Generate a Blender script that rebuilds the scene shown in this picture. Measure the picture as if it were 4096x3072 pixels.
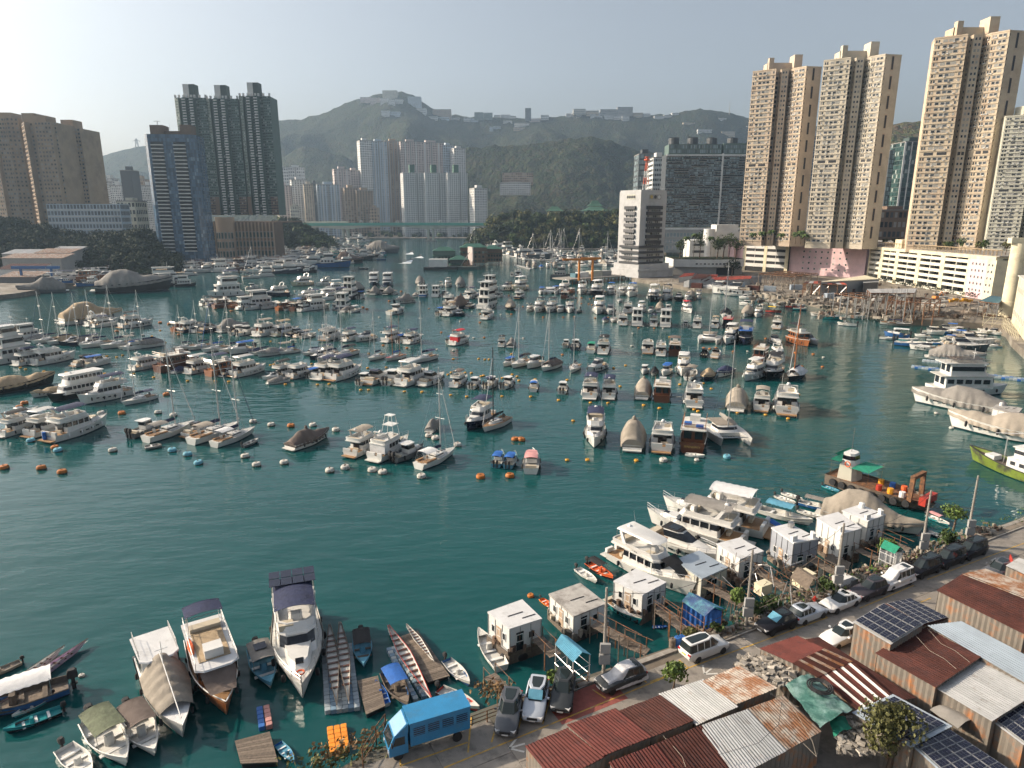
import bpy,math,random
from mathutils import Vector,Matrix,noise
from mathutils.bvhtree import BVHTree
R=math.radians
random.seed(7)
scene=bpy.context.scene
for o in list(bpy.data.objects):bpy.data.objects.remove(o)
COL=scene.collection
# ---- camera, sky, sun, exposure
CAM_H=40.0;F_PX=2685.0;PITCH=R(14.0)
cd=bpy.data.cameras.new('camera');cam=bpy.data.objects.new('camera',cd);COL.objects.link(cam)
cam.location=(0,0,CAM_H);cam.rotation_euler=(R(90)-PITCH,0,0)
cd.sensor_width=36.0;cd.lens=36.0*F_PX/4096.0;cd.clip_start=0.5;cd.clip_end=20000
scene.camera=cam
SUN_AZ=R(-78);SUN_EL=R(27)
w=bpy.data.worlds.new('World');scene.world=w;w.use_nodes=True
nt=w.node_tree;bgn=nt.nodes['Background']
sky=nt.nodes.new('ShaderNodeTexSky');sky.sky_type='NISHITA';sky.sun_disc=False
sky.sun_elevation=SUN_EL;sky.sun_rotation=SUN_AZ;sky.altitude=50
sky.air_density=1.0;sky.dust_density=5.0;sky.ozone_density=1.0
hs=nt.nodes.new('ShaderNodeHueSaturation');hs.inputs['Saturation'].default_value=0.55
nt.links.new(sky.outputs[0],hs.inputs['Color']);nt.links.new(hs.outputs[0],bgn.inputs[0]);bgn.inputs[1].default_value=0.12
sl=bpy.data.lights.new('sun','SUN');sl.energy=5.0;sl.angle=R(0.6);sl.color=(1.0,0.84,0.65)
so=bpy.data.objects.new('sun',sl);COL.objects.link(so)
so.rotation_euler=(R(90)-SUN_EL,0,-SUN_AZ+R(180));so.location=(-300,100,300)
sd=Vector((math.sin(SUN_AZ)*math.cos(SUN_EL),math.cos(SUN_AZ)*math.cos(SUN_EL),math.sin(SUN_EL)))
so.rotation_euler=(-sd).to_track_quat('-Z','Y').to_euler()
vs=scene.view_settings;vs.view_transform='Standard';vs.look='None';vs.exposure=0.52;vs.gamma=1.0
vs.use_curve_mapping=False
scene.render.engine='CYCLES'
cy=scene.cycles;cy.use_denoising=True
try:cy.denoiser='OPENIMAGEDENOISE'
except Exception:pass
cy.max_bounces=4;cy.diffuse_bounces=2;cy.glossy_bounces=2;cy.transmission_bounces=3;cy.volume_bounces=0
cy.transparent_max_bounces=8;cy.caustics_reflective=False;cy.caustics_refractive=False
cy.sample_clamp_indirect=6.0;cy.use_adaptive_sampling=True;cy.adaptive_threshold=0.03
# ---- surveying helpers: photo pixel -> place on a level / at a distance
def ray(u,v):
 x=(u-2048)/F_PX;y=-(v-1536)/F_PX
 return x,math.cos(PITCH)+y*math.sin(PITCH),-math.sin(PITCH)+y*math.cos(PITCH)
def P(u,v,z=0.0):
 d=ray(u,v);t=(z-CAM_H)/d[2]
 return Vector((d[0]*t,d[1]*t,z))
def PD(u,v,Y):
 d=ray(u,v);t=Y/d[1]
 return Vector((d[0]*t,Y,CAM_H+d[2]*t))
CR={'C4':(0,900,.6329),'C5':(1300,1000,.6329),'C6':(2500,1000,.7215),'Z1':(0,950,.3165),'Z2':(600,920,.4973),'Z3':(1800,880,.4521),'Z4':(3300,1150,.4821),'Z5':(2700,1000,.3617),'Z6':(0,1250,.4069),'G':(0,2200,.6781),'H':(1400,2200,.5877),'K':(2200,1800,.4973),'M':(3000,1700,.4955),'R':(2600,2200,.6763),'F':(0,0,1.8517),'Y':(3200,850,.405),'L':(0,300,.6329),'T':(2400,0,.7837),'B':(1000,300,.7233),'V':(1350,300,.7685),'X':(2500,500,.3918),'U':(0,0,1.0),'W':(500,300,.452)}
def px(c,x,y):
 a=CR[c];return a[0]+x*a[2],a[1]+y*a[2]
def PC(c,x,y,z=0.0):return P(*px(c,x,y),z)
def PDC(c,x,y,Y):return PD(*px(c,x,y),Y)
# ---- materials
MATS={}
def nodes(name):
 m=bpy.data.materials.new(name);m.use_nodes=True
 return m,m.node_tree,m.node_tree.nodes['Principled BSDF'],m.node_tree.links
def setc(s,c):s.default_value=(c[0],c[1],c[2],1)
def M(name,col=None,rough=.5,metal=0.0,var=.18,vs=1.2,bump=0.0,bs=12.0,col2=None,c2s=.5,c2amt=.45,rnd=.0,island=False,spec=.5,coat=0.0):
 """plain painted/solid surface: mottled tone, optional second colour in patches (rust, dirt), fine relief"""
 if name in MATS:return MATS[name]
 m,t,b,L=nodes(name)
 tc=t.nodes.new('ShaderNodeTexCoord')
 n=t.nodes.new('ShaderNodeTexNoise');n.inputs['Scale'].default_value=vs;n.inputs['Detail'].default_value=5;n.inputs['Roughness'].default_value=.65
 L.new(tc.outputs['Object'],n.inputs['Vector'])
 mr=t.nodes.new('ShaderNodeMapRange');mr.inputs[1].default_value=.3;mr.inputs[2].default_value=.7
 mr.inputs[3].default_value=1-var;mr.inputs[4].default_value=1+var*.6
 L.new(n.outputs[0],mr.inputs[0]);fac=mr.outputs[0]
 if rnd or island:
  if island:r=t.nodes.new('ShaderNodeNewGeometry').outputs['Random Per Island']
  else:r=t.nodes.new('ShaderNodeObjectInfo').outputs['Random']
  m2=t.nodes.new('ShaderNodeMapRange');m2.inputs[3].default_value=1-rnd;m2.inputs[4].default_value=1+rnd
  L.new(r,m2.inputs[0])
  mu=t.nodes.new('ShaderNodeMath');mu.operation='MULTIPLY';L.new(fac,mu.inputs[0]);L.new(m2.outputs[0],mu.inputs[1]);fac=mu.outputs[0]
 src=None
 if col2 is not None:
  n2=t.nodes.new('ShaderNodeTexNoise');n2.inputs['Scale'].default_value=c2s;n2.inputs['Detail'].default_value=8;n2.inputs['Roughness'].default_value=.7
  L.new(tc.outputs['Object'],n2.inputs['Vector'])
  cr=t.nodes.new('ShaderNodeMapRange');cr.inputs[1].default_value=1-c2amt-.08;cr.inputs[2].default_value=1-c2amt+.08
  L.new(n2.outputs[0],cr.inputs[0])
  mx=t.nodes.new('ShaderNodeMix');mx.data_type='RGBA'
  L.new(cr.outputs[0],mx.inputs[0]);setc(mx.inputs[6],col);setc(mx.inputs[7],col2);src=mx.outputs[2]
 mv=t.nodes.new('ShaderNodeVectorMath');mv.operation='SCALE'
 if src:L.new(src,mv.inputs[0])
 else:mv.inputs[0].default_value=col
 L.new(fac,mv.inputs['Scale']);L.new(mv.outputs[0],b.inputs['Base Color'])
 b.inputs['Roughness'].default_value=rough;b.inputs['Metallic'].default_value=metal
 b.inputs['Specular IOR Level'].default_value=spec
 if coat:b.inputs['Coat Weight'].default_value=coat
 if bump:
  n3=t.nodes.new('ShaderNodeTexNoise');n3.inputs['Scale'].default_value=bs;n3.inputs['Detail'].default_value=4
  L.new(tc.outputs['Object'],n3.inputs['Vector'])
  bp=t.nodes.new('ShaderNodeBump');bp.inputs['Strength'].default_value=bump;bp.inputs['Distance'].default_value=.1
  L.new(n3.outputs[0],bp.inputs['Height']);L.new(bp.outputs[0],b.inputs['Normal'])
 MATS[name]=m
 return m
def GLASS(name,col,rough=.12,rnd=.6,island=False,lightshare=.0,light=(.35,.34,.32)):
 """window glass over a dark room; some panes show curtains"""
 if name in MATS:return MATS[name]
 m,t,b,L=nodes(name)
 r=(t.nodes.new('ShaderNodeNewGeometry').outputs['Random Per Island']if island else t.nodes.new('ShaderNodeObjectInfo').outputs['Random'])
 mr=t.nodes.new('ShaderNodeMapRange');mr.inputs[3].default_value=1-rnd;mr.inputs[4].default_value=1+rnd;L.new(r,mr.inputs[0])
 mv=t.nodes.new('ShaderNodeVectorMath');mv.operation='SCALE';mv.inputs[0].default_value=col;L.new(mr.outputs[0],mv.inputs['Scale'])
 out=mv.outputs[0]
 if lightshare:
  wn=t.nodes.new('ShaderNodeTexWhiteNoise');wn.noise_dimensions='1D';L.new(r,wn.inputs['W'])
  lt=t.nodes.new('ShaderNodeMath');lt.operation='LESS_THAN';lt.inputs[1].default_value=lightshare;L.new(wn.outputs['Value'],lt.inputs[0])
  mx=t.nodes.new('ShaderNodeMix');mx.data_type='RGBA';L.new(lt.outputs[0],mx.inputs[0]);L.new(out,mx.inputs[6]);setc(mx.inputs[7],light);out=mx.outputs[2]
 L.new(out,b.inputs['Base Color']);b.inputs['Roughness'].default_value=rough
 MATS[name]=m
 return m
def m_(name):return MATS[name]
M('gelcoat',(.66,.65,.62),.28,var=.1,vs=.5,coat=.2,rnd=.1,col2=(.5,.46,.38),c2s=.8,c2amt=.34)
M('gelcoat_deck',(.58,.57,.53),.5,var=.12,vs=.8,rnd=.12,col2=(.42,.39,.33),c2s=1.2,c2amt=.38)
M('cream_hull',(.62,.55,.40),.3,var=.08,rnd=.06,coat=.2)
M('navy_hull',(.016,.022,.045),.2,var=.2,coat=.4)
M('black_hull',(.014,.013,.014),.25,var=.2,coat=.3)
M('grey_hull',(.13,.14,.15),.3,var=.15)
M('blue_hull',(.025,.11,.30),.35,var=.2,col2=(.1,.12,.14),c2amt=.35)
M('teal_hull',(.02,.25,.27),.35,var=.15)
M('red_hull',(.42,.045,.03),.4,var=.2)
M('orange_wood',(.30,.10,.03),.35,var=.3,vs=2,coat=.2)
M('brown_wood',(.115,.042,.022),.4,var=.35,vs=2,coat=.15)
M('teak',(.33,.19,.09),.6,var=.25,vs=6)
M('old_wood',(.17,.135,.105),.85,var=.35,vs=4,bump=.3,rnd=.3)
M('antifoul',(.03,.035,.06),.6)
M('tint',(.012,.015,.02),.08,var=.1,spec=.6)
M('canvas_navy',(.02,.028,.075),.85,var=.3,vs=1.5,bump=.4,bs=3)
M('canvas_black',(.015,.015,.017),.85,var=.3,vs=1.5,bump=.4,bs=3)
M('canvas_beige',(.285,.25,.205),.9,var=.2,vs=1.0,bump=.5,bs=2.2,rnd=.14)
M('canvas_grey',(.23,.215,.195),.9,var=.22,vs=1.0,bump=.5,bs=2.2,rnd=.14)
M('canvas_brown',(.13,.10,.085),.9,var=.25,vs=1.0,bump=.5,bs=2.2)
M('canvas_tan',(.38,.285,.18),.9,var=.2,vs=1.0,bump=.5,bs=2.2)
M('canvas_white',(.62,.62,.62),.85,var=.14,vs=1.5,bump=.5,bs=3)
M('canvas_red',(.50,.02,.03),.8,var=.2,bump=.4,bs=3)
M('canvas_blue',(.02,.12,.42),.75,var=.3,vs=1.5,bump=.5,bs=3)
M('canvas_green',(.015,.24,.15),.8,var=.3,vs=1.5,bump=.4,bs=3)
M('canvas_olive',(.13,.15,.09),.85,var=.35,vs=2,bump=.6,bs=4)
M('canvas_pink',(.62,.30,.29),.7,var=.15)
M('canvas_yellow',(.60,.40,.03),.7,var=.15)
M('canvas_sky',(.10,.30,.42),.8,var=.25,bump=.4)
M('steel',(.45,.45,.45),.3,metal=.9,var=.1)
M('alu',(.52,.52,.52),.4,metal=.6,var=.1)
M('mast_black',(.02,.02,.022),.4)
M('rubber',(.018,.018,.02),.75)
M('white_plastic',(.70,.70,.68),.5,var=.1)
M('seat_beige',(.50,.44,.34),.8,var=.1)
M('buoy_orange',(.48,.15,.02),.6,var=.4,vs=3,col2=(.10,.06,.03),c2s=3,c2amt=.38)
M('buoy_yellow',(.62,.30,.02),.55,var=.25,vs=3)
M('buoy_white',(.55,.53,.48),.6,var=.2,vs=3,col2=(.12,.10,.08),c2s=2.5,c2amt=.4)
M('buoy_blue',(.13,.36,.46),.6,var=.2,vs=3)
M('weed',(.05,.035,.02),.9,var=.4,vs=4)
M('lifering',(.65,.12,.03),.6)
M('letter_black',(.02,.02,.03),.6)
M('letter_blue',(.02,.10,.35),.6)
M('letter_white',(.75,.75,.75),.6)
M('letter_red',(.55,.05,.03),.6)
M('letter_gold',(.5,.36,.1),.5)
# ---- mesh kit
class B:
 def __init__(s):s.v=[];s.f=[];s.m=[];s.cur=0
 def add(s,vs,fs):
  o=len(s.v);s.v+=[tuple(v)for v in vs];s.f+=[tuple(i+o for i in f)for f in fs];s.m+=[s.cur]*len(fs);return s
 def box(s,x0,x1,y0,y1,z0,z1):
  return s.add([(x0,y0,z0),(x1,y0,z0),(x1,y1,z0),(x0,y1,z0),(x0,y0,z1),(x1,y0,z1),(x1,y1,z1),(x0,y1,z1)],[(3,2,1,0),(4,5,6,7),(0,1,5,4),(1,2,6,5),(2,3,7,6),(3,0,4,7)])
 def cbox(s,c,sx,sy,sz,yaw=0.0,pitch=0.0):
  n=len(s.v);s.box(-sx/2,sx/2,-sy/2,sy/2,-sz/2,sz/2)
  mt=Matrix.Translation(c)@Matrix.Rotation(yaw,4,'Z')@Matrix.Rotation(pitch,4,'Y')
  for i in range(n,len(s.v)):s.v[i]=tuple(mt@Vector(s.v[i]))
  return s
 def loft(s,rings,cap0=True,cap1=True,close=True):
  n=len(rings[0]);vs=[p for r in rings for p in r];fs=[]
  for k in range(len(rings)-1):
   for i in range(n if close else n-1):
    j=(i+1)%n;fs.append((k*n+i,k*n+j,(k+1)*n+j,(k+1)*n+i))
  if cap0:fs.append(tuple(range(n-1,-1,-1)))
  if cap1:fs.append(tuple((len(rings)-1)*n+i for i in range(n)))
  return s.add(vs,fs)
 def tube(s,a,b,r,n=6,r2=None):
  a=Vector(a);b=Vector(b);d=(b-a)
  if d.length<1e-6:return s
  q=d.to_track_quat('Z','Y').to_matrix();r2=r if r2 is None else r2
  ra=[a+q@Vector((math.cos(2*math.pi*i/n)*r,math.sin(2*math.pi*i/n)*r,0))for i in range(n)]
  rb=[b+q@Vector((math.cos(2*math.pi*i/n)*r2,math.sin(2*math.pi*i/n)*r2,0))for i in range(n)]
  return s.loft([ra,rb])
 def path(s,pts,r,n=5):
  for a,b in zip(pts[:-1],pts[1:]):s.tube(a,b,r,n)
  return s
 def lathe(s,prof,n=12,c=(0,0,0)):
  rings=[[(c[0]+math.cos(2*math.pi*i/n)*r,c[1]+math.sin(2*math.pi*i/n)*r,c[2]+z)for i in range(n)]for r,z in prof]
  return s.loft(rings)
 def grid(s,nx,ny,fn):
  vs=[fn(i/nx,j/ny)for j in range(ny+1)for i in range(nx+1)]
  fs=[(j*(nx+1)+i,j*(nx+1)+i+1,(j+1)*(nx+1)+i+1,(j+1)*(nx+1)+i)for j in range(ny)for i in range(nx)]
  return s.add(vs,fs)
 def prism(s,poly,z0,z1):
  return s.loft([[(x,y,z0)for x,y in poly],[(x,y,z1)for x,y in poly]])
 def mesh(s,name,*mats,smooth=None):
  me=bpy.data.meshes.new(name);me.from_pydata(s.v,[],s.f)
  for m in mats:me.materials.append(MATS[m]if isinstance(m,str)else m)
  if len(mats)>1:me.polygons.foreach_set('material_index',s.m)
  if smooth:
   me.polygons.foreach_set('use_smooth',[True]*len(s.f));me.set_sharp_from_angle(angle=R(smooth))
  me.update();return me
def ob(name,me,parent=None,loc=(0,0,0),rz=0.0,sc=None):
 o=bpy.data.objects.new(name,me);COL.objects.link(o)
 o.location=loc
 if rz:o.rotation_euler=(0,0,rz)
 if sc:o.scale=sc if not isinstance(sc,(int,float))else(sc,sc,sc)
 if parent is not None:o.parent=parent
 return o
def tag(o,label=None,cat=None,group=None,kind=None):
 if label:o['label']=label
 if cat:o['category']=cat
 if group:o['group']=group
 if kind:o['kind']=kind
 return o
def thing(name,label,cat,loc=(0,0,0),rz=0.0,group=None,sc=None):
 return tag(ob(name,None,None,loc,rz,sc),label,cat,group)
def part(name,b,mat,parent,smooth=None,loc=(0,0,0),rz=0.0):
 return ob(name,b.mesh(name,*(mat if isinstance(mat,(list,tuple))else(mat,)),smooth=smooth),parent,loc,rz)
def stuff(o):o['kind']='stuff';return o
def lettering(txt,parent,loc,size,mat,rot=(R(90),0,0),name='lettering'):
 c=bpy.data.curves.new(name,'FONT');c.body=txt;c.size=size;c.extrude=.005;c.align_x='CENTER';c.align_y='CENTER'
 c.materials.append(MATS[mat]);f=bpy.data.objects.new(name,c);me=bpy.data.meshes.new_from_object(f);bpy.data.objects.remove(f)
 o=ob(name,me,parent,loc);o.rotation_euler=rot;o['kind']='stuff';return o
ORD=['first','second','third','fourth','fifth','sixth','seventh','eighth','ninth','tenth','eleventh','twelfth','thirteenth','fourteenth','fifteenth','sixteenth','seventeenth','eighteenth','nineteenth','twentieth','twenty-first','twenty-second','twenty-third','twenty-fourth','twenty-fifth','twenty-sixth','twenty-seventh']+[f'{i}th' for i in range(28,60)]
# ==== SETTING
# ---- water
def water_mat():
 m,t,b,L=nodes('harbour_water')
 tc=t.nodes.new('ShaderNodeTexCoord')
 def nz(scale,sx,sy,rot,detail,rough=.5):
  mp=t.nodes.new('ShaderNodeMapping');mp.inputs['Scale'].default_value=(sx,sy,1);mp.inputs['Rotation'].default_value=(0,0,rot)
  L.new(tc.outputs['Object'],mp.inputs['Vector'])
  n=t.nodes.new('ShaderNodeTexNoise');n.inputs['Scale'].default_value=scale;n.inputs['Detail'].default_value=detail;n.inputs['Roughness'].default_value=rough
  L.new(mp.outputs[0],n.inputs['Vector']);return n.outputs[0]
 a=nz(.16,1,2.6,R(-28),2.0);c=nz(1.0,.7,1.6,R(-18),4.0,.6);big=nz(.02,1,2.2,R(-20),4)
 def bump(h,st,d,nrm=None):
  bp=t.nodes.new('ShaderNodeBump');bp.inputs['Strength'].default_value=st;bp.inputs['Distance'].default_value=d
  if hasattr(st,'links'):pass
  L.new(h,bp.inputs['Height'])
  if nrm:L.new(nrm,bp.inputs['Normal'])
  return bp
 b1=bump(a,1.0,.20);b2=bump(c,.8,.055,b1.outputs[0])
 mr=t.nodes.new('ShaderNodeMapRange');mr.inputs[1].default_value=.38;mr.inputs[2].default_value=.62;mr.inputs[3].default_value=.12;mr.inputs[4].default_value=1.0
 L.new(big,mr.inputs[0]);L.new(mr.outputs[0],b2.inputs['Strength'])
 L.new(b2.outputs[0],b.inputs['Normal'])
 mx=t.nodes.new('ShaderNodeMix');mx.data_type='RGBA';L.new(big,mx.inputs[0])
 setc(mx.inputs[6],(.003,.050,.052));setc(mx.inputs[7],(.009,.076,.077));L.new(mx.outputs[2],b.inputs['Base Color'])
 b.inputs['Roughness'].default_value=.07;b.inputs['IOR'].default_value=1.333;b.inputs['Specular IOR Level'].default_value=.5
 MATS['water']=m
water_mat()
wb=B();wb.add([(-2500,-200,0),(2500,-200,0),(2500,3000,0),(-2500,3000,0)],[(0,1,2,3)])
water=tag(part('water',wb,'water',None),'teal harbour water with small ripples','water',kind='structure')
# ---- land
M('soil',(.16,.13,.10),.95,var=.3,vs=.3,bump=.4,bs=2,col2=(.10,.10,.08),c2s=.15,c2amt=.5)
M('concrete',(.30,.275,.24),.85,var=.25,vs=.6,bump=.2,bs=8,col2=(.17,.15,.13),c2s=.35,c2amt=.42)
M('concrete_road',(.26,.235,.205),.88,var=.22,vs=.5,bump=.15,bs=14,rnd=.10,col2=(.13,.118,.105),c2s=.45,c2amt=.44)
M('quay_stone',(.24,.20,.155),.9,var=.35,vs=.8,bump=.5,bs=3,col2=(.09,.08,.065),c2s=.6,c2amt=.45)
M('road_yellow',(.55,.33,.05),.7,var=.35,vs=3,col2=(.30,.25,.16),c2s=2,c2amt=.42)
M('road_white',(.62,.61,.57),.7,var=.3,vs=3,col2=(.3,.27,.23),c2s=3,c2amt=.4)
M('red_paving',(.26,.075,.06),.8,var=.25,vs=2)
M('rusty_steel',(.12,.065,.04),.8,var=.4,vs=2,col2=(.22,.10,.04),c2s=2,c2amt=.5)
M('white_wall',(.60,.58,.54),.8,var=.15,vs=.3,col2=(.42,.39,.34),c2s=.4,c2amt=.4)
M('yard_ground',(.17,.145,.115),.9,var=.35,vs=.12,bump=.4,bs=1.5,col2=(.27,.245,.205),c2s=.06,c2amt=.45)
def land(name,poly,z,mat,label):
 b=B();b.prism(poly,-3,z);o=part(name,b,mat,None);return tag(o,label,kind='structure')
far_shore=[(-2400,230),(-340,235),(-262,300),(-252,345),(-256,400),(-268,470),(-292,560),(-335,650),(-352,760),(-332,822),(-276,824),(-296,960),(-318,1180),(-258,1262),(-62,1262),(-64,1120),(-58,935),(14,800),(78,832),(165,826),(196,720),(160,570),(124,498),(88,446),(76,430),(93,392),(99,366),(126,352),(131,330),(136,315),(140,293),(145,277),(151,268),(152,253),(162,250),(172,243),(169,227),(158,209),(146,186),(150,140),(190,118),(2400,118),(2400,2950),(-2400,2950)]
land('land',far_shore,2.2,'yard_ground','flat reclaimed land behind the harbour shore')
QA=R(27.6);QO=Vector((15.8,53.6,0));QE=Vector((math.cos(QA),math.sin(QA),0));QN=Vector((math.sin(QA),-math.cos(QA),0))
QZ=2.5
def Q(s,t,z=QZ):
 p=QO+QE*s+QN*t;return Vector((p.x,p.y,z))
quay_edge=[(-24,27),(-17,35),(-10.4,40.6),(-3.5,44.4),(0.5,46.5),(6.8,49.2),(15.8,53.6),(66.6,80.2),(110,103),(400,118),(400,-80),(-40,-80)]
land('quay_ground',quay_edge,QZ-.05,'soil','bare ground of the waterfront yard')
road=tag(ob('road',None),'concrete waterfront road with yellow parking bays',kind='structure')
def slab_mesh(lx,ly):
 b=B();e=.012;b.loft([[(e,e,-.2),(lx-e,e,-.2),(lx-e,ly-e,-.2),(e,ly-e,-.2)],[(e,e,-.015),(lx-e,e,-.015),(lx-e,ly-e,-.015),(e,ly-e,-.015)],[(e*3,e*3,0),(lx-e*3,e*3,0),(lx-e*3,ly-e*3,0),(e*3,ly-e*3,0)]]);return b.mesh('slab','concrete_road')
SM=slab_mesh(5.0,3.7)
for i in range(-9,19):
 for j in range(5 if i>-4 else 6):
  s0=i*5.0;t0=1.6+j*3.7
  if i<-4:t0-=1.1
  o=ob('slab',SM,road,Q(s0,t0+3.7,QZ+random.uniform(0,.008)),QA)
cop=tag(ob('kerb',None),'low concrete coping along the quay edge',kind='structure')
cm=B();cm.loft([[(0.01,-.5,-.4),(2.99,-.5,-.4),(2.99,.0,-.4),(.01,.0,-.4)],[(.01,-.5,.12),(2.99,-.5,.12),(2.99,.0,.12),(.01,.0,.12)]]);CM=cm.mesh('coping_stone','concrete')
for i in range(-4,30):ob('coping_stone',CM,cop,Q(i*3.0,.25,QZ),QA)
km=B();km.box(.01,2.99,-.18,0,-.1,.14);KM=km.mesh('kerb_stone','concrete')
for i in range(0,26):ob('kerb_stone',KM,cop,Q(i*3.0,1.55,QZ),QA)
pv=B();pv.add([Q(0,.3,QZ+.1),Q(85,.3,QZ+.1),Q(85,1.45,QZ+.1),Q(0,1.45,QZ+.1)],[(3,2,1,0)]);part('pavement_strip',pv,'quay_stone',cop)
def mark(poly,mat,parent=road,z=QZ+.016):
 b=B();b.add([(p.x,p.y,z)for p in poly],[tuple(range(len(poly)))])
 o=part('marking',b,mat,parent)
 if o.data.polygons[0].normal.z<0:o.data.flip_normals()
 return o
def line(a,b_,wd,mat):
 d=(b_-a).normalized();n=Vector((-d.y,d.x,0))*wd/2
 mark([a+n,b_+n,b_-n,a-n],mat)
def gl(c,x,y):p=PC(c,x,y,QZ);return p
for a,b_ in[((340,1470),(800,1310)),((640,1484),(2212,1020-180)),((340,1420),(345,1475)),((825,1130),(803,1380)),((1000,1180),(963,1310)),((1200,1030),(1135,1250)),((1390,930),(1310,1185)),((1650,950),(1740,1010)),((1980,870),(2020,905))]:
 line(gl('H',*a),gl('H',*b_),.12,'road_yellow')
for a,b_ in[((0,780),(1050,400)),((170,650),(230,700)),((830,440),(880,465)),((1000,375),(1050,400)),((1600,310),(1660,285)),((1240,345),(1560,210)),((1640,175),(2212,-40))]:
 line(gl('R',*a),gl('R',*b_),.12,'road_yellow')
def arrow(c,tip,tail):
 a=gl(c,*tip);b_=gl(c,*tail);d=(b_-a).normalized();n=Vector((-d.y,d.x,0))
 line(a,b_,.16,'road_white');line(a,a+(d+n*.8)*.9,.16,'road_white');line(a,a+(d-n*.8)*.9,.16,'road_white')
arrow('H',(1083,1350),(1190,1318));arrow('R',(322,735),(365,700));arrow('M',(1945,1095),(2025,1100))
rp=B();rp.add([Q(-15.4,1.0,QZ+.012),Q(-9.2,.9,QZ+.012),Q(-9.2,3.6,QZ+.012),Q(-15.4,3.6,QZ+.012)],[(3,2,1,0)]);part('paving',rp,'red_paving',road)
# ---- hills
def hill_mat(name,a,b2,sc=.02):
 m,t,b,L=nodes(name)
 tc=t.nodes.new('ShaderNodeTexCoord')
 def nz(s,d,r=.6):
  n=t.nodes.new('ShaderNodeTexNoise');n.inputs['Scale'].default_value=s;n.inputs['Detail'].default_value=d;n.inputs['Roughness'].default_value=r
  L.new(tc.outputs['Object'],n.inputs['Vector']);return n.outputs[0]
 v=t.nodes.new('ShaderNodeTexVoronoi');v.inputs['Scale'].default_value=.11;v.inputs['Randomness'].default_value=1.0;v.inputs['Detail'].default_value=2.0;L.new(tc.outputs['Object'],v.inputs['Vector'])
 mx=t.nodes.new('ShaderNodeMix');mx.data_type='RGBA';mr=t.nodes.new('ShaderNodeMapRange');mr.inputs[1].default_value=.35;mr.inputs[2].default_value=.65
 L.new(nz(sc,6,.7),mr.inputs[0]);L.new(mr.outputs[0],mx.inputs[0]);setc(mx.inputs[6],a);setc(mx.inputs[7],b2)
 mu=t.nodes.new('ShaderNodeMix');mu.data_type='RGBA';mu.blend_type='MULTIPLY';mu.inputs[0].default_value=.35
 L.new(mx.outputs[2],mu.inputs[6]);L.new(v.outputs['Color'],mu.inputs[7]);L.new(mu.outputs[2],b.inputs['Base Color'])
 bp=t.nodes.new('ShaderNodeBump');bp.inputs['Strength'].default_value=1.0;bp.inputs['Distance'].default_value=5.0;bp.invert=True
 L.new(v.outputs['Distance'],bp.inputs['Height'])
 L.new(bp.outputs[0],b.inputs['Normal']);b.inputs['Roughness'].default_value=.95;b.inputs['Specular IOR Level'].default_value=.1
 MATS[name]=m
hill_mat('hill_wood',(.017,.026,.015),(.042,.047,.025))
hill_mat('hill_scrub',(.05,.055,.025),(.11,.095,.05))
def interp(pts,x):
 if x<=pts[0][0]:return pts[0][1]
 for(a,b_),(c,d)in zip(pts[:-1],pts[1:]):
  if x<=c:return b_+(d-b_)*(x-a)/(c-a)
 return pts[-1][1]
HILLB={}
def hill(name,label,c,ridge,Y0,Y1,Y2,nu,nv,mat,amp=40,zmin=1.5,power=1.25,seed=0,bumpy=6):
 """slope that climbs from its foot (distance Y0) to the surveyed skyline (distance Y1) and falls behind it to Y2"""
 pts=[px(c,*p)for p in ridge];u0,u1=pts[0][0],pts[-1][0]
 sky_=[(u,v)for u,v in pts]
 rid=[]
 for i in range(nu+1):
  u=u0+(u1-u0)*i/nu
  v=sum(interp(sky_,u+k*(u1-u0)/220)for k in(-1,0,1))/3
  rid.append(PD(u,v,Y1))
 def fn(a,b_):
  i=min(nu,int(round(a*nu)));p=rid[i]
  if b_<=.75:
   t=b_/.75;y=Y0+(Y1-Y0)*t;k=(.35*t+.65*t**2)if power>1 else t**power
  else:
   t=1-(b_-.75)/.25;y=Y1+(Y2-Y1)*(1-t);k=max(0,t)**.7
  x=p.x*y/Y1 if b_<=.75 else p.x
  e=min(1,min(a,1-a)*8)
  n1=noise.fractal(Vector((x*.0022+seed,y*.0016,seed)),1.0,2.0,5)
  n2=noise.fractal(Vector((x*.03,y*.03,seed)),.8,2.0,3)
  w_=4*t*(1-t)if b_<=.75 else 0
  z=zmin+(p.z-zmin)*k*(.25+.75*e)+n1*amp*w_*(p.z/300)+n2*bumpy*min(1,t*3)
  return(x,y,max(z,zmin-1))
 b=B();b.grid(nu,nv,fn);HILLB[seed]=b
 return tag(part(name,b,mat,None,smooth=180),label,kind='structure')
hill('hills','long hazy wooded ridge behind the city','F',[(-560,470),(-300,430),(-100,415),(100,385),(197,345),(250,325),(308,313),(370,318),(450,300),(590,258),(640,257),(700,243),(745,222),(775,212),(800,206),(830,199),(855,195),(880,197),(905,212),(935,237),(980,247),(1030,251),(1080,252),(1130,256),(1180,251),(1240,247),(1300,242),(1360,246),(1420,247),(1470,242),(1500,233),(1540,236),(1580,243),(1625,253),(1680,264),(1760,272),(1900,275),(2212,290),(2700,330)],1750,3000,3500,420,110,'hill_wood',amp=90,seed=3,bumpy=7)
hill('hill','wooded spur under the long ridge','F',[(430,440),(500,405),(560,365),(595,349),(653,316),(704,326),(774,350),(850,380),(950,415),(1010,440)],1700,2450,2750,140,60,'hill_wood',amp=50,seed=11)
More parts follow.
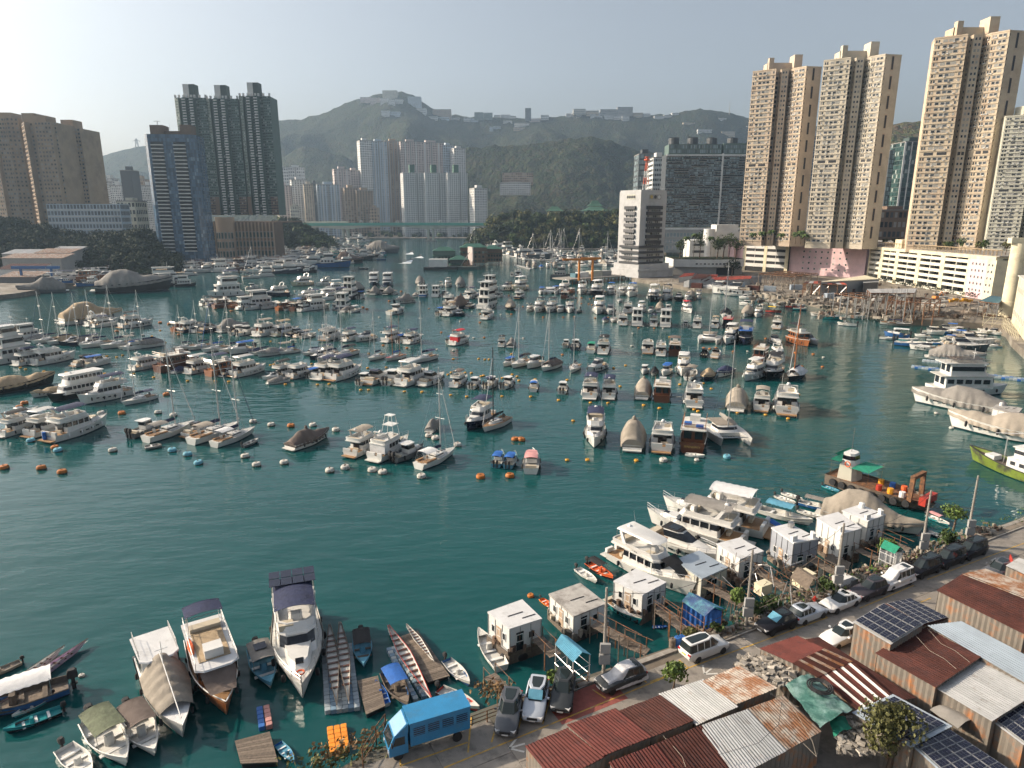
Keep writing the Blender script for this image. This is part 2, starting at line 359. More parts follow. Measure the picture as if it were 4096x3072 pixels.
hill('hill','dark green wooded hill below the ridge','V',[(300,560),(450,480),(560,425),(665,378),(760,368),(880,365),(1000,358),(1100,345),(1200,328),(1330,320),(1420,338),(1500,372),(1600,395),(1750,420),(2000,450),(2300,520),(2500,600)],1480,2000,2300,260,110,'hill_wood',amp=70,seed=5,bumpy=6)
hill('hill','brown scrub hill between the beige towers','F',[(1500,430),(1650,360),(1760,310),(1850,280),(1935,268),(1975,262),(2010,258),(2080,252),(2212,262),(2500,330),(2700,400)],800,1500,1800,140,60,'hill_scrub',amp=50,seed=9,bumpy=4)
hill('knoll','low tree covered knoll behind the marina','U',[(1850,960),(1926,890),(2012,872),(2056,858),(2160,868),(2266,860),(2380,866),(2483,860),(2526,852),(2620,860),(2800,880),(2900,940)],842,905,1100,80,30,'hill_wood',amp=0,zmin=2,power=.7,seed=1,bumpy=1.5)
hill('slope','steep dark planted slope behind the boatyards','U',[(-700,860),(-300,870),(0,890),(180,925),(300,958),(470,955),(560,925),(640,950),(720,1010)],470,545,640,80,30,'hill_wood',amp=0,zmin=2,power=.7,seed=2,bumpy=1.5)
hill('mound','tree covered mound beside the bridge approach','U',[(1060,1000),(1100,900),(1130,880),(1180,890),(1230,915),(1290,955),(1340,1000)],835,880,940,40,20,'hill_wood',amp=0,zmin=2,power=.7,seed=4,bumpy=1.5)
# ---- haze over the whole place
hb=B();hb.box(-3300,3300,-140,3600,-2,720)
hz=part('haze',hb,[],None)
hm=bpy.data.materials.new('haze_air');hm.use_nodes=True
for n in list(hm.node_tree.nodes):
 if n.type=='BSDF_PRINCIPLED':hm.node_tree.nodes.remove(n)
pv_=hm.node_tree.nodes.new('ShaderNodeVolumePrincipled');pv_.inputs['Color'].default_value=(.55,.76,1.0,1);pv_.inputs['Density'].default_value=0.000105
pv_.inputs['Anisotropy'].default_value=.35
hm.node_tree.links.new(pv_.outputs[0],[n for n in hm.node_tree.nodes if n.type=='OUTPUT_MATERIAL'][0].inputs['Volume'])
hz.data.materials.append(hm);hz['kind']='stuff';hz['label']='pale haze hanging over the harbour and hills';hz.display_type='WIRE'
# ==== BUILDINGS
M('wall_beige',(.55,.45,.35),.85,var=.14,vs=.15,col2=(.46,.37,.29),c2s=.08,c2amt=.45)
M('wall_cream',(.57,.51,.41),.85,var=.14,vs=.15,col2=(.46,.41,.32),c2s=.08,c2amt=.45)
M('wall_sand',(.57,.475,.35),.85,var=.14,vs=.15,col2=(.47,.36,.26),c2s=.08,c2amt=.45)
M('wall_pale',(.50,.49,.41),.85,var=.14,vs=.15,col2=(.40,.39,.33),c2s=.08,c2amt=.45)
M('wall_brownish',(.34,.25,.17),.85,var=.14,vs=.15,col2=(.25,.19,.14),c2s=.08,c2amt=.45)
M('wall_white',(.62,.62,.60),.8,var=.12,vs=.1,col2=(.50,.50,.49),c2s=.08,c2amt=.4)
M('wall_bluewhite',(.47,.54,.60),.8,var=.1,vs=.1)
M('wall_pinkwhite',(.55,.47,.44),.8,var=.1,vs=.1)
M('wall_tan',(.42,.31,.22),.8,var=.1,vs=.1)
M('wall_grey',(.30,.30,.29),.8,var=.12,vs=.15)
M('wall_police',(.44,.44,.44),.75,var=.12,vs=.2,col2=(.34,.34,.335),c2s=.12,c2amt=.4)
M('wall_dark',(.06,.068,.075),.5,var=.1)
M('wall_green',(.10,.15,.135),.6,var=.15,vs=.15)
M('wall_darkgreen',(.05,.075,.07),.6,var=.15,vs=.15)
M('wall_stone',(.17,.115,.08),.75,var=.15,vs=.2)
M('wall_carpark',(.66,.60,.43),.85,var=.16,vs=.2,col2=(.50,.44,.31),c2s=.15,c2amt=.42)
M('wall_carpark_white',(.62,.60,.52),.85,var=.16,vs=.2,col2=(.48,.45,.38),c2s=.15,c2amt=.42)
M('wall_pink',(.68,.48,.50),.85,var=.14,vs=.2,col2=(.58,.42,.45),c2s=.15,c2amt=.42)
M('wall_darkgrey',(.11,.11,.115),.7,var=.15)  # plain dark grey for walls, balcony bands and battens
M('band_dark',(.035,.037,.042),.6,var=.2)
M('roof_grey',(.22,.21,.20),.9,var=.2)
M('frame_grey',(.35,.35,.34),.6)
M('frame_white',(.6,.6,.58),.6)
M('bridge_green',(.09,.34,.26),.6,var=.15)
M('roof_green',(.04,.11,.07),.6,var=.2)
M('roof_red',(.42,.09,.05),.7,var=.2,rnd=.15)
M('crane_orange',(.60,.20,.02),.5,var=.15)
M('antenna_red',(.6,.10,.03),.5)
M('dark_inside',(.02,.02,.02),.9)  # near-black colour stands in for the shade inside open decks
GLASS('win',(.05,.055,.06),rnd=.8,lightshare=.3,light=(.32,.31,.28))
GLASS('win_j',(.045,.05,.055),rnd=.7,island=True,lightshare=.28,light=(.30,.29,.27))
GLASS('win_blue',(.085,.14,.21),.06,rnd=.35,island=True,lightshare=.05,light=(.2,.28,.36))
GLASS('win_teal',(.19,.24,.255),.1,rnd=.6,island=True,lightshare=.10,light=(.22,.24,.24))
GLASS('win_green',(.03,.06,.055),.10,rnd=.6,island=True,lightshare=.16,light=(.28,.32,.30))
GLASS('win_mid',(.13,.14,.15),.3,rnd=.5,island=True)
def unit_window(fm,gm):
 """framed pane, one by one, standing proud of the wall it is set on"""
 b=B();a,i=.5,.40
 o=[(-a,-.07,0),(a,-.07,0),(a,-.07,1),(-a,-.07,1)];n=[(-i,-.07,.09),(i,-.07,.09),(i,-.07,.91),(-i,-.07,.91)]
 g=[(-i,-.03,.09),(i,-.03,.09),(i,-.03,.91),(-i,-.03,.91)];k=[(-a,.02,0),(a,.02,0),(a,.02,1),(-a,.02,1)]
 vs_=o+n+g+k
 for j in range(4):
  q=(j+1)%4;b.cur=0
  b.f+=[(j,q,4+q,4+j),(4+j,4+q,8+q,8+j),(12+j,12+q,q,j)];b.m+=[0,0,0]
 b.v=vs_;b.f.append((8,9,10,11));b.m.append(1)
 return b.mesh('window',fm,gm)
UW={}
def wins_on(a,b_,zs,cols,w_,h,sill=.9):
 """window seats along wall edge a->b (plan), one row per floor level in zs; cols are fractions along the edge"""
 ax,ay=a;bx,by=b_;ang=math.atan2(by-ay,bx-ax)
 return[(ax+(bx-ax)*c,ay+(by-ay)*c,z+sill,ang,w_,h)for z in zs for c in cols]
def put_windows(root,wins,glass='win_j',frame='frame_grey',nobj=0,name='window',depth=.06):
 """up to nobj windows as parts of their own, the rest joined as one stuff part"""
 if nobj:
  key=(frame,glass)
  if key not in UW:UW[key]=unit_window(frame,'win' if glass=='win_j' else glass)
  wins=sorted(wins,key=lambda q:-q[4]*q[5]+.0005*q[2])
  for q in wins[:nobj]:ob(name,UW[key],root,(q[0],q[1],q[2]),q[3],(q[4],1,q[5]))
  wins=wins[nobj:]
 if not wins:return
 b=B()
 for x,y,z,an,w_,h in wins:
  c,s=math.cos(an)*w_/2,math.sin(an)*w_/2;nx,ny=math.sin(an)*depth,-math.cos(an)*depth
  p=[(x-c+nx,y-s+ny,z),(x+c+nx,y+s+ny,z),(x+c+nx,y+s+ny,z+h),(x-c+nx,y-s+ny,z+h)]
  q=[(x-c,y-s,z),(x+c,y+s,z),(x+c,y+s,z+h),(x-c,y-s,z+h)]
  b.add(p+q,[(0,1,2,3),(4,5,1,0),(5,6,2,1),(6,7,3,2),(7,4,0,3)])
 stuff(part(name+'_rows',b,glass,root))
def ledges(root,edges,zs,h,out,mat,name='ledge_rows'):
 b=B()
 for a,e in edges:
  a=Vector((a[0],a[1],0));e=Vector((e[0],e[1],0));d=(e-a).normalized();n=Vector((d.y,-d.x,0))*out
  for z in zs:
   r=[a+n,e+n,e,a]
   b.loft([[(p.x,p.y,z)for p in r],[(p.x,p.y,z+h)for p in r]])
 return stuff(part(name,b,mat,root))
def frac(n,m=.06):return[m+(1-2*m)*(i+.5)/n for i in range(n)]
def block(name,label,c,xl,xr,yt,yb,Y,dep,nfl,ncol,wall,glass='win_j',yaw=0,cat='building',group=None,z0=2,ww=.62,wh=.55,roof=True,side='both',nobj=0,ledge=None,wallname='wall',stripes=None):
 """plain slab block: front width and height are read off at distance Y"""
 a=PDC(c,xl,yt,Y);e=PDC(c,xr,yt,Y);zb=z0 if z0 is not None else PDC(c,xl,yb,Y).z
 W=(e.x-a.x)/max(.6,math.cos(R(yaw)));Ht=a.z-zb
 t=thing(name,label,cat,(a.x,Y,zb),R(yaw),group)
 b=B();b.box(0,W,0,dep,0,Ht);part(wallname,b,wall,t)
 fh=Ht/nfl;zs=[k*fh for k in range(nfl)]
 cw=W/ncol
 wn=wins_on((0,0),(W,0),zs,[(i+.5)/ncol for i in range(ncol)],cw*ww,fh*wh,fh*.28)
 nd=max(2,int(dep/cw))
 if side in('both','l'):wn+=wins_on((0,dep),(0,0),zs,frac(nd),cw*ww,fh*wh,fh*.28)
 if side in('both','r'):wn+=wins_on((W,0),(W,dep),zs,frac(nd),cw*ww,fh*wh,fh*.28)
 put_windows(t,wn,glass,nobj=nobj)
 if ledge:ledges(t,[((0,0),(W,0))],zs,fh*.22,.35,ledge)
 if stripes:
  for k,(f0,f1,mt)in enumerate(stripes):
   q=B();q.box(W*f0,W*f1,-.5,-.002,0,Ht+.2);part('pilaster',q,mt,t)
 if roof:
  q=B();q.box(W*.3,W*.7,dep*.3,dep*.7,Ht,Ht+min(6,Ht*.08));part('roof_house',q,wall,t)
  q=B();q.box(-.3,W+.3,-.3,dep+.3,Ht+.002,Ht+.9);q2=part('parapet',q,'roof_grey',t)
 return t
# ---- five tall beige towers above the car park
def beige_tower(label,c,x,ytop,Y,ztop_px,wall,wall2,zb,sc=1.0,nfl=38,mirror=False):
 o=PDC(c,x,ytop,Y);Ht=o.z-zb
 t=thing('apartment_tower',label,'apartment tower',(o.x,Y,zb),0,'beige apartment towers above the car park')
 pl=[(0,9),(12,1),(13.2,5.5),(16,6),(16,2.5),(20,1.5),(20.6,5.5),(22.5,6),(22.5,-1),(27.5,-7),(29,-6),(38,-4.6),(39,14),(34,19),(5,20)]
 pl=[(p*sc,q*sc)for p,q in pl]
 b=B();b.prism(pl,0,Ht);part('wall',b,wall,t)
 fh=Ht/(nfl+1.2);zs=[fh*1.1+k*fh for k in range(nfl)]
 mech={int(nfl*.45)}
 zl=[z for k,z in enumerate(zs)if k not in mech]
 wn=wins_on(pl[0],pl[1],zl,[.07,.15],.75,fh*.5,fh*.36)+wins_on(pl[0],pl[1],zl,[.34,.52,.68],2.0,fh*.5,fh*.36)+wins_on(pl[0],pl[1],zl,[.9],.9,fh*.5,fh*.36)
 wn+=wins_on(pl[8],pl[9],zl,[.12,.26],.7,fh*.5,fh*.36)+wins_on(pl[8],pl[9],zl,[.52,.76],1.6,fh*.5,fh*.36)
 wn+=wins_on(pl[4],pl[5],zl,[.3,.7],1.0,fh*.5,fh*.36)
 wn2=wins_on(pl[7],pl[8],zl,[.25,.6,.85],.9,fh*.42,fh*.4)+wins_on(pl[3],pl[4],zl,[.5],.8,fh*.42,fh*.4)+wins_on(pl[1],pl[2],zl,[.5],.8,fh*.4,fh*.4)
 wn2+=wins_on(pl[9],pl[10],zl,[.5],.6,fh*.4,fh*.4)+wins_on(pl[2],pl[3],zl,[.5],1.6,fh*.6,fh*.3)
 put_windows(t,wn,'win_j',nobj=300);put_windows(t,wn2,'win_j',name='small_window')
 ledges(t,[(pl[0],pl[1]),(pl[8],pl[9])],zs,fh*.26,.28,wall2)
 ac=B();rr=random.Random(int(x))
 for(a,e)in((pl[0],pl[1]),(pl[8],pl[9]),(pl[7],pl[8])):
  d=Vector((e[0]-a[0],e[1]-a[1],0));L_=d.length;d.normalize();n=Vector((d.y,-d.x,0));an=math.atan2(d.y,d.x)
  for z in zl:
   for k in range(3):
    if rr.random()<.55:
     p=Vector((a[0],a[1],0))+d*L_*rr.choice([.18,.31,.45,.6,.8])+n*.35;ac.cbox((p.x,p.y,z+fh*.3),.8,.55,.45,an)
 stuff(part('air_conditioner_rows',ac,'frame_white',t))
 for(a,e)in((pl[0],pl[1]),(pl[4],pl[5]),(pl[8],pl[9])):
  put_windows(t,wins_on(a,e,[zs[k]for k in mech],[.3,.72],math.dist(a,e)*.3,fh*.62,fh*.2),'band_dark',nobj=0,name='refuge_shade_panel')  # dark panels on the wall, painted as shade in the open floor
 sl_=wins_on(pl[10],pl[11],[fh*2+k*Ht/10.3 for k in range(10)],[.42],1.7,Ht/10.3-fh*.7,0)
 if 'slot' not in UW:UW['slot']=unit_window('wall_beige','band_dark')
 for q in sl_:ob('slot_shade_panel',UW['slot'],t,(q[0],q[1],q[2]),q[3],(q[4],2.5,q[5]))  # framed dark panel, its colour stands for shade in an uncut recess
 for(x0,x1,y0,y1,h)in((9,27,8,16,5.5),(9,12,6,9,8),(24,29,4,12,9.5)):
  q=B();q.box(x0*sc,x1*sc,y0*sc,y1*sc,Ht+.01,Ht+h);part('roof_house',q,wall,t)
 q=B()
 for i in range(len(pl)):
  a,e=pl[i],pl[(i+1)%len(pl)];q.cbox(((a[0]+e[0])/2,(a[1]+e[1])/2,Ht+.35),math.dist(a,e),.25,.7,math.atan2(e[1]-a[1],e[0]-a[0]))
 part('parapet',q,wall2,t)
 return t
beige_tower('beige apartment tower standing nearest the white police tower','F',1637,150,455,0,'wall_beige','wall_sand',21)
beige_tower('greyish cream apartment tower, middle one of three tall towers','F',1795,125,418,0,'wall_cream','wall_cream',21)
beige_tower('tallest looking sand coloured tower above the cream car park','F',2043,75,372,0,'wall_sand','wall_sand',21)
beige_tower('pale apartment tower cut off by the photo edge','F',2200,248,352,0,'wall_pale','wall_pale',21,sc=.95,nfl=34)
# ---- car park and podium
def carpark():
 t=thing('car_park','cream and pink multi-storey car park with open decks under the towers','car park',(221,311,2.2),R(90))
 Ht=20.0
 def LP(s,out,z):return(s,out,z)
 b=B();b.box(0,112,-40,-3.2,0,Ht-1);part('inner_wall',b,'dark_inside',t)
 fl=6;fh=3.05;base=.4
 b=B();b.box(-.6,-.01,-40,0,0,Ht-1.6);part('end_wall',b,'wall_carpark',t)
 segs=[(0.0,5.5,'cream_slit'),(5.5,17.5,'pinkwin'),(17.5,38.5,'bay'),(38.5,59.5,'bay'),(59.5,80.5,'bay'),(80.5,97,'bay'),(97,111.5,'bay')]
 pm={}
 for a,e,kd in segs:
  if kd=='pinkwin' or kd=='cream_slit':
   q=B();q.box(a,e,-3,0,0,Ht-1.6);part('wall',q,'wall_pink' if kd=='pinkwin' else 'wall_carpark',t)
   cols=frac(4 if kd=='pinkwin' else 2,.08)
   wn=[(e+(a-e)*c,0,3.2+k*fh,math.pi,1.1,1.3)for c in cols for k in range(5)]
   put_windows(t,wn,'band_dark',frame='frame_white',nobj=60)
  else:
   for xx in(a,e-1.7):
    q=B();q.box(xx+.005,xx+1.695,-3,0,0,Ht-1.6);part('pillar',q,'wall_carpark',t)
   mid=(a+e)/2
   q=B();q.box(mid-.25,mid+.25,-3,-.25,0,Ht-1.6);part('pillar',q,'wall_carpark_white',t)
   for k in range(fl):
    z=base+k*fh
    if k==0:z=0
    for(xa,xb)in((a+1.7,mid-.25),(mid+.25,e-1.7)):
     key=round(xb-xa,2)
     if key not in pm:
      w_=B();w_.box(.01,key-.01,-.45,-.12,0,1.55);pm[key]=w_.mesh('parapet_panel','wall_carpark_white')
     ob('parapet_panel',pm[key],t,(xa,0,z+.35))
    q2=B();q2.box(a+1.7,e-1.7,-3.1,-.5,z+.32,z+.55);part('deck_slab',q2,'wall_grey',t)
 q=B();q.box(0,111.8,-41,.12,Ht-1.6,Ht);part('cornice',q,'wall_carpark',t)
 q=B();q.box(-1,112,-70,-.6,Ht+.01,Ht+.35);part('roof_deck',q,'concrete',t)
 for k in range(38):
  if k==0:
   w_=B();w_.box(-.12,.12,-2.6,.5,2.5,2.75);w_.box(-.1,.1,.1,.3,.35,2.5);w_.box(-.1,.1,-2.4,-2.2,.35,2.5);pgm=w_.mesh('pergola_frame','canvas_tan')
  ob('pergola_frame',pgm,t,(2+k*2.85,-1.2,Ht))
 q=B();q.box(1,109,-.9,-.75,Ht+2.75,Ht+2.9);q.box(1,109,-3.2,-3.05,Ht+2.75,Ht+2.9);part('pergola_beam',q,'canvas_tan',t)
 q=B();q.box(80,87,-9,-1.5,Ht+.35,Ht+5);part('stair_house',q,'wall_carpark',t)
 return t
carpark()
def podium():
 a=Vector((220,424,2.2));e=Vector((165,500,2.2));d=(e-a);L_=d.length;an=math.atan2(d.y,d.x)
 t=thing('podium_block','pink and cream podium block between the towers and the boatyard','podium building',(e.x,e.y,2.2),an+math.pi)
 Ht=20.5
 b=B();b.box(0,L_,.5,60,0,Ht);part('wall',b,'wall_pink',t)
 b=B();b.box(-26,.0,-4,55,0,Ht-.4);part('wall',b,'wall_pink',t)
 put_windows(t,[(-20,-4,9,0,6.5,3.2),(-11,-4,9,0,5,3.2)],'band_dark',nobj=4)
 x0,x1=6,42
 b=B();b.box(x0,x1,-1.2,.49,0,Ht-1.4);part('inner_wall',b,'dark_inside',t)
 for xx in(x0,x0+17,x1-2.4):
  q=B();q.box(xx,xx+2.4,-1.6,-1.205,0,Ht-1);part('pillar',q,'wall_carpark',t)
 for k in range(4):
  for(p,q_)in((x0+2.4,x0+17),(x0+19.4,x1-2.4)):
   q=B();q.box(p,q_,-1.5,-1.205,3.3+k*4.2,5.6+k*4.2);part('parapet_panel',q,'wall_white',t)
   q=B();q.box((p+q_)/2-.2,(p+q_)/2+.2,-1.52,-1.503,3,Ht-2);part('mullion',q,'wall_white',t)
 q=B();q.box(x0,x1,-1.6,.49,Ht-1.39,Ht+.2);part('cornice',q,'wall_carpark',t)
 wn=[(52+i*4.2,.5,3.5+k*3.7,0,1.3,1.3)for i in range(8)for k in range(4)]
 put_windows(t,wn,'win_j',frame='frame_white',nobj=40)
 q=B();q.box(48,53,.2,6,Ht,Ht+5);part('stair_house',q,'wall_pink',t)
 q=B();q.box(-30,L_+2,-.5,90,Ht+.21,Ht+.5);part('roof_deck',q,'concrete',t)
 return t
podium()
# ---- white police tower with dark balcony bands
def police():
 t=thing('police_tower','white marine police tower with dark window bands and red mast','office tower',(80,432,2.2),R(32),None)
 W,Dp,Ht=22,20,53
 b=B();b.box(0,W,0,Dp,0,Ht);part('wall',b,'wall_police',t)
 b=B();b.box(-2,W+6,-3,Dp+4,0,5);b.box(-1.2,W+3,-2,Dp+2,5.005,8.5);part('base_block',b,'wall_police',t)
 b=B();b.box(-3.2,W+7,-3.6,-3.01,4,5.6);part('base_parapet',b,'wall_police',t)
 def band(face,s0,s1,z,h,out,mat):
  q=B()
  if face=='f':q.box(s0,s1,-out,-.003,z,z+h)
  else:q.box(-out,-.003,s0,s1,z,z+h)
  part('balcony_band',q,mat,t)
 for k in range(7):
  z=42.2-k*3.55
  band('l',4,14,z,2.0,1.1,'wall_darkgrey' if k else 'band_dark');band('f',5,18,z,2.2,1.2,'band_dark')
  put_windows(t,wins_on((5,0),(18,0),[z-1.3],frac(7),1.5,1.25,0),'win_j',nobj=8)
  put_windows(t,wins_on((0,14),(0,4),[z-1.4],frac(5),1.6,1.35,0),'win_j',nobj=6)
 for k in range(4):
  z=16.5-k*3.4+2
  q=B();q.box(-1.4,20,-1.5,-.004,z,z+1.4);q.box(-1.4,-.004,0,17,z,z+1.4);part('balcony_band',q,'band_dark',t)
  put_windows(t,wins_on((6,0),(19,0),[z+1.5],frac(6),1.8,1.4,0)+wins_on((0,14),(0,5),[z+1.5],frac(4),1.8,1.4,0),'win_j',nobj=12)
 put_windows(t,wins_on((6,0),(17,0),[22,9.2],frac(4),2.2,1.3,0)+wins_on((0,13),(0,5),[22,9.2],frac(3),2.0,1.3,0),'band_dark',nobj=14)
 q=B();q.box(.3,W-.3,.3,Dp-.3,Ht+.01,Ht+1.0);part('parapet',q,'wall_police',t)
 rl=B()
 for i in range(12):rl.tube((W*i/11,.1,Ht+1),(W*i/11,.1,Ht+2.1),.06,4)
 rl.tube((0,.1,Ht+2.1),(W,.1,Ht+2.1),.06,4);part('railing',rl,'frame_white',t)
 q=B();q.box(-.1,-.004,5,13,48.3,51.3);part('panel',q,'wall_pale',t)
 dk=B();dk.lathe([(0.05,0),(.9,0),(.9,.12),(.05,.12)],14);dm=dk.mesh('roundel','band_dark')
 for i in range(4):
  o=ob('roundel',dm,t,(-.11,6+i*2,49.8));o.rotation_euler=(0,R(-90),0)
 q=B();q.box(7,17,-.1,-.004,48.3,51.3);part('panel',q,'wall_grey',t)
 dk2=B();dk2.lathe([(0.05,0),(1.1,0),(1.1,.15),(.05,.15)],16);d3=[dk2.mesh('emblem',m)for m in('letter_gold','band_dark','wall_white')]
 for i in range(3):
  o=ob('emblem',d3[i],t,(8.8+i*3.2,-.11,49.8));o.rotation_euler=(R(90),0,0)
 z0=Ht+1
 for k in range(5):
  q=B();r0=2.0-k*.32;r1=2.0-(k+1)*.32;za=z0+k*4;zb=za+4
  for i in range(4):
   an=R(45+90*i);an2=an+R(90)
   p=(W/2+math.cos(an)*r0,8+math.sin(an)*r0,za);p2=(W/2+math.cos(an)*r1,8+math.sin(an)*r1,zb)
   q.tube(p,p2,.16,4);q.tube(p,(W/2+math.cos(an2)*r1,8+math.sin(an2)*r1,zb),.1,4);q.tube(p,(W/2+math.cos(an2)*r0,8+math.sin(an2)*r0,za),.1,4)
  if k==4:q.lathe([(1.7,0),(1.9,.5),(1.7,1)],8,(W/2,8,zb-2));q.lathe([(1.5,0),(1.5,.4)],8,(W/2,8,zb))
  part('mast_section',q,'antenna_red' if k%2==1 or k==4 else 'frame_white',t)
 return t
police()
# ---- dark glass residential slab behind the police tower
def glass_slab():
 Y=660;a=PDC('X',425,300,Y);e=PDC('X',1320,270,Y);zb=PDC('X',530,1040,Y).z;W=e.x-a.x;Ht=a.z-zb
 t=thing('apartment_slab','long dark glass apartment slab with white frame lines','apartment block',(a.x,Y,zb),0)
 b=B();b.box(0,W,0,20,0,Ht);part('wall',b,'wall_dark',t)
 nfl=30;fh=Ht/nfl;zs=[k*fh for k in range(nfl)];nc=62
 wn=wins_on((0,0),(W,0),zs,[(i+.5)/nc for i in range(nc)],W/nc*.86,fh*.8,fh*.08)
 put_windows(t,wn,'win_teal',depth=.1)
 rr=random.Random(5);slabm={}
 for k in range(nfl):
  for i in range(11):
   if rr.random()<.5:
    w_=rr.choice([5,7,9]);
    if w_ not in slabm:
     q=B();q.box(0,w_,-1.3,-.11,0,.22);q.cur=1;q.box(0,w_,-1.35,-1.28,.22,1.2);slabm[w_]=q.mesh('balcony','frame_white','tint')
    ob('balcony',slabm[w_],t,(W*(i+rr.uniform(.05,.25))/11,0,zs[k]))
 for x,w_ in((W*.635,1.4),):
  q=B();q.box(x,x+w_,-1.6,-.12,-2,Ht+1);part('frame_line',q,'wall_white',t)
 q=B();q.box(0,W,-1.5,-.13,Ht-1.4,Ht);q.box(0,W,-1.5,-.13,-2.5,-.6);part('frame_line',q,'wall_white',t)
 q=B();q.box(2,W*.63,1,19,Ht+.01,Ht+9);q.box(W*.65,W,1,19,Ht+.01,Ht+10);part('penthouse',q,'wall_green',t)
 put_windows(t,wins_on((2,1),(W*.63,1),[Ht+1,Ht+5],frac(32,.01),W/nc*.8,3,.3)+wins_on((W*.65,1),(W,1),[Ht+1,Ht+5],frac(18,.01),W/nc*.8,3,.3),'win_teal')
 for k,f in enumerate((.1,.32,.54,.78)):
  q=B();q.lathe([(5,0),(5,6),(4.6,6.2)],14,(W*f,10,Ht+9));q.cbox((W*f,10,Ht+16),11,.4,.4,.3*k);part('roof_drum',q,'wall_dark',t)
 b=B();b.box(-4,W,-2,30,-24,-2.6);part('podium',b,'wall_grey',t)
 wn=wins_on((-4,-2),(W,-2),[-22,-16,-10],frac(26,.01),3.2,4.2,.4);put_windows(t,wn,'win_teal',nobj=90)
glass_slab()
block('office_block','black glass office block beside the wooded hill','X',145,300,300,900,760,30,18,10,'wall_dark','win_teal',cat='office building',ww=.92,wh=.7)
block('office_block','white framed office block with white domes on its roof','X',292,440,335,900,720,30,20,8,'wall_white','win_j',cat='office building',ww=.7,wh=.5)
dm_=B();dm_.lathe([(2.6,0),(2.7,1),(2.2,2.3),(1.1,3.2),(.05,3.5)],14);DM=dm_.mesh('roof_dome','wall_white')
# ---- club house, planted deck and quay buildings beside the police tower
def clubhouse():
 Y=500;a=PDC('X',665,1180,Y);e=PDC('X',1225,1120,Y)
 t=thing('club_house','white stepped club house with round stair tower behind palms','club house',(a.x,Y,2.2))
 W=e.x-a.x
 b=B();b.box(0,W*.45,0,18,0,a.z-2);part('wall',b,'wall_white',t)
 b=B();b.box(W*.45,W,2,20,0,a.z+4);part('wall',b,'wall_white',t)
 b=B();b.lathe([(4.2,0),(4.2,a.z+6)],18,(W*.36,2,0));part('stair_tower',b,'wall_white',t,smooth=40)
 b=B();b.box(W*.5,W*.9,4,18,a.z+4.01,a.z+9);part('roof_house',b,'wall_white',t)
 put_windows(t,[(W*.72,2,a.z-4,0,W*.42,3.5),(W*.2,0,12,0,W*.3,2),(W*.2,0,17,0,W*.3,1.6)],'band_dark',nobj=6)
 return t
clubhouse()
def curved_deck():
 Y=455;a=PDC('X',500,1370,Y);e=PDC('X',1215,1380,Y);W=e.x-a.x;H_=a.z-2.2
 t=thing('terrace_building','curved white terrace building with planted roof by the boatyard','terrace building',(a.x,Y,2.2))
 def arc(off):return[(W*f,-6*math.sin(math.pi*f)+off)for f in[i/14 for i in range(15)]]
 o=arc(0);pl=o+[(W,26),(0,26)]
 b=B();b.prism(pl,H_*.52,H_);part('wall',b,'wall_white',t)
 pl2=arc(2.5)+[(W,26),(0,26)]
 b=B();b.prism(pl2,0,H_*.519);part('lower_wall',b,'wall_grey',t)
 put_windows(t,[(W*(.3+.055*i),-6*math.sin(math.pi*(.3+.055*i))-.1,H_*.68,0,1.6,1.0)for i in range(9)],'win_j',nobj=12)
 b=B();b.box(W*.55,W*.85,-3.2,-1,0,H_*.45);part('garage_shade_block',b,'dark_inside',t)  # solid block coloured as the shade in the garage mouth
 g=B();g.prism([(p[0],p[1]+.8)for p in o]+[(W-1,25),(1,25)],H_+.01,H_+.25);part('lawn',g,'hill_wood',t)
 return t
curved_deck()
# ---- towers behind the beige ones
block('office_tower','dark glass office tower with white fins between beige towers','T',1482,1560,770,1060,820,30,22,10,'wall_dark','win_teal',cat='office tower',ww=.9,wh=.8,stripes=[(.62,.7,'wall_white'),(.98,1.04,'wall_white')])
block('office_tower','green glass office tower with vertical white stripes','T',1560,1690,725,1060,800,30,24,9,'wall_darkgreen','win_green',cat='office tower',ww=.9,wh=.8,stripes=[(-.02,.05,'wall_white'),(.25,.29,'wall_white'),(.5,.54,'wall_white'),(.75,.79,'wall_white')])
block('brick_block','low brown block in shadow between two beige towers','T',1435,1640,1075,1260,520,30,6,9,'wall_stone','win_j',z0=2)
block('office_tower','slim blue glass tower glimpsed between beige towers','T',1085,1130,700,1260,640,20,34,5,'wall_bluewhite','win_blue',cat='office tower',ww=.92,wh=.8)
block('apartment_block','white block showing in the gap behind the pink podium','T',1040,1110,1000,1260,560,20,12,5,'wall_white')
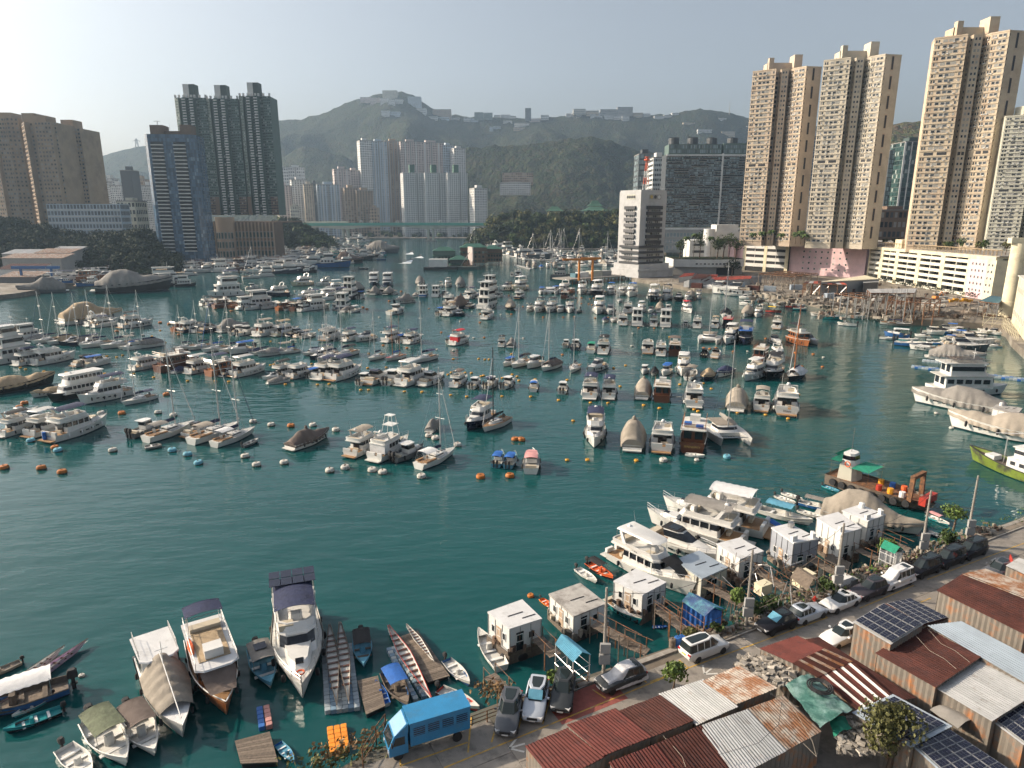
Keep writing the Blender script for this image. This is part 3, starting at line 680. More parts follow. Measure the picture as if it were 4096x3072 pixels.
# ---- left bank
def green_tower(label,xl,xr,yt,first):
 Y=660;a=PDC('L',xl,yt,Y);e=PDC('L',xr,yt,Y);W=e.x-a.x;zb=PDC('L',xl,885,Y).z;Ht=a.z-zb
 t=thing('apartment_tower',label,'apartment tower',(a.x,Y,zb),0,'grey green towers on the brown podium')
 f=[0,.14,.15,.30,.31,.44,.45,.60,.62,1.0]
 pl=[(0,2),(W*.14,0),(W*.16,3),(W*.26,3),(W*.28,-1.5),(W*.38,-1.5),(W*.40,1.2),(W*.50,1.2),(W*.52,-1.5),(W*.62,-1.5),(W*.64,3),(W*.76,3.5),(W*.78,.8),(W,1.5),(W,22),(0,22)]
 b=B();b.prism(pl,0,Ht);part('wall',b,'wall_green',t)
 nfl=44;fh=Ht/nfl;zs=[k*fh for k in range(nfl)]
 wn=wins_on(pl[0],pl[1],zs,[.3,.72],W*.045,fh*.5,fh*.35)+wins_on(pl[12],pl[13],zs,[.16,.4,.64,.88],W*.04,fh*.5,fh*.35)
 wn+=wins_on(pl[6],pl[7],zs,[.28,.72],W*.042,fh*.75,fh*.15)+wins_on(pl[2],pl[3],zs,[.5],W*.05,fh*.5,fh*.3)+wins_on(pl[10],pl[11],zs,[.3,.7],W*.04,fh*.5,fh*.3)
 wn+=wins_on(pl[4],pl[5],zs,[.5],W*.06,fh*.45,fh*.5)+wins_on(pl[8],pl[9],zs,[.5],W*.06,fh*.45,fh*.5)
 put_windows(t,wn,'win_green')
 for q_,(x0,x1)in enumerate(((.275,.385),(.515,.625))):
  bb=B();bb.box(W*x0,W*x1,-2.3,-1.52,0,fh*.42);bm_=bb.mesh('balcony','frame_white' if first else 'wall_white')
  for z in zs:ob('balcony',bm_,t,(0,0,z))
 q=B()
 for x in(.02,.14,.28,.38,.52,.62,.78,.97):q.box(W*x,W*(x+.05),.6,2.2,Ht,Ht+2.5)
 part('roof_fin',q,'wall_white',t)
 q=B();q.box(W*.28,W*.46,3,12,Ht+.01,Ht+12);part('roof_house',q,'wall_white',t);q=B();q.box(W*.462,W*.64,3.4,12,Ht+.01,Ht+12);part('roof_house',q,'wall_darkgreen',t)
 q=B();q.box(W*.78,W,.35,1.0,0,Ht*.16);part('tile_base',q,'wall_stone',t);q=B();q.box(W*.0,W*.13,-.1,2.1,0,Ht*.16);part('tile_base',q,'wall_stone',t)
 put_windows(t,wins_on((W*.78,.35),(W,.35),zs[:7],[.16,.4,.64,.88],W*.04,fh*.5,fh*.35),'win_j')
green_tower('grey green tower of the podium trio, beside the blue glass building',1095,1296,142,True)
green_tower('grey green tower in the middle of the podium trio',1294,1497,148,True)
green_tower('grey green tower of the podium trio, nearest the ridge, behind a bright gap',1503,1700,132,False)
def brown_podium():
 Y=610;a=PDC('L',1275,935,Y);e=PDC('L',1725,940,Y);W=e.x-a.x;zb=2.2;Ht=a.z-zb
 t=thing('podium_building','brown stone podium with round corner under the green towers','podium building',(a.x,Y,zb))
 b=B();b.box(0,W,0,26,0,Ht);part('wall',b,'wall_stone',t)
 b=B();b.lathe([(8,0),(8,Ht+5)],24,(W*.32,1,0));part('corner_tower',b,'wall_tan',t,smooth=40)
 wn=wins_on((W*.4,0),(W,0),[3,11,19],frac(12,.01),W*.038,5.6,.4)+wins_on((0,0),(W*.22,0),[3,11,19],frac(5,.01),W*.035,5.6,.4)
 put_windows(t,wn,'win_green',nobj=60)
 pm=B();pm.box(-.5,.5,-.9,-.002,0,Ht+.6);PM=pm.mesh('pilaster','wall_tan')
 for k in range(13):ob('pilaster',PM,t,(W*(.4+.6*k/12),0,0))
 for k in range(6):ob('pilaster',PM,t,(W*(.22*k/5),0,0))
 for k in range(8):
  an=R(200+k*20);
 put_windows(t,[(W*.32+8*math.cos(R(190+20*k)),1+8*math.sin(R(190+20*k)),z,R(280+20*k),2.0,6)for k in range(8)for z in(2.5,10.5,18.5)],'win_green',nobj=30)
 b=B();b.box(-4,W-2,12,90,Ht,Ht+1.2);part('garden_deck',b,'wall_stone',t)
brown_podium()
def blue_tower():
 Y=540;a=PDC('L',900,372,Y);e=PDC('L',1190,372,Y);W=e.x-a.x;zb=2.2;Ht=a.z-zb
 t=thing('glass_tower','blue glass tower with two columns of white balconies','apartment tower',(a.x,Y,zb),R(6))
 b=B();b.prism([(0,3),(3,0),(W,0),(W+3,4),(W+2,24),(0,24)],0,Ht);part('wall',b,'wall_dark',t)
 nfl=36;fh=Ht/nfl;zs=[k*fh for k in range(nfl)];nc=22
 wn=wins_on((3,0),(W,0),zs,[(i+.5)/nc for i in range(nc)],(W-3)/nc*.93,fh*.93,fh*.03)+wins_on((W,0),(W+3,4),zs,frac(3,0),1.4,fh*.93,fh*.03)+wins_on((W+3,4),(W+2,24),zs,frac(12,0),1.5,fh*.93,fh*.03)+wins_on((0,3),(3,0),zs,frac(3,0),1.3,fh*.93,.1)+wins_on((0,24),(0,3),zs,frac(13,0),1.5,fh*.93,.1)
 put_windows(t,wn,'win_blue',depth=.08)
 bl=B();bl.box(0,W*.26,-1.3,-.09,0,.3);bl.box(0,W*.26,-1.3,-1.22,.3,.75);BM_=bl.mesh('balcony','wall_white')
 br=B();br.box(0,W*.26,-.14,-.085,.76,fh-.05);BR=br.mesh('balcony_glazing','tint')
 for k in range(4,nfl-2):
  for x in(.15,.62):
   o=ob('balcony',BM_,t,(W*x,0,zs[k]));ob('balcony_glazing',BR,t,(W*x,0,zs[k]))
 q=B();q.box(W*.12,W*.4,4,16,Ht+.01,Ht+7);q.box(W*.4,W*.75,6,16,Ht+.01,Ht+3);q.box(W*.75,W*.98,4,16,Ht+.01,Ht+7.5);part('roof_house',q,'wall_stone',t)
 q=B();q.tube((W*.25,8,Ht+7),(W*.25,8,Ht+10),.3);q.cbox((W*.25,8,Ht+10.2),5,.4,.3);q.tube((W*.5,8,Ht+3),(W*.5,8,Ht+9),.1);part('roof_crane',q,'steel',t)
blue_tower()
def left_tower(label,Y,ybase,faces,yt,wall,caps,cols,zl=0):
 """stepped brown estate tower, faces are (x from, x to, set back from, set back to, unused) read from the photo"""
 a0=PDC('L',faces[0][0],yt,Y);zb=5;Ht=a0.z-zb
 t=thing('estate_tower',label,'apartment tower',(a0.x,Y,zb),0,'brown estate towers on the slope')
 pl=[]
 for x0,x1,s0,s1,dz in faces:
  pl+=[((PDC('L',x0,yt,Y).x-a0.x),s0),((PDC('L',x1,yt,Y).x-a0.x),s1)]
 W=pl[-1][0];poly=pl+[(W,30),(min(0,pl[0][0]),30)]
 b=B();b.prism(poly,0,Ht);part('wall',b,wall,t)
 nfl=34;fh=Ht/nfl;zs=[k*fh for k in range(nfl)];wn=[]
 for i,(x0,x1,s0,s1,dz)in enumerate(faces):
  a,e=pl[2*i],pl[2*i+1];n=max(1,int(math.dist(a,e)/2.6));wn+=wins_on(a,e,zs,frac(n,.02),1.5,fh*.46,fh*.35)
 put_windows(t,wn,'win_j')
 ledges(t,[(pl[2*i],pl[2*i+1])for i in range(len(faces))],zs,fh*.2,.3,wall)
 for(x0,x1,h)in caps:
  xa=PDC('L',x0,yt,Y).x-a0.x;xb=PDC('L',x1,yt,Y).x-a0.x
  q=B();q.box(xa,xb,6,20,Ht+.01,Ht+h);part('roof_house',q,'wall_brownish',t)
left_tower('brown estate tower cut by the photo edge',640,850,[(-180,-60,6,0,0),(-50,25,3,3,0),(30,92,0,4,0)],268,'wall_brownish',[(-60,40,5)],0)
left_tower('broad brown estate tower with a golden sunlit flank',620,850,[(62,150,14,0,0),(156,206,5,5,0),(212,320,0,0,0),(326,332,3,3,0)],296,'wall_brownish',[(112,190,8),(190,262,6)],0)
left_tower('brown estate tower at the end of its row, beside the white school',650,850,[(332,398,4,4,0),(402,505,0,0,0)],336,'wall_brownish',[(362,440,8)],0)
block('estate_tower','narrow grey tower peeking out behind the brown estate','L',528,580,490,850,900,20,30,4,'wall_grey',cat='apartment tower')
block('school_building','white school building with rows of square windows on slope','L',290,728,815,990,560,18,7,22,'wall_bluewhite','win_mid',z0=14,cat='school',ww=.7,wh=.62,yaw=6,nobj=160,roof=False,ledge='wall_white')
block('apartment_block','greenish white block beside the white school','L',735,850,800,960,600,20,7,5,'wall_pale',z0=10)
block('apartment_tower','black slim tower behind the white school','L',757,828,605,830,950,20,24,3,'wall_dark','wall_dark',cat='apartment tower')
k_=0
for xl,xr,yt,Y,wl,lab in[(592,660,672,1100,'wall_white','white tower between brown estate and black slim tower'),(645,700,655,1150,'wall_white','white stepped tower left of the black slim tower'),(690,760,700,1050,'wall_white','low white tower touching the black slim tower'),(838,900,660,1080,'wall_tan','tan tower between black slim tower and blue glass tower'),(885,945,700,1000,'wall_white','white tower against the blue glass tower')]:
 block('apartment_tower',lab,'L',xl,xr,yt,850,Y,22,26,6,wl,cat='apartment tower',ww=.5)
# ---- city behind the bridge
for xl,xr,yt,Y,fl,nc,wl,lab in[(605,662,362,1500,40,5,'wall_white','white estate tower at the sunny end of the tall white row'),(664,750,366,1530,40,7,'wall_bluewhite','pale blue estate tower, second in the tall white row'),(746,830,365,1560,40,7,'wall_tan','tan faced estate tower in the tall white row'),(832,936,368,1545,40,9,'wall_pinkwhite','pinkish estate tower in the middle of the tall white row'),(934,1066,372,1560,40,11,'wall_pinkwhite','wide pinkish estate tower behind the three grey towers'),(1068,1130,388,1580,38,5,'wall_bluewhite','narrow pale blue tower in the tall white row'),(1128,1190,405,1560,38,5,'wall_white','white estate tower closest to the wooded hill'),(463,545,520,1480,26,7,'wall_pinkwhite','pink striped white tower left of the tall white row'),(543,602,528,1500,26,5,'wall_pinkwhite','pink striped white tower touching the tall white row'),(138,200,512,1800,20,6,'wall_white','hazy white tower at the foot of the ridge'),(198,292,510,1820,20,9,'wall_white','wide hazy white tower at the foot of the ridge'),(148,215,612,1340,24,5,'wall_pinkwhite','cream tower beside the green tower flank'),(215,232,640,1360,20,2,'wall_pale','thin pale tower behind the cream one'),(228,306,580,1350,26,6,'wall_white','white tower with stepped crown near the bridge'),(222,266,726,1290,9,4,'wall_pale','low cream block at the bridge end'),(296,344,606,1310,26,4,'wall_sand','narrow golden tan tower near the bridge'),(335,374,600,1420,22,3,'wall_dark','dark tower between tan and blue towers'),(370,482,606,1330,24,8,'wall_bluewhite','blue and white checkered tower near the bridge'),(520,590,625,1330,22,5,'wall_tan','tan flat block above the bridge ramp'),(588,672,640,1325,20,6,'wall_brownish','brown flat block with pink panels above the bridge'),(668,712,735,1320,9,3,'wall_tan','low tan block beside the bushes'),(1240,1311,626,1290,20,5,'wall_white','lone white tower at the foot of the wooded hill')]:
 block('apartment_tower',lab,'B',xl,xr,yt,820,Y,24,fl,nc,wl,'win_j',cat='apartment tower',yaw=18+(nc*7)%9,ww=.5,wh=.5,group='towers of the town behind the bridge',stripes=[(.2,.25,'wall_white'),(.47,.53,'wall_grey'),(.76,.81,'wall_white')]if nc>6 else None)
for i,(xl,xr,lab)in enumerate([(845,962,'grey white triple tower nearest the pale bridge lamps'),(966,1088,'middle one of three identical grey white towers'),(1090,1200,'grey white tower of three, closest to the wooded hill')]):
 t=block('apartment_tower',lab,'B',xl,xr,540,822,1320,26,34,10,'wall_white','win_mid',cat='apartment tower',yaw=20,ww=.6,wh=.5,group='towers of the town behind the bridge',roof=False,stripes=[(.0,.06,'wall_white'),(.27,.31,'wall_white'),(.6,.66,'wall_grey')])
 W=60;zt=PDC('B',xl,540,1320).z-2;q=B();q.box(14,24,5,14,zt+.9,zt+15);part('roof_house',q,'roof_green',t)
block('hospital_building','white hospital block on the wooded hillside','V',845,1005,560,625,1500,30,6,14,'wall_white',z0=None,cat='hospital')
block('hospital_building','brownish hospital block behind the white one on hillside','V',858,1018,510,570,1560,30,5,14,'wall_tan',z0=None,cat='hospital')
# ---- hilltop buildings
hilltop=[(117,170,115,150,'wall_pinkwhite'),(170,220,118,152,'wall_pinkwhite'),(233,308,80,130,'wall_pale'),(365,432,112,168,'wall_bluewhite'),(408,460,172,196,'wall_white'),(493,590,178,220,'wall_tan'),(222,260,120,150,'wall_white'),(262,300,128,158,'wall_white'),(300,338,125,155,'wall_white'),(226,270,185,222,'wall_white'),(272,324,190,218,'wall_bluewhite'),(466,520,216,232,'wall_white'),(522,580,220,234,'wall_bluewhite'),(582,634,222,236,'wall_white'),(655,690,222,245,'wall_white'),(692,732,225,248,'wall_bluewhite'),(712,760,194,220,'wall_green'),(762,806,196,220,'wall_green'),(815,848,208,224,'wall_white'),(850,900,206,226,'wall_white'),(900,930,212,230,'wall_white'),(977,1008,172,226,'wall_dark'),(920,998,250,270,'wall_white'),(915,975,272,292,'wall_sand'),(862,910,238,252,'wall_white'),(790,810,270,295,'wall_bluewhite'),(812,850,268,282,'wall_bluewhite'),(1000,1055,226,246,'wall_pinkwhite'),(1058,1100,208,220,'wall_white'),(1190,1215,200,222,'wall_white'),(1218,1240,200,222,'wall_white'),(1228,1292,176,192,'wall_pale'),(1245,1270,202,224,'wall_white'),(1296,1360,185,198,'wall_sand'),(1315,1345,206,226,'wall_white'),(1346,1380,200,222,'wall_white'),(1368,1456,178,200,'wall_grey'),(1458,1538,166,200,'wall_grey'),(1390,1436,210,232,'wall_white'),(1438,1480,214,234,'wall_white'),(1482,1520,212,240,'wall_white'),(1540,1590,196,222,'wall_sand'),(1592,1630,200,220,'wall_white'),(1650,1698,212,232,'wall_white'),(1700,1740,208,226,'wall_white'),(1742,1778,196,212,'wall_white'),(1800,1862,248,262,'wall_sand'),(1985,2025,224,238,'wall_white'),(1876,1950,282,304,'wall_white'),(2000,2070,294,322,'wall_sand'),(2130,2165,266,280,'wall_white')]
nm=['pinkish block at the sunny end of the summit','pinkish block, second on the summit','tall pale block crowning the summit','broad pale blue slab on the summit shoulder','white terrace below the pale blue summit slab','tan apartment block in the saddle right of the summit','small white villa under the crowning block','white villa in the middle under the crowning block','white villa between crowning block and blue slab','white terraced houses on the slope under the summit','blue-white terraced houses on slope under summit']
RBV=[BVHTree.FromPolygons(HILLB[k].v,HILLB[k].f)for k in(3,5)]
for i,(xl,xr,yt,yb,wl)in enumerate(hilltop):
 u_,v_=px('V',(xl+xr)/2,yb-2);d_=Vector(ray(u_,v_)).normalized();hit=[h[0].y for h in(bv.ray_cast(Vector((0,0,CAM_H)),d_)for bv in RBV)if h[0]is not None]
 Y=min(hit)if hit else 2960
 lab=nm[i]if i<len(nm)else('dark slender tower alone on the ridge' if wl=='wall_dark' else 'yellow building on slope below the ridge saddle' if i==23 else f'pale building on the far ridge, {ORD[i - 10]} counting away from the summit')
 block('hilltop_building',lab,'V',xl,xr,yt,yb,Y,30,max(2,int((yb-yt)/5)),max(3,int((xr-xl)/6)),wl,'win_mid',z0=PDC('V',xl,yb+14,Y).z,cat='building',group='buildings along the far ridge',roof=False,side='l')
t=thing('radio_mast','thin radio mast on the ridge beside the beige tower','mast',PDC('V',2039,195,2980));q=B();q.tube((0,0,-30),(0,0,42),2.2,5,.8);part('pole',q,'wall_grey',t)
t=thing('pylon','steel pylon on the low hill beside the blue glass tower','pylon',PDC('L',865,448,2980));q=B()
for s in(-1,1):
 q.tube((9*s,0,-20),(3*s,0,30),1.6,4);q.tube((9*s,0,-20),(-3*s,0,30),1.0,4);q.tube((-16*s,0,18),(0,0,24),1.2,4)
part('frame',q,'wall_grey',t)
# ---- bridge
def bridge():
 Y=1150;a=PDC('B',340,838,Y);e=PDC('B',1290,826,Y);m1=PDC('B',790,828,Y);zd=m1.z
 t=thing('road_bridge','long concrete road bridge with green parapet','bridge',(0,Y,0))
 W0,W1=a.x-140,e.x+160
 def deck(f):
  x=W0+(W1-W0)*f;z=zd+1.2-5.5*abs(f-.55)**1.6;return x,z
 px_=[PDC('B',530,900,Y).x,PDC('B',1000,900,Y).x]
 N=44;ring=[]
 for i in range(N+1):
  x,z=deck(i/N);d=min(abs(x-p)for p in px_);h=4.2+4.6*max(0,1-d/75)**2
  ring.append([(x,-7,z),(x,9,z),(x,8,z-h),(x,-6,z-h)])
 b=B();b.loft(ring);part('deck',b,'wall_pale',t)
 b=B();b.loft([[(deck(i/N)[0],-7.3,deck(i/N)[1]+2.4),(deck(i/N)[0],-7.01,deck(i/N)[1]+2.4),(deck(i/N)[0],-7.01,deck(i/N)[1]-2.2),(deck(i/N)[0],-7.3,deck(i/N)[1]-2.2)]for i in range(N+1)]);part('parapet',b,'bridge_green',t)
 b=B();b.loft([[(deck(i/N)[0],9.01,deck(i/N)[1]+1.6),(deck(i/N)[0],9.3,deck(i/N)[1]+1.6),(deck(i/N)[0],9.3,deck(i/N)[1]-.7),(deck(i/N)[0],9.01,deck(i/N)[1]-.7)]for i in range(N+1)]);part('parapet',b,'bridge_green',t)
 b=B();b.loft([[(deck(i/N)[0],2,deck(i/N)[1]+5.2),(deck(i/N)[0],8.8,deck(i/N)[1]+5.2),(deck(i/N)[0],8.8,deck(i/N)[1]+.02),(deck(i/N)[0],2,deck(i/N)[1]+.02)]for i in range(0,16)]);part('rail_enclosure',b,'wall_pale',t)
 b=B();b.loft([[(deck(i/N)[0],2,deck(i/N)[1]+5.2),(deck(i/N)[0],8.8,deck(i/N)[1]+5.2),(deck(i/N)[0],8.8,deck(i/N)[1]+.02),(deck(i/N)[0],2,deck(i/N)[1]+.02)]for i in range(34,N)]);part('rail_enclosure',b,'wall_pale',t)
 for x in px_:
  for s in(-4,4):
   b=B();b.prism([(x+s-1.6,-4),(x+s+1.6,-4),(x+s+1.6,5),(x+s-1.6,5)],-1,zd-5);part('pier',b,'wall_pale',t)
  b=B();b.prism([(x-8,-7),(x+8,-7),(x+8,8),(x-8,8)],-1,1.6);part('pier_cap',b,'concrete',t)
 lm=B();pts=[(0,0,0),(0,0,4.5),(.8,0,5.8),(2.2,0,6.2),(3.6,0,5.8),(4.2,0,4.5),(4.2,0,0)];lm.path(pts,.45,5);LM=lm.mesh('lamp_hoop','frame_white')
 for bx_ in(612,668,812,918,1048,1160,1192):
  x=PDC('B',bx_,820,Y).x;ob('lamp_hoop',LM,t,(x,-6.5,zd+.4))
bridge()
# ==== BOATS: kit
def hull_rings(L,Bm,zb,zs,n=10,fine=1.9,tran=.86,keel=-.35,flare=.82,wl=.94):
 """stations from stern (x=-L/2) to bow; each half section: keel, chine, waterline, gunwale"""
 rings=[]
 for i in range(n+1):
  t=i/n;bt=tran+(1-tran)*min(1,t/.38)if t<.38 else max(0.012,1-((t-.38)/.62)**fine)
  x=-L/2+L*t;zg=zs+(zb-zs)*t**2.0
  hb=Bm/2*bt;xw=-L/2+L*t*wl;xk=-L/2+L*t*(wl-.05)
  fl=flare if t<.45 else flare-(t-.45)*.55
  rings.append([(xk,0,keel),(xk,hb*fl*.72,keel*.45),(xw,hb*fl,.14),(x,hb,zg),(x,-hb,zg),(xw,-hb*fl,.14),(xk,-hb*fl*.72,keel*.45)])
 return rings
def hull_mesh(key,L,Bm,zb,zs,mat,low='antifoul',**k):
 r=hull_rings(L,Bm,zb,zs,**k);b=B();n=len(r[0])
 for q in range(len(r)-1):
  for i in(0,1,2,4,5,6):
   j=(i+1)%n;b.cur=0 if i in(2,4)else 1
   b.add([r[q][i],r[q][j],r[q+1][j],r[q+1][i]],[(3,2,1,0)])
 b.cur=0;b.add(r[0],[tuple(range(n))])
 return b.mesh('hull',mat,low,smooth=35),r
def deck_mesh(r,drop,mat,inset=.94,x0=-1e9,x1=1e9,name='deck'):
 b=B();rr=[q for q in r if x0<=q[3][0]<=x1]
 for a,c in zip(rr[:-1],rr[1:]):
  b.add([(a[3][0],a[3][1]*inset,a[3][2]-drop),(a[4][0],a[4][1]*inset,a[4][2]-drop),(c[4][0],c[4][1]*inset,c[4][2]-drop),(c[3][0],c[3][1]*inset,c[3][2]-drop)],[(0,1,2,3)])
 return b.mesh(name,mat)
def rail_mesh(r,h,x0,x1,mat='steel',rad=.025,posts=True,name='rail'):
 b=B()
 for s in(3,4):
  pts=[Vector(q[s])*1 for q in r if x0<=q[s][0]<=x1]
  pts=[Vector((p.x,p.y*.95,p.z))for p in pts]
  b.path([p+Vector((0,0,h))for p in pts],rad,4)
  b.path([p+Vector((0,0,h*.5))for p in pts],rad*.7,4)
  if posts:
   for p in pts:b.tube(p,p+Vector((0,0,h)),rad,4)
 return b.mesh(name,mat)
def oct_(x0,x1,w,z,c=.25,wf=1.0):
 """plan outline with cut corners; wf narrows the front"""
 f=w*wf
 return[(x0+c*.4,-w,z),(x1-c*2,-(w*.25+f*.75),z),(x1,-f*.62,z),(x1,f*.62,z),(x1-c*2,w*.25+f*.75,z),(x0+c*.4,w,z),(x0,w*.85,z),(x0,-w*.85,z)]
def house(b,x0,x1,w,z0,z1,rf=.5,rb=.1,tp=.9,wf=.85):
 return b.loft([oct_(x0,x1,w,z0,wf=wf),oct_(x0+rb,x1-rf,w*tp,z1,wf=wf)])
def house_band(b,x0,x1,w,z0,z1,za,zb,rf=.5,rb=.1,tp=.9,wf=.85,out=.02):
 def at(z):
  f=(z-z0)/(z1-z0);a=oct_(x0,x1,w,z0,wf=wf);c=oct_(x0+rb,x1-rf,w*tp,z1,wf=wf)
  return[(p[0]+(q[0]-p[0])*f+(out if p[0]>(x0+x1)/2 else-out),(p[1]+(q[1]-p[1])*f)*(1+out/w),z)for p,q in zip(a,c)]
 return b.loft([at(za),at(zb)])
def canopy_mesh(x0,x1,w,z,mat,arch=.25,name='canopy',nx=6,ny=6,th=.03):
 b=B()
 f=lambda a,c:(x0+(x1-x0)*a,w*(2*c-1),z+arch*(1-(2*c-1)**2)+.06*math.sin(a*math.pi*nx)**2*-1)
 b.grid(nx*2,ny,f);b.grid(nx*2,ny,lambda a,c:(f(a,c)[0],f(a,c)[1],f(a,c)[2]-th))
 return b.mesh(name,mat,smooth=50)
def posts_mesh(pts,z0,z1,mat='steel',r=.03,name='post'):
 b=B()
 for x,y in pts:b.tube((x,y,z0),(x,y,z1),r,5)
 return b.mesh(name,mat)
def fenders(r,mat,every=2,z=.55,rad=.16):
 b=B();out=[]
 for q in r[2:-2:every]:
  for s in(3,4):
   sg=1 if s==3 else-1;b=B();b.lathe([(.04,0),(rad,.12),(rad,.55),(.04,.68)],7,(q[s][0],q[s][1]*.97+sg*rad*.6,q[s][2]*.35));out.append(('fender',b.mesh('fender',mat,smooth=50),[]))
 return out
def outboard(x,y,z,name='outboard_motor',s=1.0):
 b=B();b.loft([oct_(x-.62*s,x+.05*s,.2*s,z+.35*s,c=.1),oct_(x-.6*s,x,.24*s,z+.75*s,c=.1),oct_(x-.5*s,x-.08*s,.15*s,z+.95*s,c=.1)])
 b.box(x-.42*s,x-.18*s,y-.08*s,y+.08*s,z-.55*s,z+.36*s);b.box(x-.55*s,x-.1*s,y-.14*s,y+.14*s,z-.2*s,z-.15*s)
 if y:
  for i in range(len(b.v)-16-0):
   if i<24:b.v[i]=(b.v[i][0],b.v[i][1]+y,b.v[i][2])
 return(name,b.mesh(name,'rubber',smooth=40),[])
def dinghy_parts(L=3.2,mat='canvas_grey',deckmat='gelcoat_deck'):
 b=B();w=L*.24
 pts=[(-L/2,w),(0,w*1.05),(L*.3,w*.8),(L*.48,0),(L*.3,-w*.8),(0,-w*1.05),(-L/2,-w)]
 b.path([(x,y,.28)for x,y in pts],.2,7);d=B();d.add([(-L/2,w,.2),(-L/2,-w,.2),(0,-w,.2),(L*.4,0,.2),(0,w,.2)],[(0,1,2,3,4)])
 s=B();s.box(-L*.15,-L*.05,-w,w,.3,.42)
 return[('tube',b.mesh('tube',mat,smooth=60),[]),('floor',d.mesh('floor',deckmat),[]),('seat',s.mesh('seat','white_plastic'),[])]
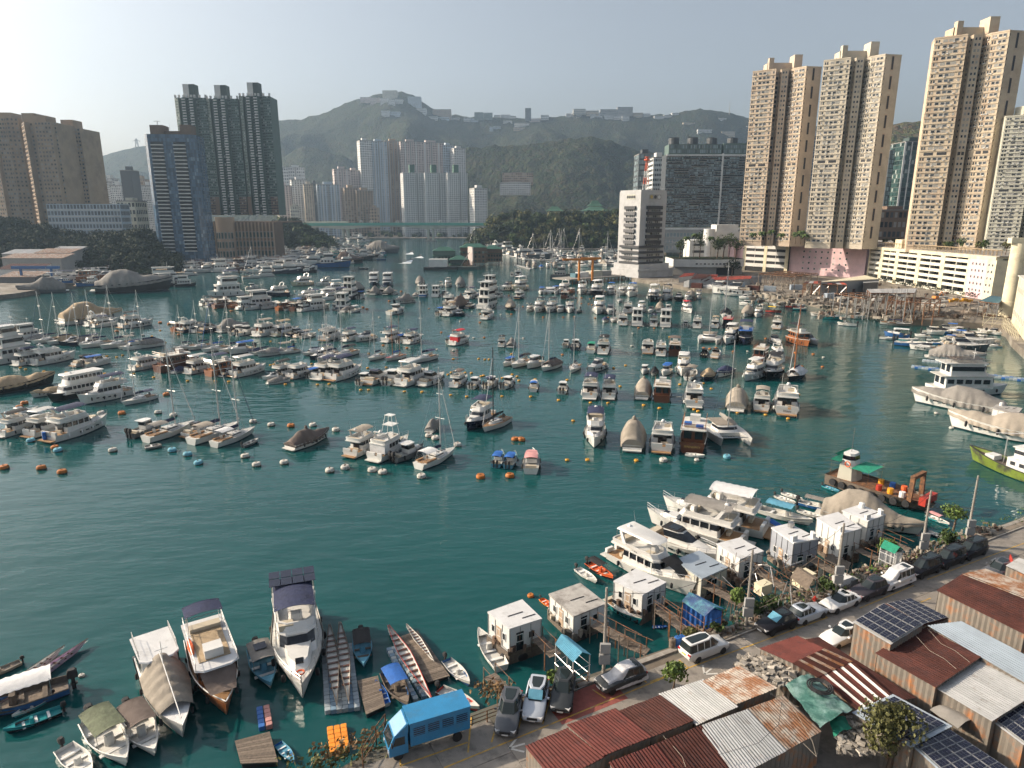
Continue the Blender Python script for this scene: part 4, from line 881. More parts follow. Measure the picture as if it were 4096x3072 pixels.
# ---- kinds. every kind returns a list of (part name, mesh, [sub parts])
def k_fly(v,hull='gelcoat',canopy='canvas_navy',L=12.0,tower=False,curtain=None,big=False):
 rr=random.Random(v*77+5);Bm=L*rr.uniform(.315,.345);zb=1.95+.1*(v%3);zs=1.15
 hm_,r=hull_mesh('fly',L,Bm,zb,zs,hull,fine=rr.uniform(1.8,2.4));w=Bm/2
 P_=[('hull',hm_,[]),('deck',deck_mesh(r,.1,'gelcoat_deck'),[])]
 xa,xf=-L*rr.uniform(.26,.31),L*rr.uniform(.17,.24);z0=1.0;z1=z0+1.75
 b=B();house(b,xa,xf,w*.78,z0,z1,rf=1.5,rb=.2,wf=.8);wb_=B();house_band(wb_,xa,xf,w*.78,z0,z1,z1-.85,z1-.2,rf=1.5,rb=.2,wf=.8,out=.025)
 mu=B();
 for f in(.18,.36,.54,.70):
  x=xa+(xf-xa)*f
  for s in(-1,1):mu.box(x-.06,x+.06,s*w*.755-.03,s*w*.755+.03,z1-.95,z1-.12)
 P_.append(('cabin',b.mesh('cabin','gelcoat',smooth=30),[('window',wb_.mesh('window','tint',smooth=30)),('mullion',mu.mesh('mullion','gelcoat'))]))
 b=B();house(b,xf-1.3,L*.38,w*.52,1.5,2.08,rf=1.0,rb=.05,wf=.5);hx=B();hx.box(L*.26,L*.31,-.28,.28,2.0,2.12)
 sb=[('hatch',hx.mesh('hatch','tint'))]
 if v%2==0:
  sp=B();house(sp,xf-.5,L*.31,w*.40,2.09,2.2,rf=.2,rb=.05,wf=.7);sb.append(('sun_pad',sp.mesh('sun_pad','seat_beige')))
 P_.append(('trunk_cabin',b.mesh('trunk_cabin','gelcoat',smooth=30),sb))
 xo=-L*rr.uniform(.39,.43);zr=z1
 b=B();house(b,xo,xf-1.2,w*.86,zr,zr+.16,rf=.1,rb=0,tp=1,wf=.75);P_.append(('roof_deck',b.mesh('roof_deck','gelcoat'),[]))
 b=B();o1=oct_(xo+.25,xf-1.35,w*.80,zr+.16,wf=.72);o2=oct_(xo+.2,xf-1.75,w*.84,zr+.72,wf=.72);i2=oct_(xo+.34,xf-1.9,w*.76,zr+.72,wf=.7);i1=oct_(xo+.34,xf-1.9,w*.74,zr+.17,wf=.7)
 b.loft([o1,o2,i2,i1],cap0=False,cap1=True)
 se=B();se.box(xo+.4,xo+1.3,-w*.6,w*.6,zr+.18,zr+.62);se2=B();se2.box(-.3,.5,-w*.62,-w*.1,zr+.18,zr+.66);he=B();he.loft([oct_(xf-3.1,xf-2.3,.55,zr+.18),oct_(xf-3.0,xf-2.45,.5,zr+1.05)])
 ws=B();house_band(ws,xo+.25,xf-1.7,w*.84,zr+.7,zr+1.2,zr+.72,zr+1.02,rf=.45,rb=-3.5,wf=.72,out=0);
 P_.append(('flybridge',b.mesh('flybridge','gelcoat',smooth=30),[('seat',se.mesh('seat','seat_beige')),('seat',se2.mesh('seat','seat_beige')),('helm',he.mesh('helm','gelcoat'))]))
 b=B();b.box(-L*.47,xa-.05,-w*.78,w*.78,1.02,1.09);co=B();co.box(xa-.9,xa-.5,-w*.5,w*.1,1.09,1.5);dr=B();dr.box(xa-.045,xa+.0,-w*.35,w*.35,1.1,2.6)
 P_.append(('cockpit',b.mesh('cockpit','teak'),[('seat',co.mesh('seat','seat_beige')),('door',dr.mesh('door','tint'))]))
 tr=B();tr.box(-L*.5+.0,-L*.47,-w*.83,-w*.3,1.1,1.62);tr.box(-L*.5,-L*.47,-w*.05,w*.83,1.1,1.62);P_.append(('transom_coaming',tr.mesh('transom_coaming','gelcoat'),[]))
 b=B();b.box(-L*.5-.95,-L*.5+.02,-w*.76,w*.76,.32,.44);P_.append(('swim_platform',b.mesh('swim_platform','teak' if v%3==0 else 'gelcoat_deck'),[]))
 pb=B()
 for s in(3,4):
  for q in r[4:8]:
   y=q[s][1]*.965;sg=1 if s==3 else-1;pb.cbox((q[s][0],y+sg*.015,q[s][2]*.62),L*.055,.03,.2,0)
 P_.append(('portlight',pb.mesh('portlight','tint'),[]))
 if v%4!=3:
  b=B();xr=xo+1.9
  for s in(-1,1):b.loft([[(xr-.1,s*w*.8,zr+.6),(xr+.45,s*w*.8,zr+.6),(xr+.45,s*w*.72,zr+.6),(xr-.1,s*w*.72,zr+.6)],[(xr-.75,s*w*.72,zr+1.75),(xr-.35,s*w*.72,zr+1.75),(xr-.35,s*w*.62,zr+1.75),(xr-.75,s*w*.62,zr+1.75)]])
  b.box(xr-.75,xr-.35,-w*.72,w*.72,zr+1.72,zr+1.86);dm2=B();dm2.lathe([(.3,0),(.33,.15),(.22,.34),(.03,.4)],10,(xr-.55,0,zr+1.86));an_=B();an_.tube((xr-.5,w*.5,zr+1.8),(xr-.9,w*.5,zr+3.6),.02,4)
  P_.append(('radar_arch',b.mesh('radar_arch','gelcoat'),[('radome',dm2.mesh('radome','white_plastic',smooth=50)),('aerial',an_.mesh('aerial','white_plastic'))]))
 if canopy:
  if canopy=='hardtop':
   b=B();house(b,xo+.6,xf-1.6,w*.74,zr+1.95,zr+2.1,rf=.3,rb=.1,wf=.8);cm_=b.mesh('hardtop','gelcoat',smooth=30)
  else:cm_=canopy_mesh(xo+.5,xf-1.9,w*.74,zr+1.85,canopy)
  P_.append(('canopy',cm_,[('canopy_post',posts_mesh([(xo+.7,w*.7),(xo+.7,-w*.7),(xf-2.2,w*.68),(xf-2.2,-w*.68)],zr+.7,zr+1.98))]))
 if curtain:
  b=B();b.box(xo+.1,xo+.16,-w*.8,w*.8,1.3,zr);b.box(xo+.1,xa,-w*.84,-w*.8,1.3,zr);b.box(xo+.1,xa,w*.8,w*.84,1.3,zr);P_.append(('awning_curtain',b.mesh('awning_curtain',curtain),[]))
 P_.append(('bow_rail',rail_mesh(r,.62,L*.02,L*.5),[]))
 if tower:
  b=B()
  for s in(-1,1):
   for x in(-1.5,.8):b.tube((x,s*w*.75,zr),(x*.5,s*w*.35,zr+4.2),.05,5)
  b.box(-.9,.6,-w*.4,w*.4,zr+4.1,zr+4.2);b.box(-1.3,1.0,-w*.55,w*.55,zr+2.5,zr+2.6);P_.append(('tuna_tower',b.mesh('tuna_tower','gelcoat'),[]))
 P_+=fenders(r,'rubber' if v%2 else 'white_plastic',2)
 return P_
def k_cru(v,hull='gelcoat',canopy=None,L=10.0):
 """low express cruiser with raked hardtop"""
 rr=random.Random(v*31+1);Bm=L*.32;hm_,r=hull_mesh('cru',L,Bm,1.65,1.05,hull,fine=2.2);w=Bm/2
 P_=[('hull',hm_,[]),('deck',deck_mesh(r,.06,'gelcoat_deck'),[])]
 b=B();house(b,-L*.18,L*.36,w*.72,1.2,1.75,rf=2.2,rb=.1,wf=.55);P_.append(('trunk_cabin',b.mesh('trunk_cabin','gelcoat',smooth=30),[]))
 b=B();house(b,-L*.22,L*.12,w*.70,1.7,2.55,rf=1.6,rb=-.3,tp=.82,wf=.75);wb_=B();house_band(wb_,-L*.22,L*.12,w*.70,1.7,2.55,1.78,2.42,rf=1.6,rb=-.3,tp=.82,wf=.75,out=.03)
 P_.append(('cabin',b.mesh('cabin','gelcoat',smooth=30),[('window',wb_.mesh('window','tint',smooth=30))]))
 b=B();house(b,-L*.27,-L*.03,w*.62,2.56,2.66,rf=.2,rb=.1,wf=.8);so_=B();so_.box(-L*.2,-L*.08,-w*.4,w*.4,2.665,2.69)
 P_.append(('hardtop',b.mesh('hardtop',canopy or('canvas_black' if v%2 else 'gelcoat')),[('sunroof',so_.mesh('sunroof','tint'))]))
 b=B();b.box(-L*.46,-L*.2,-w*.72,w*.72,1.0,1.06);co=B();co.box(-L*.44,-L*.36,-w*.65,w*.65,1.06,1.5);P_.append(('cockpit',b.mesh('cockpit','teak'),[('seat',co.mesh('seat','seat_beige'))]))
 b=B();b.box(-L*.5-.8,-L*.5,-w*.75,w*.75,.3,.42);P_.append(('swim_platform',b.mesh('swim_platform','teak' if v%2 else 'gelcoat_deck'),[]))
 pb=B()
 for s in(3,4):
  for q in r[4:8]:pb.cbox((q[s][0],q[s][1]*.97,q[s][2]*.62),L*.06,.03,.2,0)
 P_.append(('portlight',pb.mesh('portlight','tint'),[]));P_.append(('bow_rail',rail_mesh(r,.5,L*.05,L*.5),[]))
 P_+=fenders(r,'rubber',3)
 return P_
def cover_fn(L,w,zg,prof,seed,amp=.07,x0=-.5,x1=.5,droop=.75,full=0.0):
 """tarpaulin: ridge height profile over the boat's length, sagging between frames; returns grid function"""
 def fn(a,c):
  f=x0+(x1-x0)*a;x=f*L;t=f+.5
  bt=(.86+.14*min(1,t/.38))if t<.38 else max(.03,1-((t-.38)/.62)**2.0)
  hw=w*bt*1.03;s=2*c-1;z_ed=zg(t)-droop*.55;zr=interp(prof,t)
  k=abs(s);pr=(1-k**2.6)if full else(1-k**1.7)
  y=hw*math.copysign(min(1,k*1.12),s);z=z_ed+(zr-z_ed)*pr
  z+=amp*1.5*noise.noise(Vector((x*.9+seed,y*1.2,seed)))-amp*.75*abs(math.sin(x*1.1+1.6*noise.noise(Vector((x*.5,y,seed)))))*pr;y*=1+.05*math.sin(x*6.3+3*noise.noise(Vector((x*.7,0,seed))))*(k**2)
  if a in(0,1):z=z_ed+(z-z_ed)*.96
  return(x,y,z)
 return fn
def k_cov(v,hull='gelcoat',cover='canvas_beige',L=12.0,tall=1.0,full=0.0,droop=.75):
 rr=random.Random(v*13+3);Bm=L*.335;zb,zs=1.9,1.15;hm_,r=hull_mesh('cov',L,Bm,zb,zs,hull)
 w=Bm/2;zg=lambda t:zs+(zb-zs)*t*t
 pk=(3.5+.8*rr.random())*tall;pm_=.3+.14*rr.random()
 prof=[(-.02,1.9*tall),(.06,2.3*tall),(pm_-.12,pk*.96),(pm_+.08,pk),(pm_+.22,pk*.74),(.74,2.25),(1.0,2.0)]
 P_=[('hull',hm_,[]),('deck',deck_mesh(r,.1,'gelcoat_deck'),[])]
 b=B();f=cover_fn(L,w,zg,prof,v*3.1,full=full,droop=droop);b.grid(60,16,f)
 b.add([f(0,j/16)for j in range(17)]+[(f(0,0)[0],f(0,0)[1],zs*.8),(f(0,1)[0],f(0,1)[1],zs*.8)],[tuple(list(range(17))+[18,17])])
 P_.append(('cover',b.mesh('cover',cover,smooth=60),[]))
 if v%2:
  d2=B();d2.lathe([(.1,0),(.32,.1),(.34,.4),(.12,.65),(.02,.7)],8,(L*(pm_-.45),0,pk-.1));P_.append(('covered_radome',d2.mesh('covered_radome',cover,smooth=60),[]))
 b=B();b.box(-L*.5-.8,-L*.5,-w*.75,w*.75,.3,.42);P_.append(('swim_platform',b.mesh('swim_platform','gelcoat_deck'),[]))
 pb=B()
 for s in(3,4):
  for q in r[4:8]:pb.cbox((q[s][0],q[s][1]*.965,q[s][2]*.55),L*.06,.03,.18,0)
 P_.append(('portlight',pb.mesh('portlight','tint'),[]))
 P_+=fenders(r,'rubber',3)
 return P_
def k_sail(v,hull='gelcoat',canopy=None,L=11.0,mast='alu',cover='canvas_navy',deckm='gelcoat_deck',ketch=False,rig=1.28,boatcover=None,bowdn=False):
 rr=random.Random(v*19+2);Bm=L*.30;hm_,r=hull_mesh('sail',L,Bm,1.25,1.0,hull,fine=1.75,tran=.74,flare=.75,wl=.92);w=Bm/2
 P_=[('hull',hm_,[]),('deck',deck_mesh(r,.04,deckm),[])]
 b=B();house(b,-L*.14,L*.24,w*.55,1.0,1.5,rf=1.2,rb=.15,wf=.55);wb_=B();house_band(wb_,-L*.14,L*.2,w*.55,1.0,1.5,1.2,1.36,rf=1.2,rb=.15,wf=.62,out=.012);hx=B()
 for x in(.0,.08,.16):hx.box(L*x,L*x+.45,-.25,.25,1.49,1.54)
 P_.append(('coachroof',b.mesh('coachroof','gelcoat',smooth=30),[('window',wb_.mesh('window','tint')),('hatch',hx.mesh('hatch','tint'))]))
 b=B();b.box(-L*.45,-L*.15,-w*.42,w*.42,.72,.98);s1=B();s1.box(-L*.42,-L*.16,-w*.72,-w*.45,1.0,1.18);s2=B();s2.box(-L*.42,-L*.16,w*.45,w*.72,1.0,1.18);wh_=B();wh_.lathe([(.02,0),(.42,0),(.42,.05),(.36,.05),(.36,.02),(.02,.02)],12)
 wh2=[(z+1.35 if 0 else x,y,z)for x,y,z in wh_.v]
 wm=B();wm.v=[(-L*.33+z,y,1.5+x)for x,y,z in wh_.v];wm.f=wh_.f;wm.m=wh_.m
 P_.append(('cockpit',b.mesh('cockpit','teak'),[('seat',s1.mesh('seat','teak')),('seat',s2.mesh('seat','teak')),('wheel',wm.mesh('wheel','steel'))]))
 mh=L*rig;xm=L*.09
 b=B();b.tube((xm,0,1.3),(xm,0,mh+1),.13,7,.09);sp=B()
 for f in(.42,.7):sp.tube((xm,-w*.75*(1.2-f),1+mh*f),(xm,w*.75*(1.2-f),1+mh*f),.03,4)
 vn=B();vn.tube((xm,0,mh+1),(xm,0,mh+1.7),.015,4)
 P_.append(('mast',b.mesh('mast',mast,smooth=40),[('spreader',sp.mesh('spreader',mast)),('wind_vane',vn.mesh('wind_vane','rubber'))]))
 b=B();b.tube((xm,0,2.15),(xm-L*.40,0,2.25),.07,6);sc_=B();sc_.loft([[(x,y*k,2.3+z*k)for y,z in((-.12,-.1),(.12,-.1),(.16,.12),(0,.34),(-.16,.12))]for x,k in((xm-.05,.9),(xm-L*.1,1.15),(xm-L*.25,.95),(xm-L*.39,.55))])
 P_.append(('boom',b.mesh('boom',mast),[('sail_cover',sc_.mesh('sail_cover',cover,smooth=50))]))
 b=B();top=(xm,0,mh+.8)
 for e in((L*.49,0,1.3),(-L*.49,w*.5,1.1),(-L*.49,-w*.5,1.1)):b.tube(top,e,.016,3)
 for s in(-1,1):b.tube((xm,0,mh*.99),(xm-.2,s*w*.92,1.1),.014,3);b.tube((xm,0,mh*.72),(xm-.2,s*w*.9,1.1),.012,3)
 P_.append(('rigging',b.mesh('rigging','steel'),[]))
 fj=B();fj.tube((L*.485,0,1.5),(xm+.2,0,mh*.93),.07,5,.04);P_.append(('furled_jib',fj.mesh('furled_jib','canvas_white' if v%3 else cover),[]))
 if ketch:
  b=B();b.tube((-L*.28,0,1.1),(-L*.28,0,mh*.98),.08,6,.05);P_.append(('mizzen_mast',b.mesh('mizzen_mast',mast),[]))
 if canopy:
  P_.append(('canopy',canopy_mesh(-L*.40,-L*.12,w*.72,2.45,canopy,arch=.2),[('canopy_post',posts_mesh([(-L*.38,w*.66),(-L*.38,-w*.66),(-L*.15,w*.66),(-L*.15,-w*.66)],1.1,2.5))]))
 if boatcover:
  b=B();zg=lambda t:1.0+.25*t*t;prof=[(0,1.6),(.2,2.3),(.55,2.35),(.62,2.2),(1,1.5)];f=cover_fn(L,w,zg,prof,v*2.2,x0=-.47,x1=.18,droop=.2);b.grid(22,12,f);P_.append(('cover',b.mesh('cover',boatcover,smooth=60),[]))
 P_.append(('guard_rail',rail_mesh(r,.6,-L*.5,L*.5,rad=.016),[]))
 return P_
def k_box(v,hull='gelcoat',L=13.0,decks=2,top='gelcoat',canopy=None,wood=None,hx=.27,deckm='gelcoat_deck'):
 """boxy two or three deck cruiser with square house"""
 Bm=L*.33;hm_,r=hull_mesh('box',L,Bm,1.9,1.35,hull,fine=2.6,tran=.94,flare=.9);w=Bm/2;P_=[('hull',hm_,[]),('deck',deck_mesh(r,.1,deckm),[])]
 hc=wood or 'gelcoat';z=1.25;xa,xf=-L*.40,L*hx
 for d in range(decks):
  h=2.15;ww=w*(.88-.06*d);b=B();house(b,xa+d*.7,xf-d*1.4,ww,z,z+h,rf=.35+.35*d,rb=.02,tp=.97,wf=.9);wn=[]
  for s in(-1,1):
   n=5-d
   for i in range(n):
    q=B();x=xa+d*.7+(xf-xa-d*2.1-1.2)*(i+.6)/n;q.cbox((x,s*ww*.985+s*.012,z+1.3),(xf-xa)/n*.62,.05,.75);wn.append(('window',q.mesh('window','tint')))
  q=B();q.cbox((xf-d*1.4-.2-.2*d,0,z+1.4),.06,ww*1.2,.7,0,R(-9-9*d));wn.append(('window',q.mesh('window','tint')))
  for s in(-.45,.45):q=B();q.cbox((xa+d*.7-.0,s*ww,z+1.25),.06,ww*.62,1.3);wn.append(('window',q.mesh('window','tint')))
  P_.append(('cabin',b.mesh('cabin',hc,smooth=25),wn))
  q=B();house(q,xa-.9+d*.5,xf-d*1.4-.1,w*.95-d*.1,z+h,z+h+.12,rf=.1,rb=0,tp=1,wf=.9);P_.append(('roof_deck',q.mesh('roof_deck',top if d==decks-1 else 'gelcoat_deck'),[]))
  z+=h+.12
 b=B();xs=[xa-.6+i*(xf-xa)/8 for i in range(8)]
 for s in(-1,1):
  for x in xs:b.tube((x,s*w*.84,z),(x,s*w*.84,z+.8),.025,4)
  b.tube((xs[0],s*w*.84,z+.8),(xs[-1],s*w*.84,z+.8),.025,4);b.tube((xs[0],s*w*.84,z+.42),(xs[-1],s*w*.84,z+.42),.018,4)
 P_.append(('roof_rail',b.mesh('roof_rail','steel'),[]))
 b=B();b.tube((0,0,z),(0,0,z+2.4),.04,5);b.tube((0,-.6,z+1.6),(0,.6,z+1.6),.03,4);P_.append(('mast',b.mesh('mast','white_plastic'),[]))
 if canopy:P_.append(('canopy',canopy_mesh(xa,xf-3.2,w*.8,z+1.75,canopy,arch=.12),[('canopy_post',posts_mesh([(xa+.1,w*.74),(xa+.1,-w*.74),(xf-3.4,w*.74),(xf-3.4,-w*.74)],z,z+1.8))]))
 P_+=fenders(r,'rubber',2)
 b=B();b.box(-L*.5-.9,-L*.5,-w*.8,w*.8,.3,.42);P_.append(('swim_platform',b.mesh('swim_platform','teak' if wood else 'gelcoat_deck'),[]))
 return P_
def k_junk(v,wood='brown_wood',L=12.0,canopy=None,trim='gelcoat',roof='gelcoat_deck'):
 """wooden pleasure junk: high stern, one long deckhouse, railed roof"""
 Bm=L*.33;hm_,r=hull_mesh('junk',L,Bm,2.0,1.6,wood,low='antifoul',fine=2.3,tran=.92,flare=.88);w=Bm/2;P_=[('hull',hm_,[]),('deck',deck_mesh(r,.25,'teak'),[])]
 st=B()
 for s in(3,4):st.path([(q[s][0],q[s][1]*1.01,q[s][2]+.03)for q in r],.06,5)
 P_.append(('rub_rail',st.mesh('rub_rail',trim),[]))
 xa,xf=-L*.40,L*.22;z=1.4;h=2.0;b=B();house(b,xa,xf,w*.84,z,z+h,rf=.25,rb=.02,tp=.98,wf=.95);wn=[]
 for s in(-1,1):
  for i in range(5):q=B();q.cbox((xa+(xf-xa)*(i+.5)/5,s*w*.84,z+1.25),(xf-xa)/5*.7,.05,.8);wn.append(('window',q.mesh('window','tint')))
 for s in(-.42,.42):
  q=B();q.cbox((xf-.1,s*w,z+1.3),.06,w*.6,.7);wn.append(('window',q.mesh('window','tint')));q=B();q.cbox((xa-.01,s*w,z+1.15),.06,w*.6,1.2);wn.append(('window',q.mesh('window','tint')))
 P_.append(('deckhouse',b.mesh('deckhouse',wood,smooth=25),wn))
 q=B();house(q,xa-1.0,xf+.4,w*.98,z+h,z+h+.13,rf=.1,rb=0,tp=1,wf=.95);P_.append(('roof_deck',q.mesh('roof_deck',roof),[]))
 z+=h+.13;b=B();xs=[xa-.8+i*(xf-xa+.8)/8 for i in range(9)]
 for s in(-1,1):
  for x in xs:b.tube((x,s*w*.88,z),(x,s*w*.88,z+.85),.03,4)
  for hh in(.85,.45):b.tube((xs[0],s*w*.88,z+hh),(xs[-1],s*w*.88,z+hh),.03,4)
 for hh in(.85,.45):b.tube((xs[0],-w*.88,z+hh),(xs[0],w*.88,z+hh),.03,4)
 P_.append(('roof_rail',b.mesh('roof_rail','orange_wood' if wood=='brown_wood' else 'steel'),[]))
 q=B();q.box(xf-2.6,xf-1.2,-w*.4,w*.4,z,z+.9);sk=B();sk.box(xa+.3,xa+1.2,-w*.7,w*.7,z,z+.4);P_.append(('helm_seat',q.mesh('helm_seat','gelcoat'),[]));P_.append(('bench',sk.mesh('bench','seat_beige'),[]))
 if canopy:P_.append(('canopy',canopy_mesh(xa-.5,xf-2.0,w*.86,z+1.9,canopy,arch=.18),[('canopy_post',posts_mesh([(xa-.3,w*.8),(xa-.3,-w*.8),(xf-2.2,w*.8),(xf-2.2,-w*.8)],z,z+1.95))]))
 P_+=fenders(r,'rubber',2)
 return P_
def k_cat(v,L=12.5,sail=True,cover='canvas_beige'):
 """sailing catamaran"""
 P_=[];Bm=L*.54
 for s in(-1,1):
  rr_=hull_rings(L,L*.15,1.55,1.25,fine=1.6,tran=.8,flare=.9);b=B();n=7
  for q in range(len(rr_)-1):
   for i in range(n):
    j=(i+1)%n;b.add([(p[0],p[1]+s*Bm*.39,p[2])for p in(rr_[q][i],rr_[q][j],rr_[q+1][j],rr_[q+1][i])],[(3,2,1,0)])
  b.add([(p[0],p[1]+s*Bm*.39,p[2])for p in rr_[0]],[tuple(range(n))]);P_.append(('hull',b.mesh('hull','gelcoat',smooth=35),[]))
 b=B();b.box(-L*.42,L*.12,-Bm*.38,Bm*.38,.75,1.35);P_.append(('bridge_deck',b.mesh('bridge_deck','gelcoat_deck'),[]))
 b=B();house(b,-L*.22,L*.12,Bm*.33,1.3,2.35,rf=1.1,rb=0,tp=.88,wf=.8);wb_=B();house_band(wb_,-L*.2,L*.12,Bm*.33,1.3,2.35,1.75,2.15,rf=1.1,rb=0,tp=.88,wf=.8,out=.02);P_.append(('cabin',b.mesh('cabin','gelcoat',smooth=30),[('window',wb_.mesh('window','tint'))]))
 b=B();house(b,-L*.42,L*.02,Bm*.33,2.4,2.52,rf=.4,rb=0,tp=1,wf=.9);P_.append(('hardtop',b.mesh('hardtop',cover if sail else 'gelcoat'),[('canopy_post',posts_mesh([(-L*.4,Bm*.3),(-L*.4,-Bm*.3)],1.3,2.4))]))
 b=B()
 for i in range(9):b.tube((L*(.12+.03*i),-Bm*.30,1.2),(L*(.12+.03*i),Bm*.30,1.2),.012,3)
 for i in range(9):b.tube((L*.12,Bm*(-.3+.075*i),1.2),(L*.37,Bm*(-.3+.075*i),1.2),.012,3)
 P_.append(('trampoline_net',b.mesh('trampoline_net','white_plastic'),[]));b=B();b.tube((L*.37,-Bm*.38,1.3),(L*.37,Bm*.38,1.3),.09,6);P_.append(('cross_beam',b.mesh('cross_beam','alu'),[]))
 if sail:
  mh=L*1.28;b=B();b.tube((L*.05,0,2.2),(L*.05,0,mh+1.5),.11,7,.07);P_.append(('mast',b.mesh('mast','alu'),[]))
  b=B();b.tube((L*.04,0,3.1),(-L*.38,0,3.2),.09,6);sc_=B();sc_.loft([[(x,y*k,3.35+z*k)for y,z in((-.2,-.2),(.2,-.2),(.22,.2),(0,.5),(-.22,.2))]for x,k in((L*.03,1),(-L*.15,1.1),(-L*.36,.6))]);P_.append(('boom',b.mesh('boom','alu'),[('sail_cover',sc_.mesh('sail_cover','canvas_grey'))]))
  b=B();t_=(L*.05,0,mh+1)
  for e in((L*.37,0,1.3),(-L*.1,Bm*.42,1.4),(-L*.1,-Bm*.42,1.4)):b.tube(t_,e,.02,3)
  P_.append(('rigging',b.mesh('rigging','steel'),[]))
 return P_
def k_cabin(v,hull='gelcoat',canopy=None,L=7.0,house_m='gelcoat',stern='outboard'):
 Bm=L*.36;hm_,r=hull_mesh('cab',L,Bm,1.35,.85,hull,fine=2.2);w=Bm/2;P_=[('hull',hm_,[]),('deck',deck_mesh(r,.3,'gelcoat_deck',inset=.9),[])]
 b=B();house(b,-L*.12,L*.20,w*.66,.8,2.15,rf=.6,rb=-.1,wf=.8);wb_=B();house_band(wb_,-L*.12,L*.2,w*.66,.8,2.15,1.45,1.98,rf=.6,rb=-.1,wf=.8);P_.append(('cabin',b.mesh('cabin',house_m,smooth=30),[('window',wb_.mesh('window','tint'))]))
 b=B();house(b,-L*.22,L*.14,w*.72,2.16,2.24,rf=.1,rb=0,tp=1,wf=.85);P_.append(('roof',b.mesh('roof',canopy if canopy and v%2==0 else house_m),[]))
 b=B();house(b,L*.16,L*.40,w*.5,1.0,1.42,rf=.5,rb=0,wf=.5);P_.append(('trunk_cabin',b.mesh('trunk_cabin',house_m),[]))
 se=B();se.box(-L*.40,-L*.32,-w*.6,w*.6,.6,1.0);P_.append(('bench',se.mesh('bench','seat_beige'),[]))
 if canopy:P_.append(('canopy',canopy_mesh(-L*.46,-L*.1,w*.74,2.2,canopy,arch=.15),[('canopy_post',posts_mesh([(-L*.44,w*.7),(-L*.44,-w*.7)],.8,2.25))]))
 if stern=='outboard':P_.append(outboard(-L*.5,.35,.7));P_.append(outboard(-L*.5,-.35,.7))
 P_.append(('bow_rail',rail_mesh(r,.45,L*.1,L*.5,rad=.02),[]));P_+=fenders(r,'rubber',4)
 return P_
def k_skiff(v,hull='gelcoat',inner='gelcoat_deck',canopy=None,L=6.0,motor=True,solid=False):
 """open boat with thwarts"""
 Bm=L*(.32 if L<8 else.25);hm_,r=hull_mesh('skf',L,Bm,1.0,.62,hull,fine=2.0,tran=.8);w=Bm/2;P_=[('hull',hm_,[]),('floor',deck_mesh(r,.38,inner,inset=.86,name='floor'),[])]
 b=B()
 for s in(3,4):
  b.path([(q[s][0],q[s][1]*.97,q[s][2])for q in r],.045,5)
  for a,c in zip(r[:-1],r[1:]):b.add([(a[s][0],a[s][1]*.93,a[s][2]),(c[s][0],c[s][1]*.93,c[s][2]),(c[s][0],c[s][1]*.84,c[s][2]-.4),(a[s][0],a[s][1]*.84,a[s][2]-.4)],[(0,1,2,3)])
 P_.append(('gunwale',b.mesh('gunwale',inner),[]))
 for x in(-.3,-.08,.14):
  q=B();q.box(L*x,L*x+L*.05,-w*.86,w*.86,.38,.46);P_.append(('thwart',q.mesh('thwart','old_wood' if v%2 else 'white_plastic'),[]))
 P_.append(('foredeck',deck_mesh(r,.02,inner,inset=.95,x0=L*.26,name='foredeck'),[]))
 q=B();q.loft([oct_(-L*.02,L*.06,w*.3,.3,c=.1),oct_(-L*.01,L*.05,w*.26,1.05,c=.1)]);P_.append(('console',q.mesh('console',inner),[]))
 if canopy:P_.append(('canopy',canopy_mesh(-L*.36,L*.14,w*.88,1.85,canopy,arch=.18),[('canopy_post',posts_mesh([(-L*.34,w*.8),(-L*.34,-w*.8),(L*.12,w*.8),(L*.12,-w*.8)],.6,1.9,r=.022))]))
 if motor:P_.append(outboard(-L*.5,0,.55))
 return P_
def k_dragon(v,hull='gelcoat',L=12.0):
 Bm=1.15;hm_,r=hull_mesh('drg',L,Bm,.75,.7,hull,low=hull,fine=1.5,tran=.15,flare=.8,wl=.9,keel=-.12)
 P_=[('hull',hm_,[]),('floor',deck_mesh(r,.28,'gelcoat_deck',inset=.8,name='floor'),[])]
 b=B()
 for s in(3,4):b.path([(q[s][0],q[s][1],q[s][2])for q in r],.035,5)
 P_.append(('gunwale',b.mesh('gunwale','old_wood' if v%2 else 'red_hull'),[]))
 t_=B();t_.box(-.11,.11,-Bm*.45,Bm*.45,.5,.55);tm=t_.mesh('thwart','mast_black')
 for i in range(10):
  x=-L*.36+i*L*.072;q=B();hw=Bm*.43*(1-abs(x/L)**2*2.2);q.box(x-.11,x+.11,-hw,hw,.5,.55);P_.append(('thwart',q.mesh('thwart','brown_wood'),[]))
 return P_
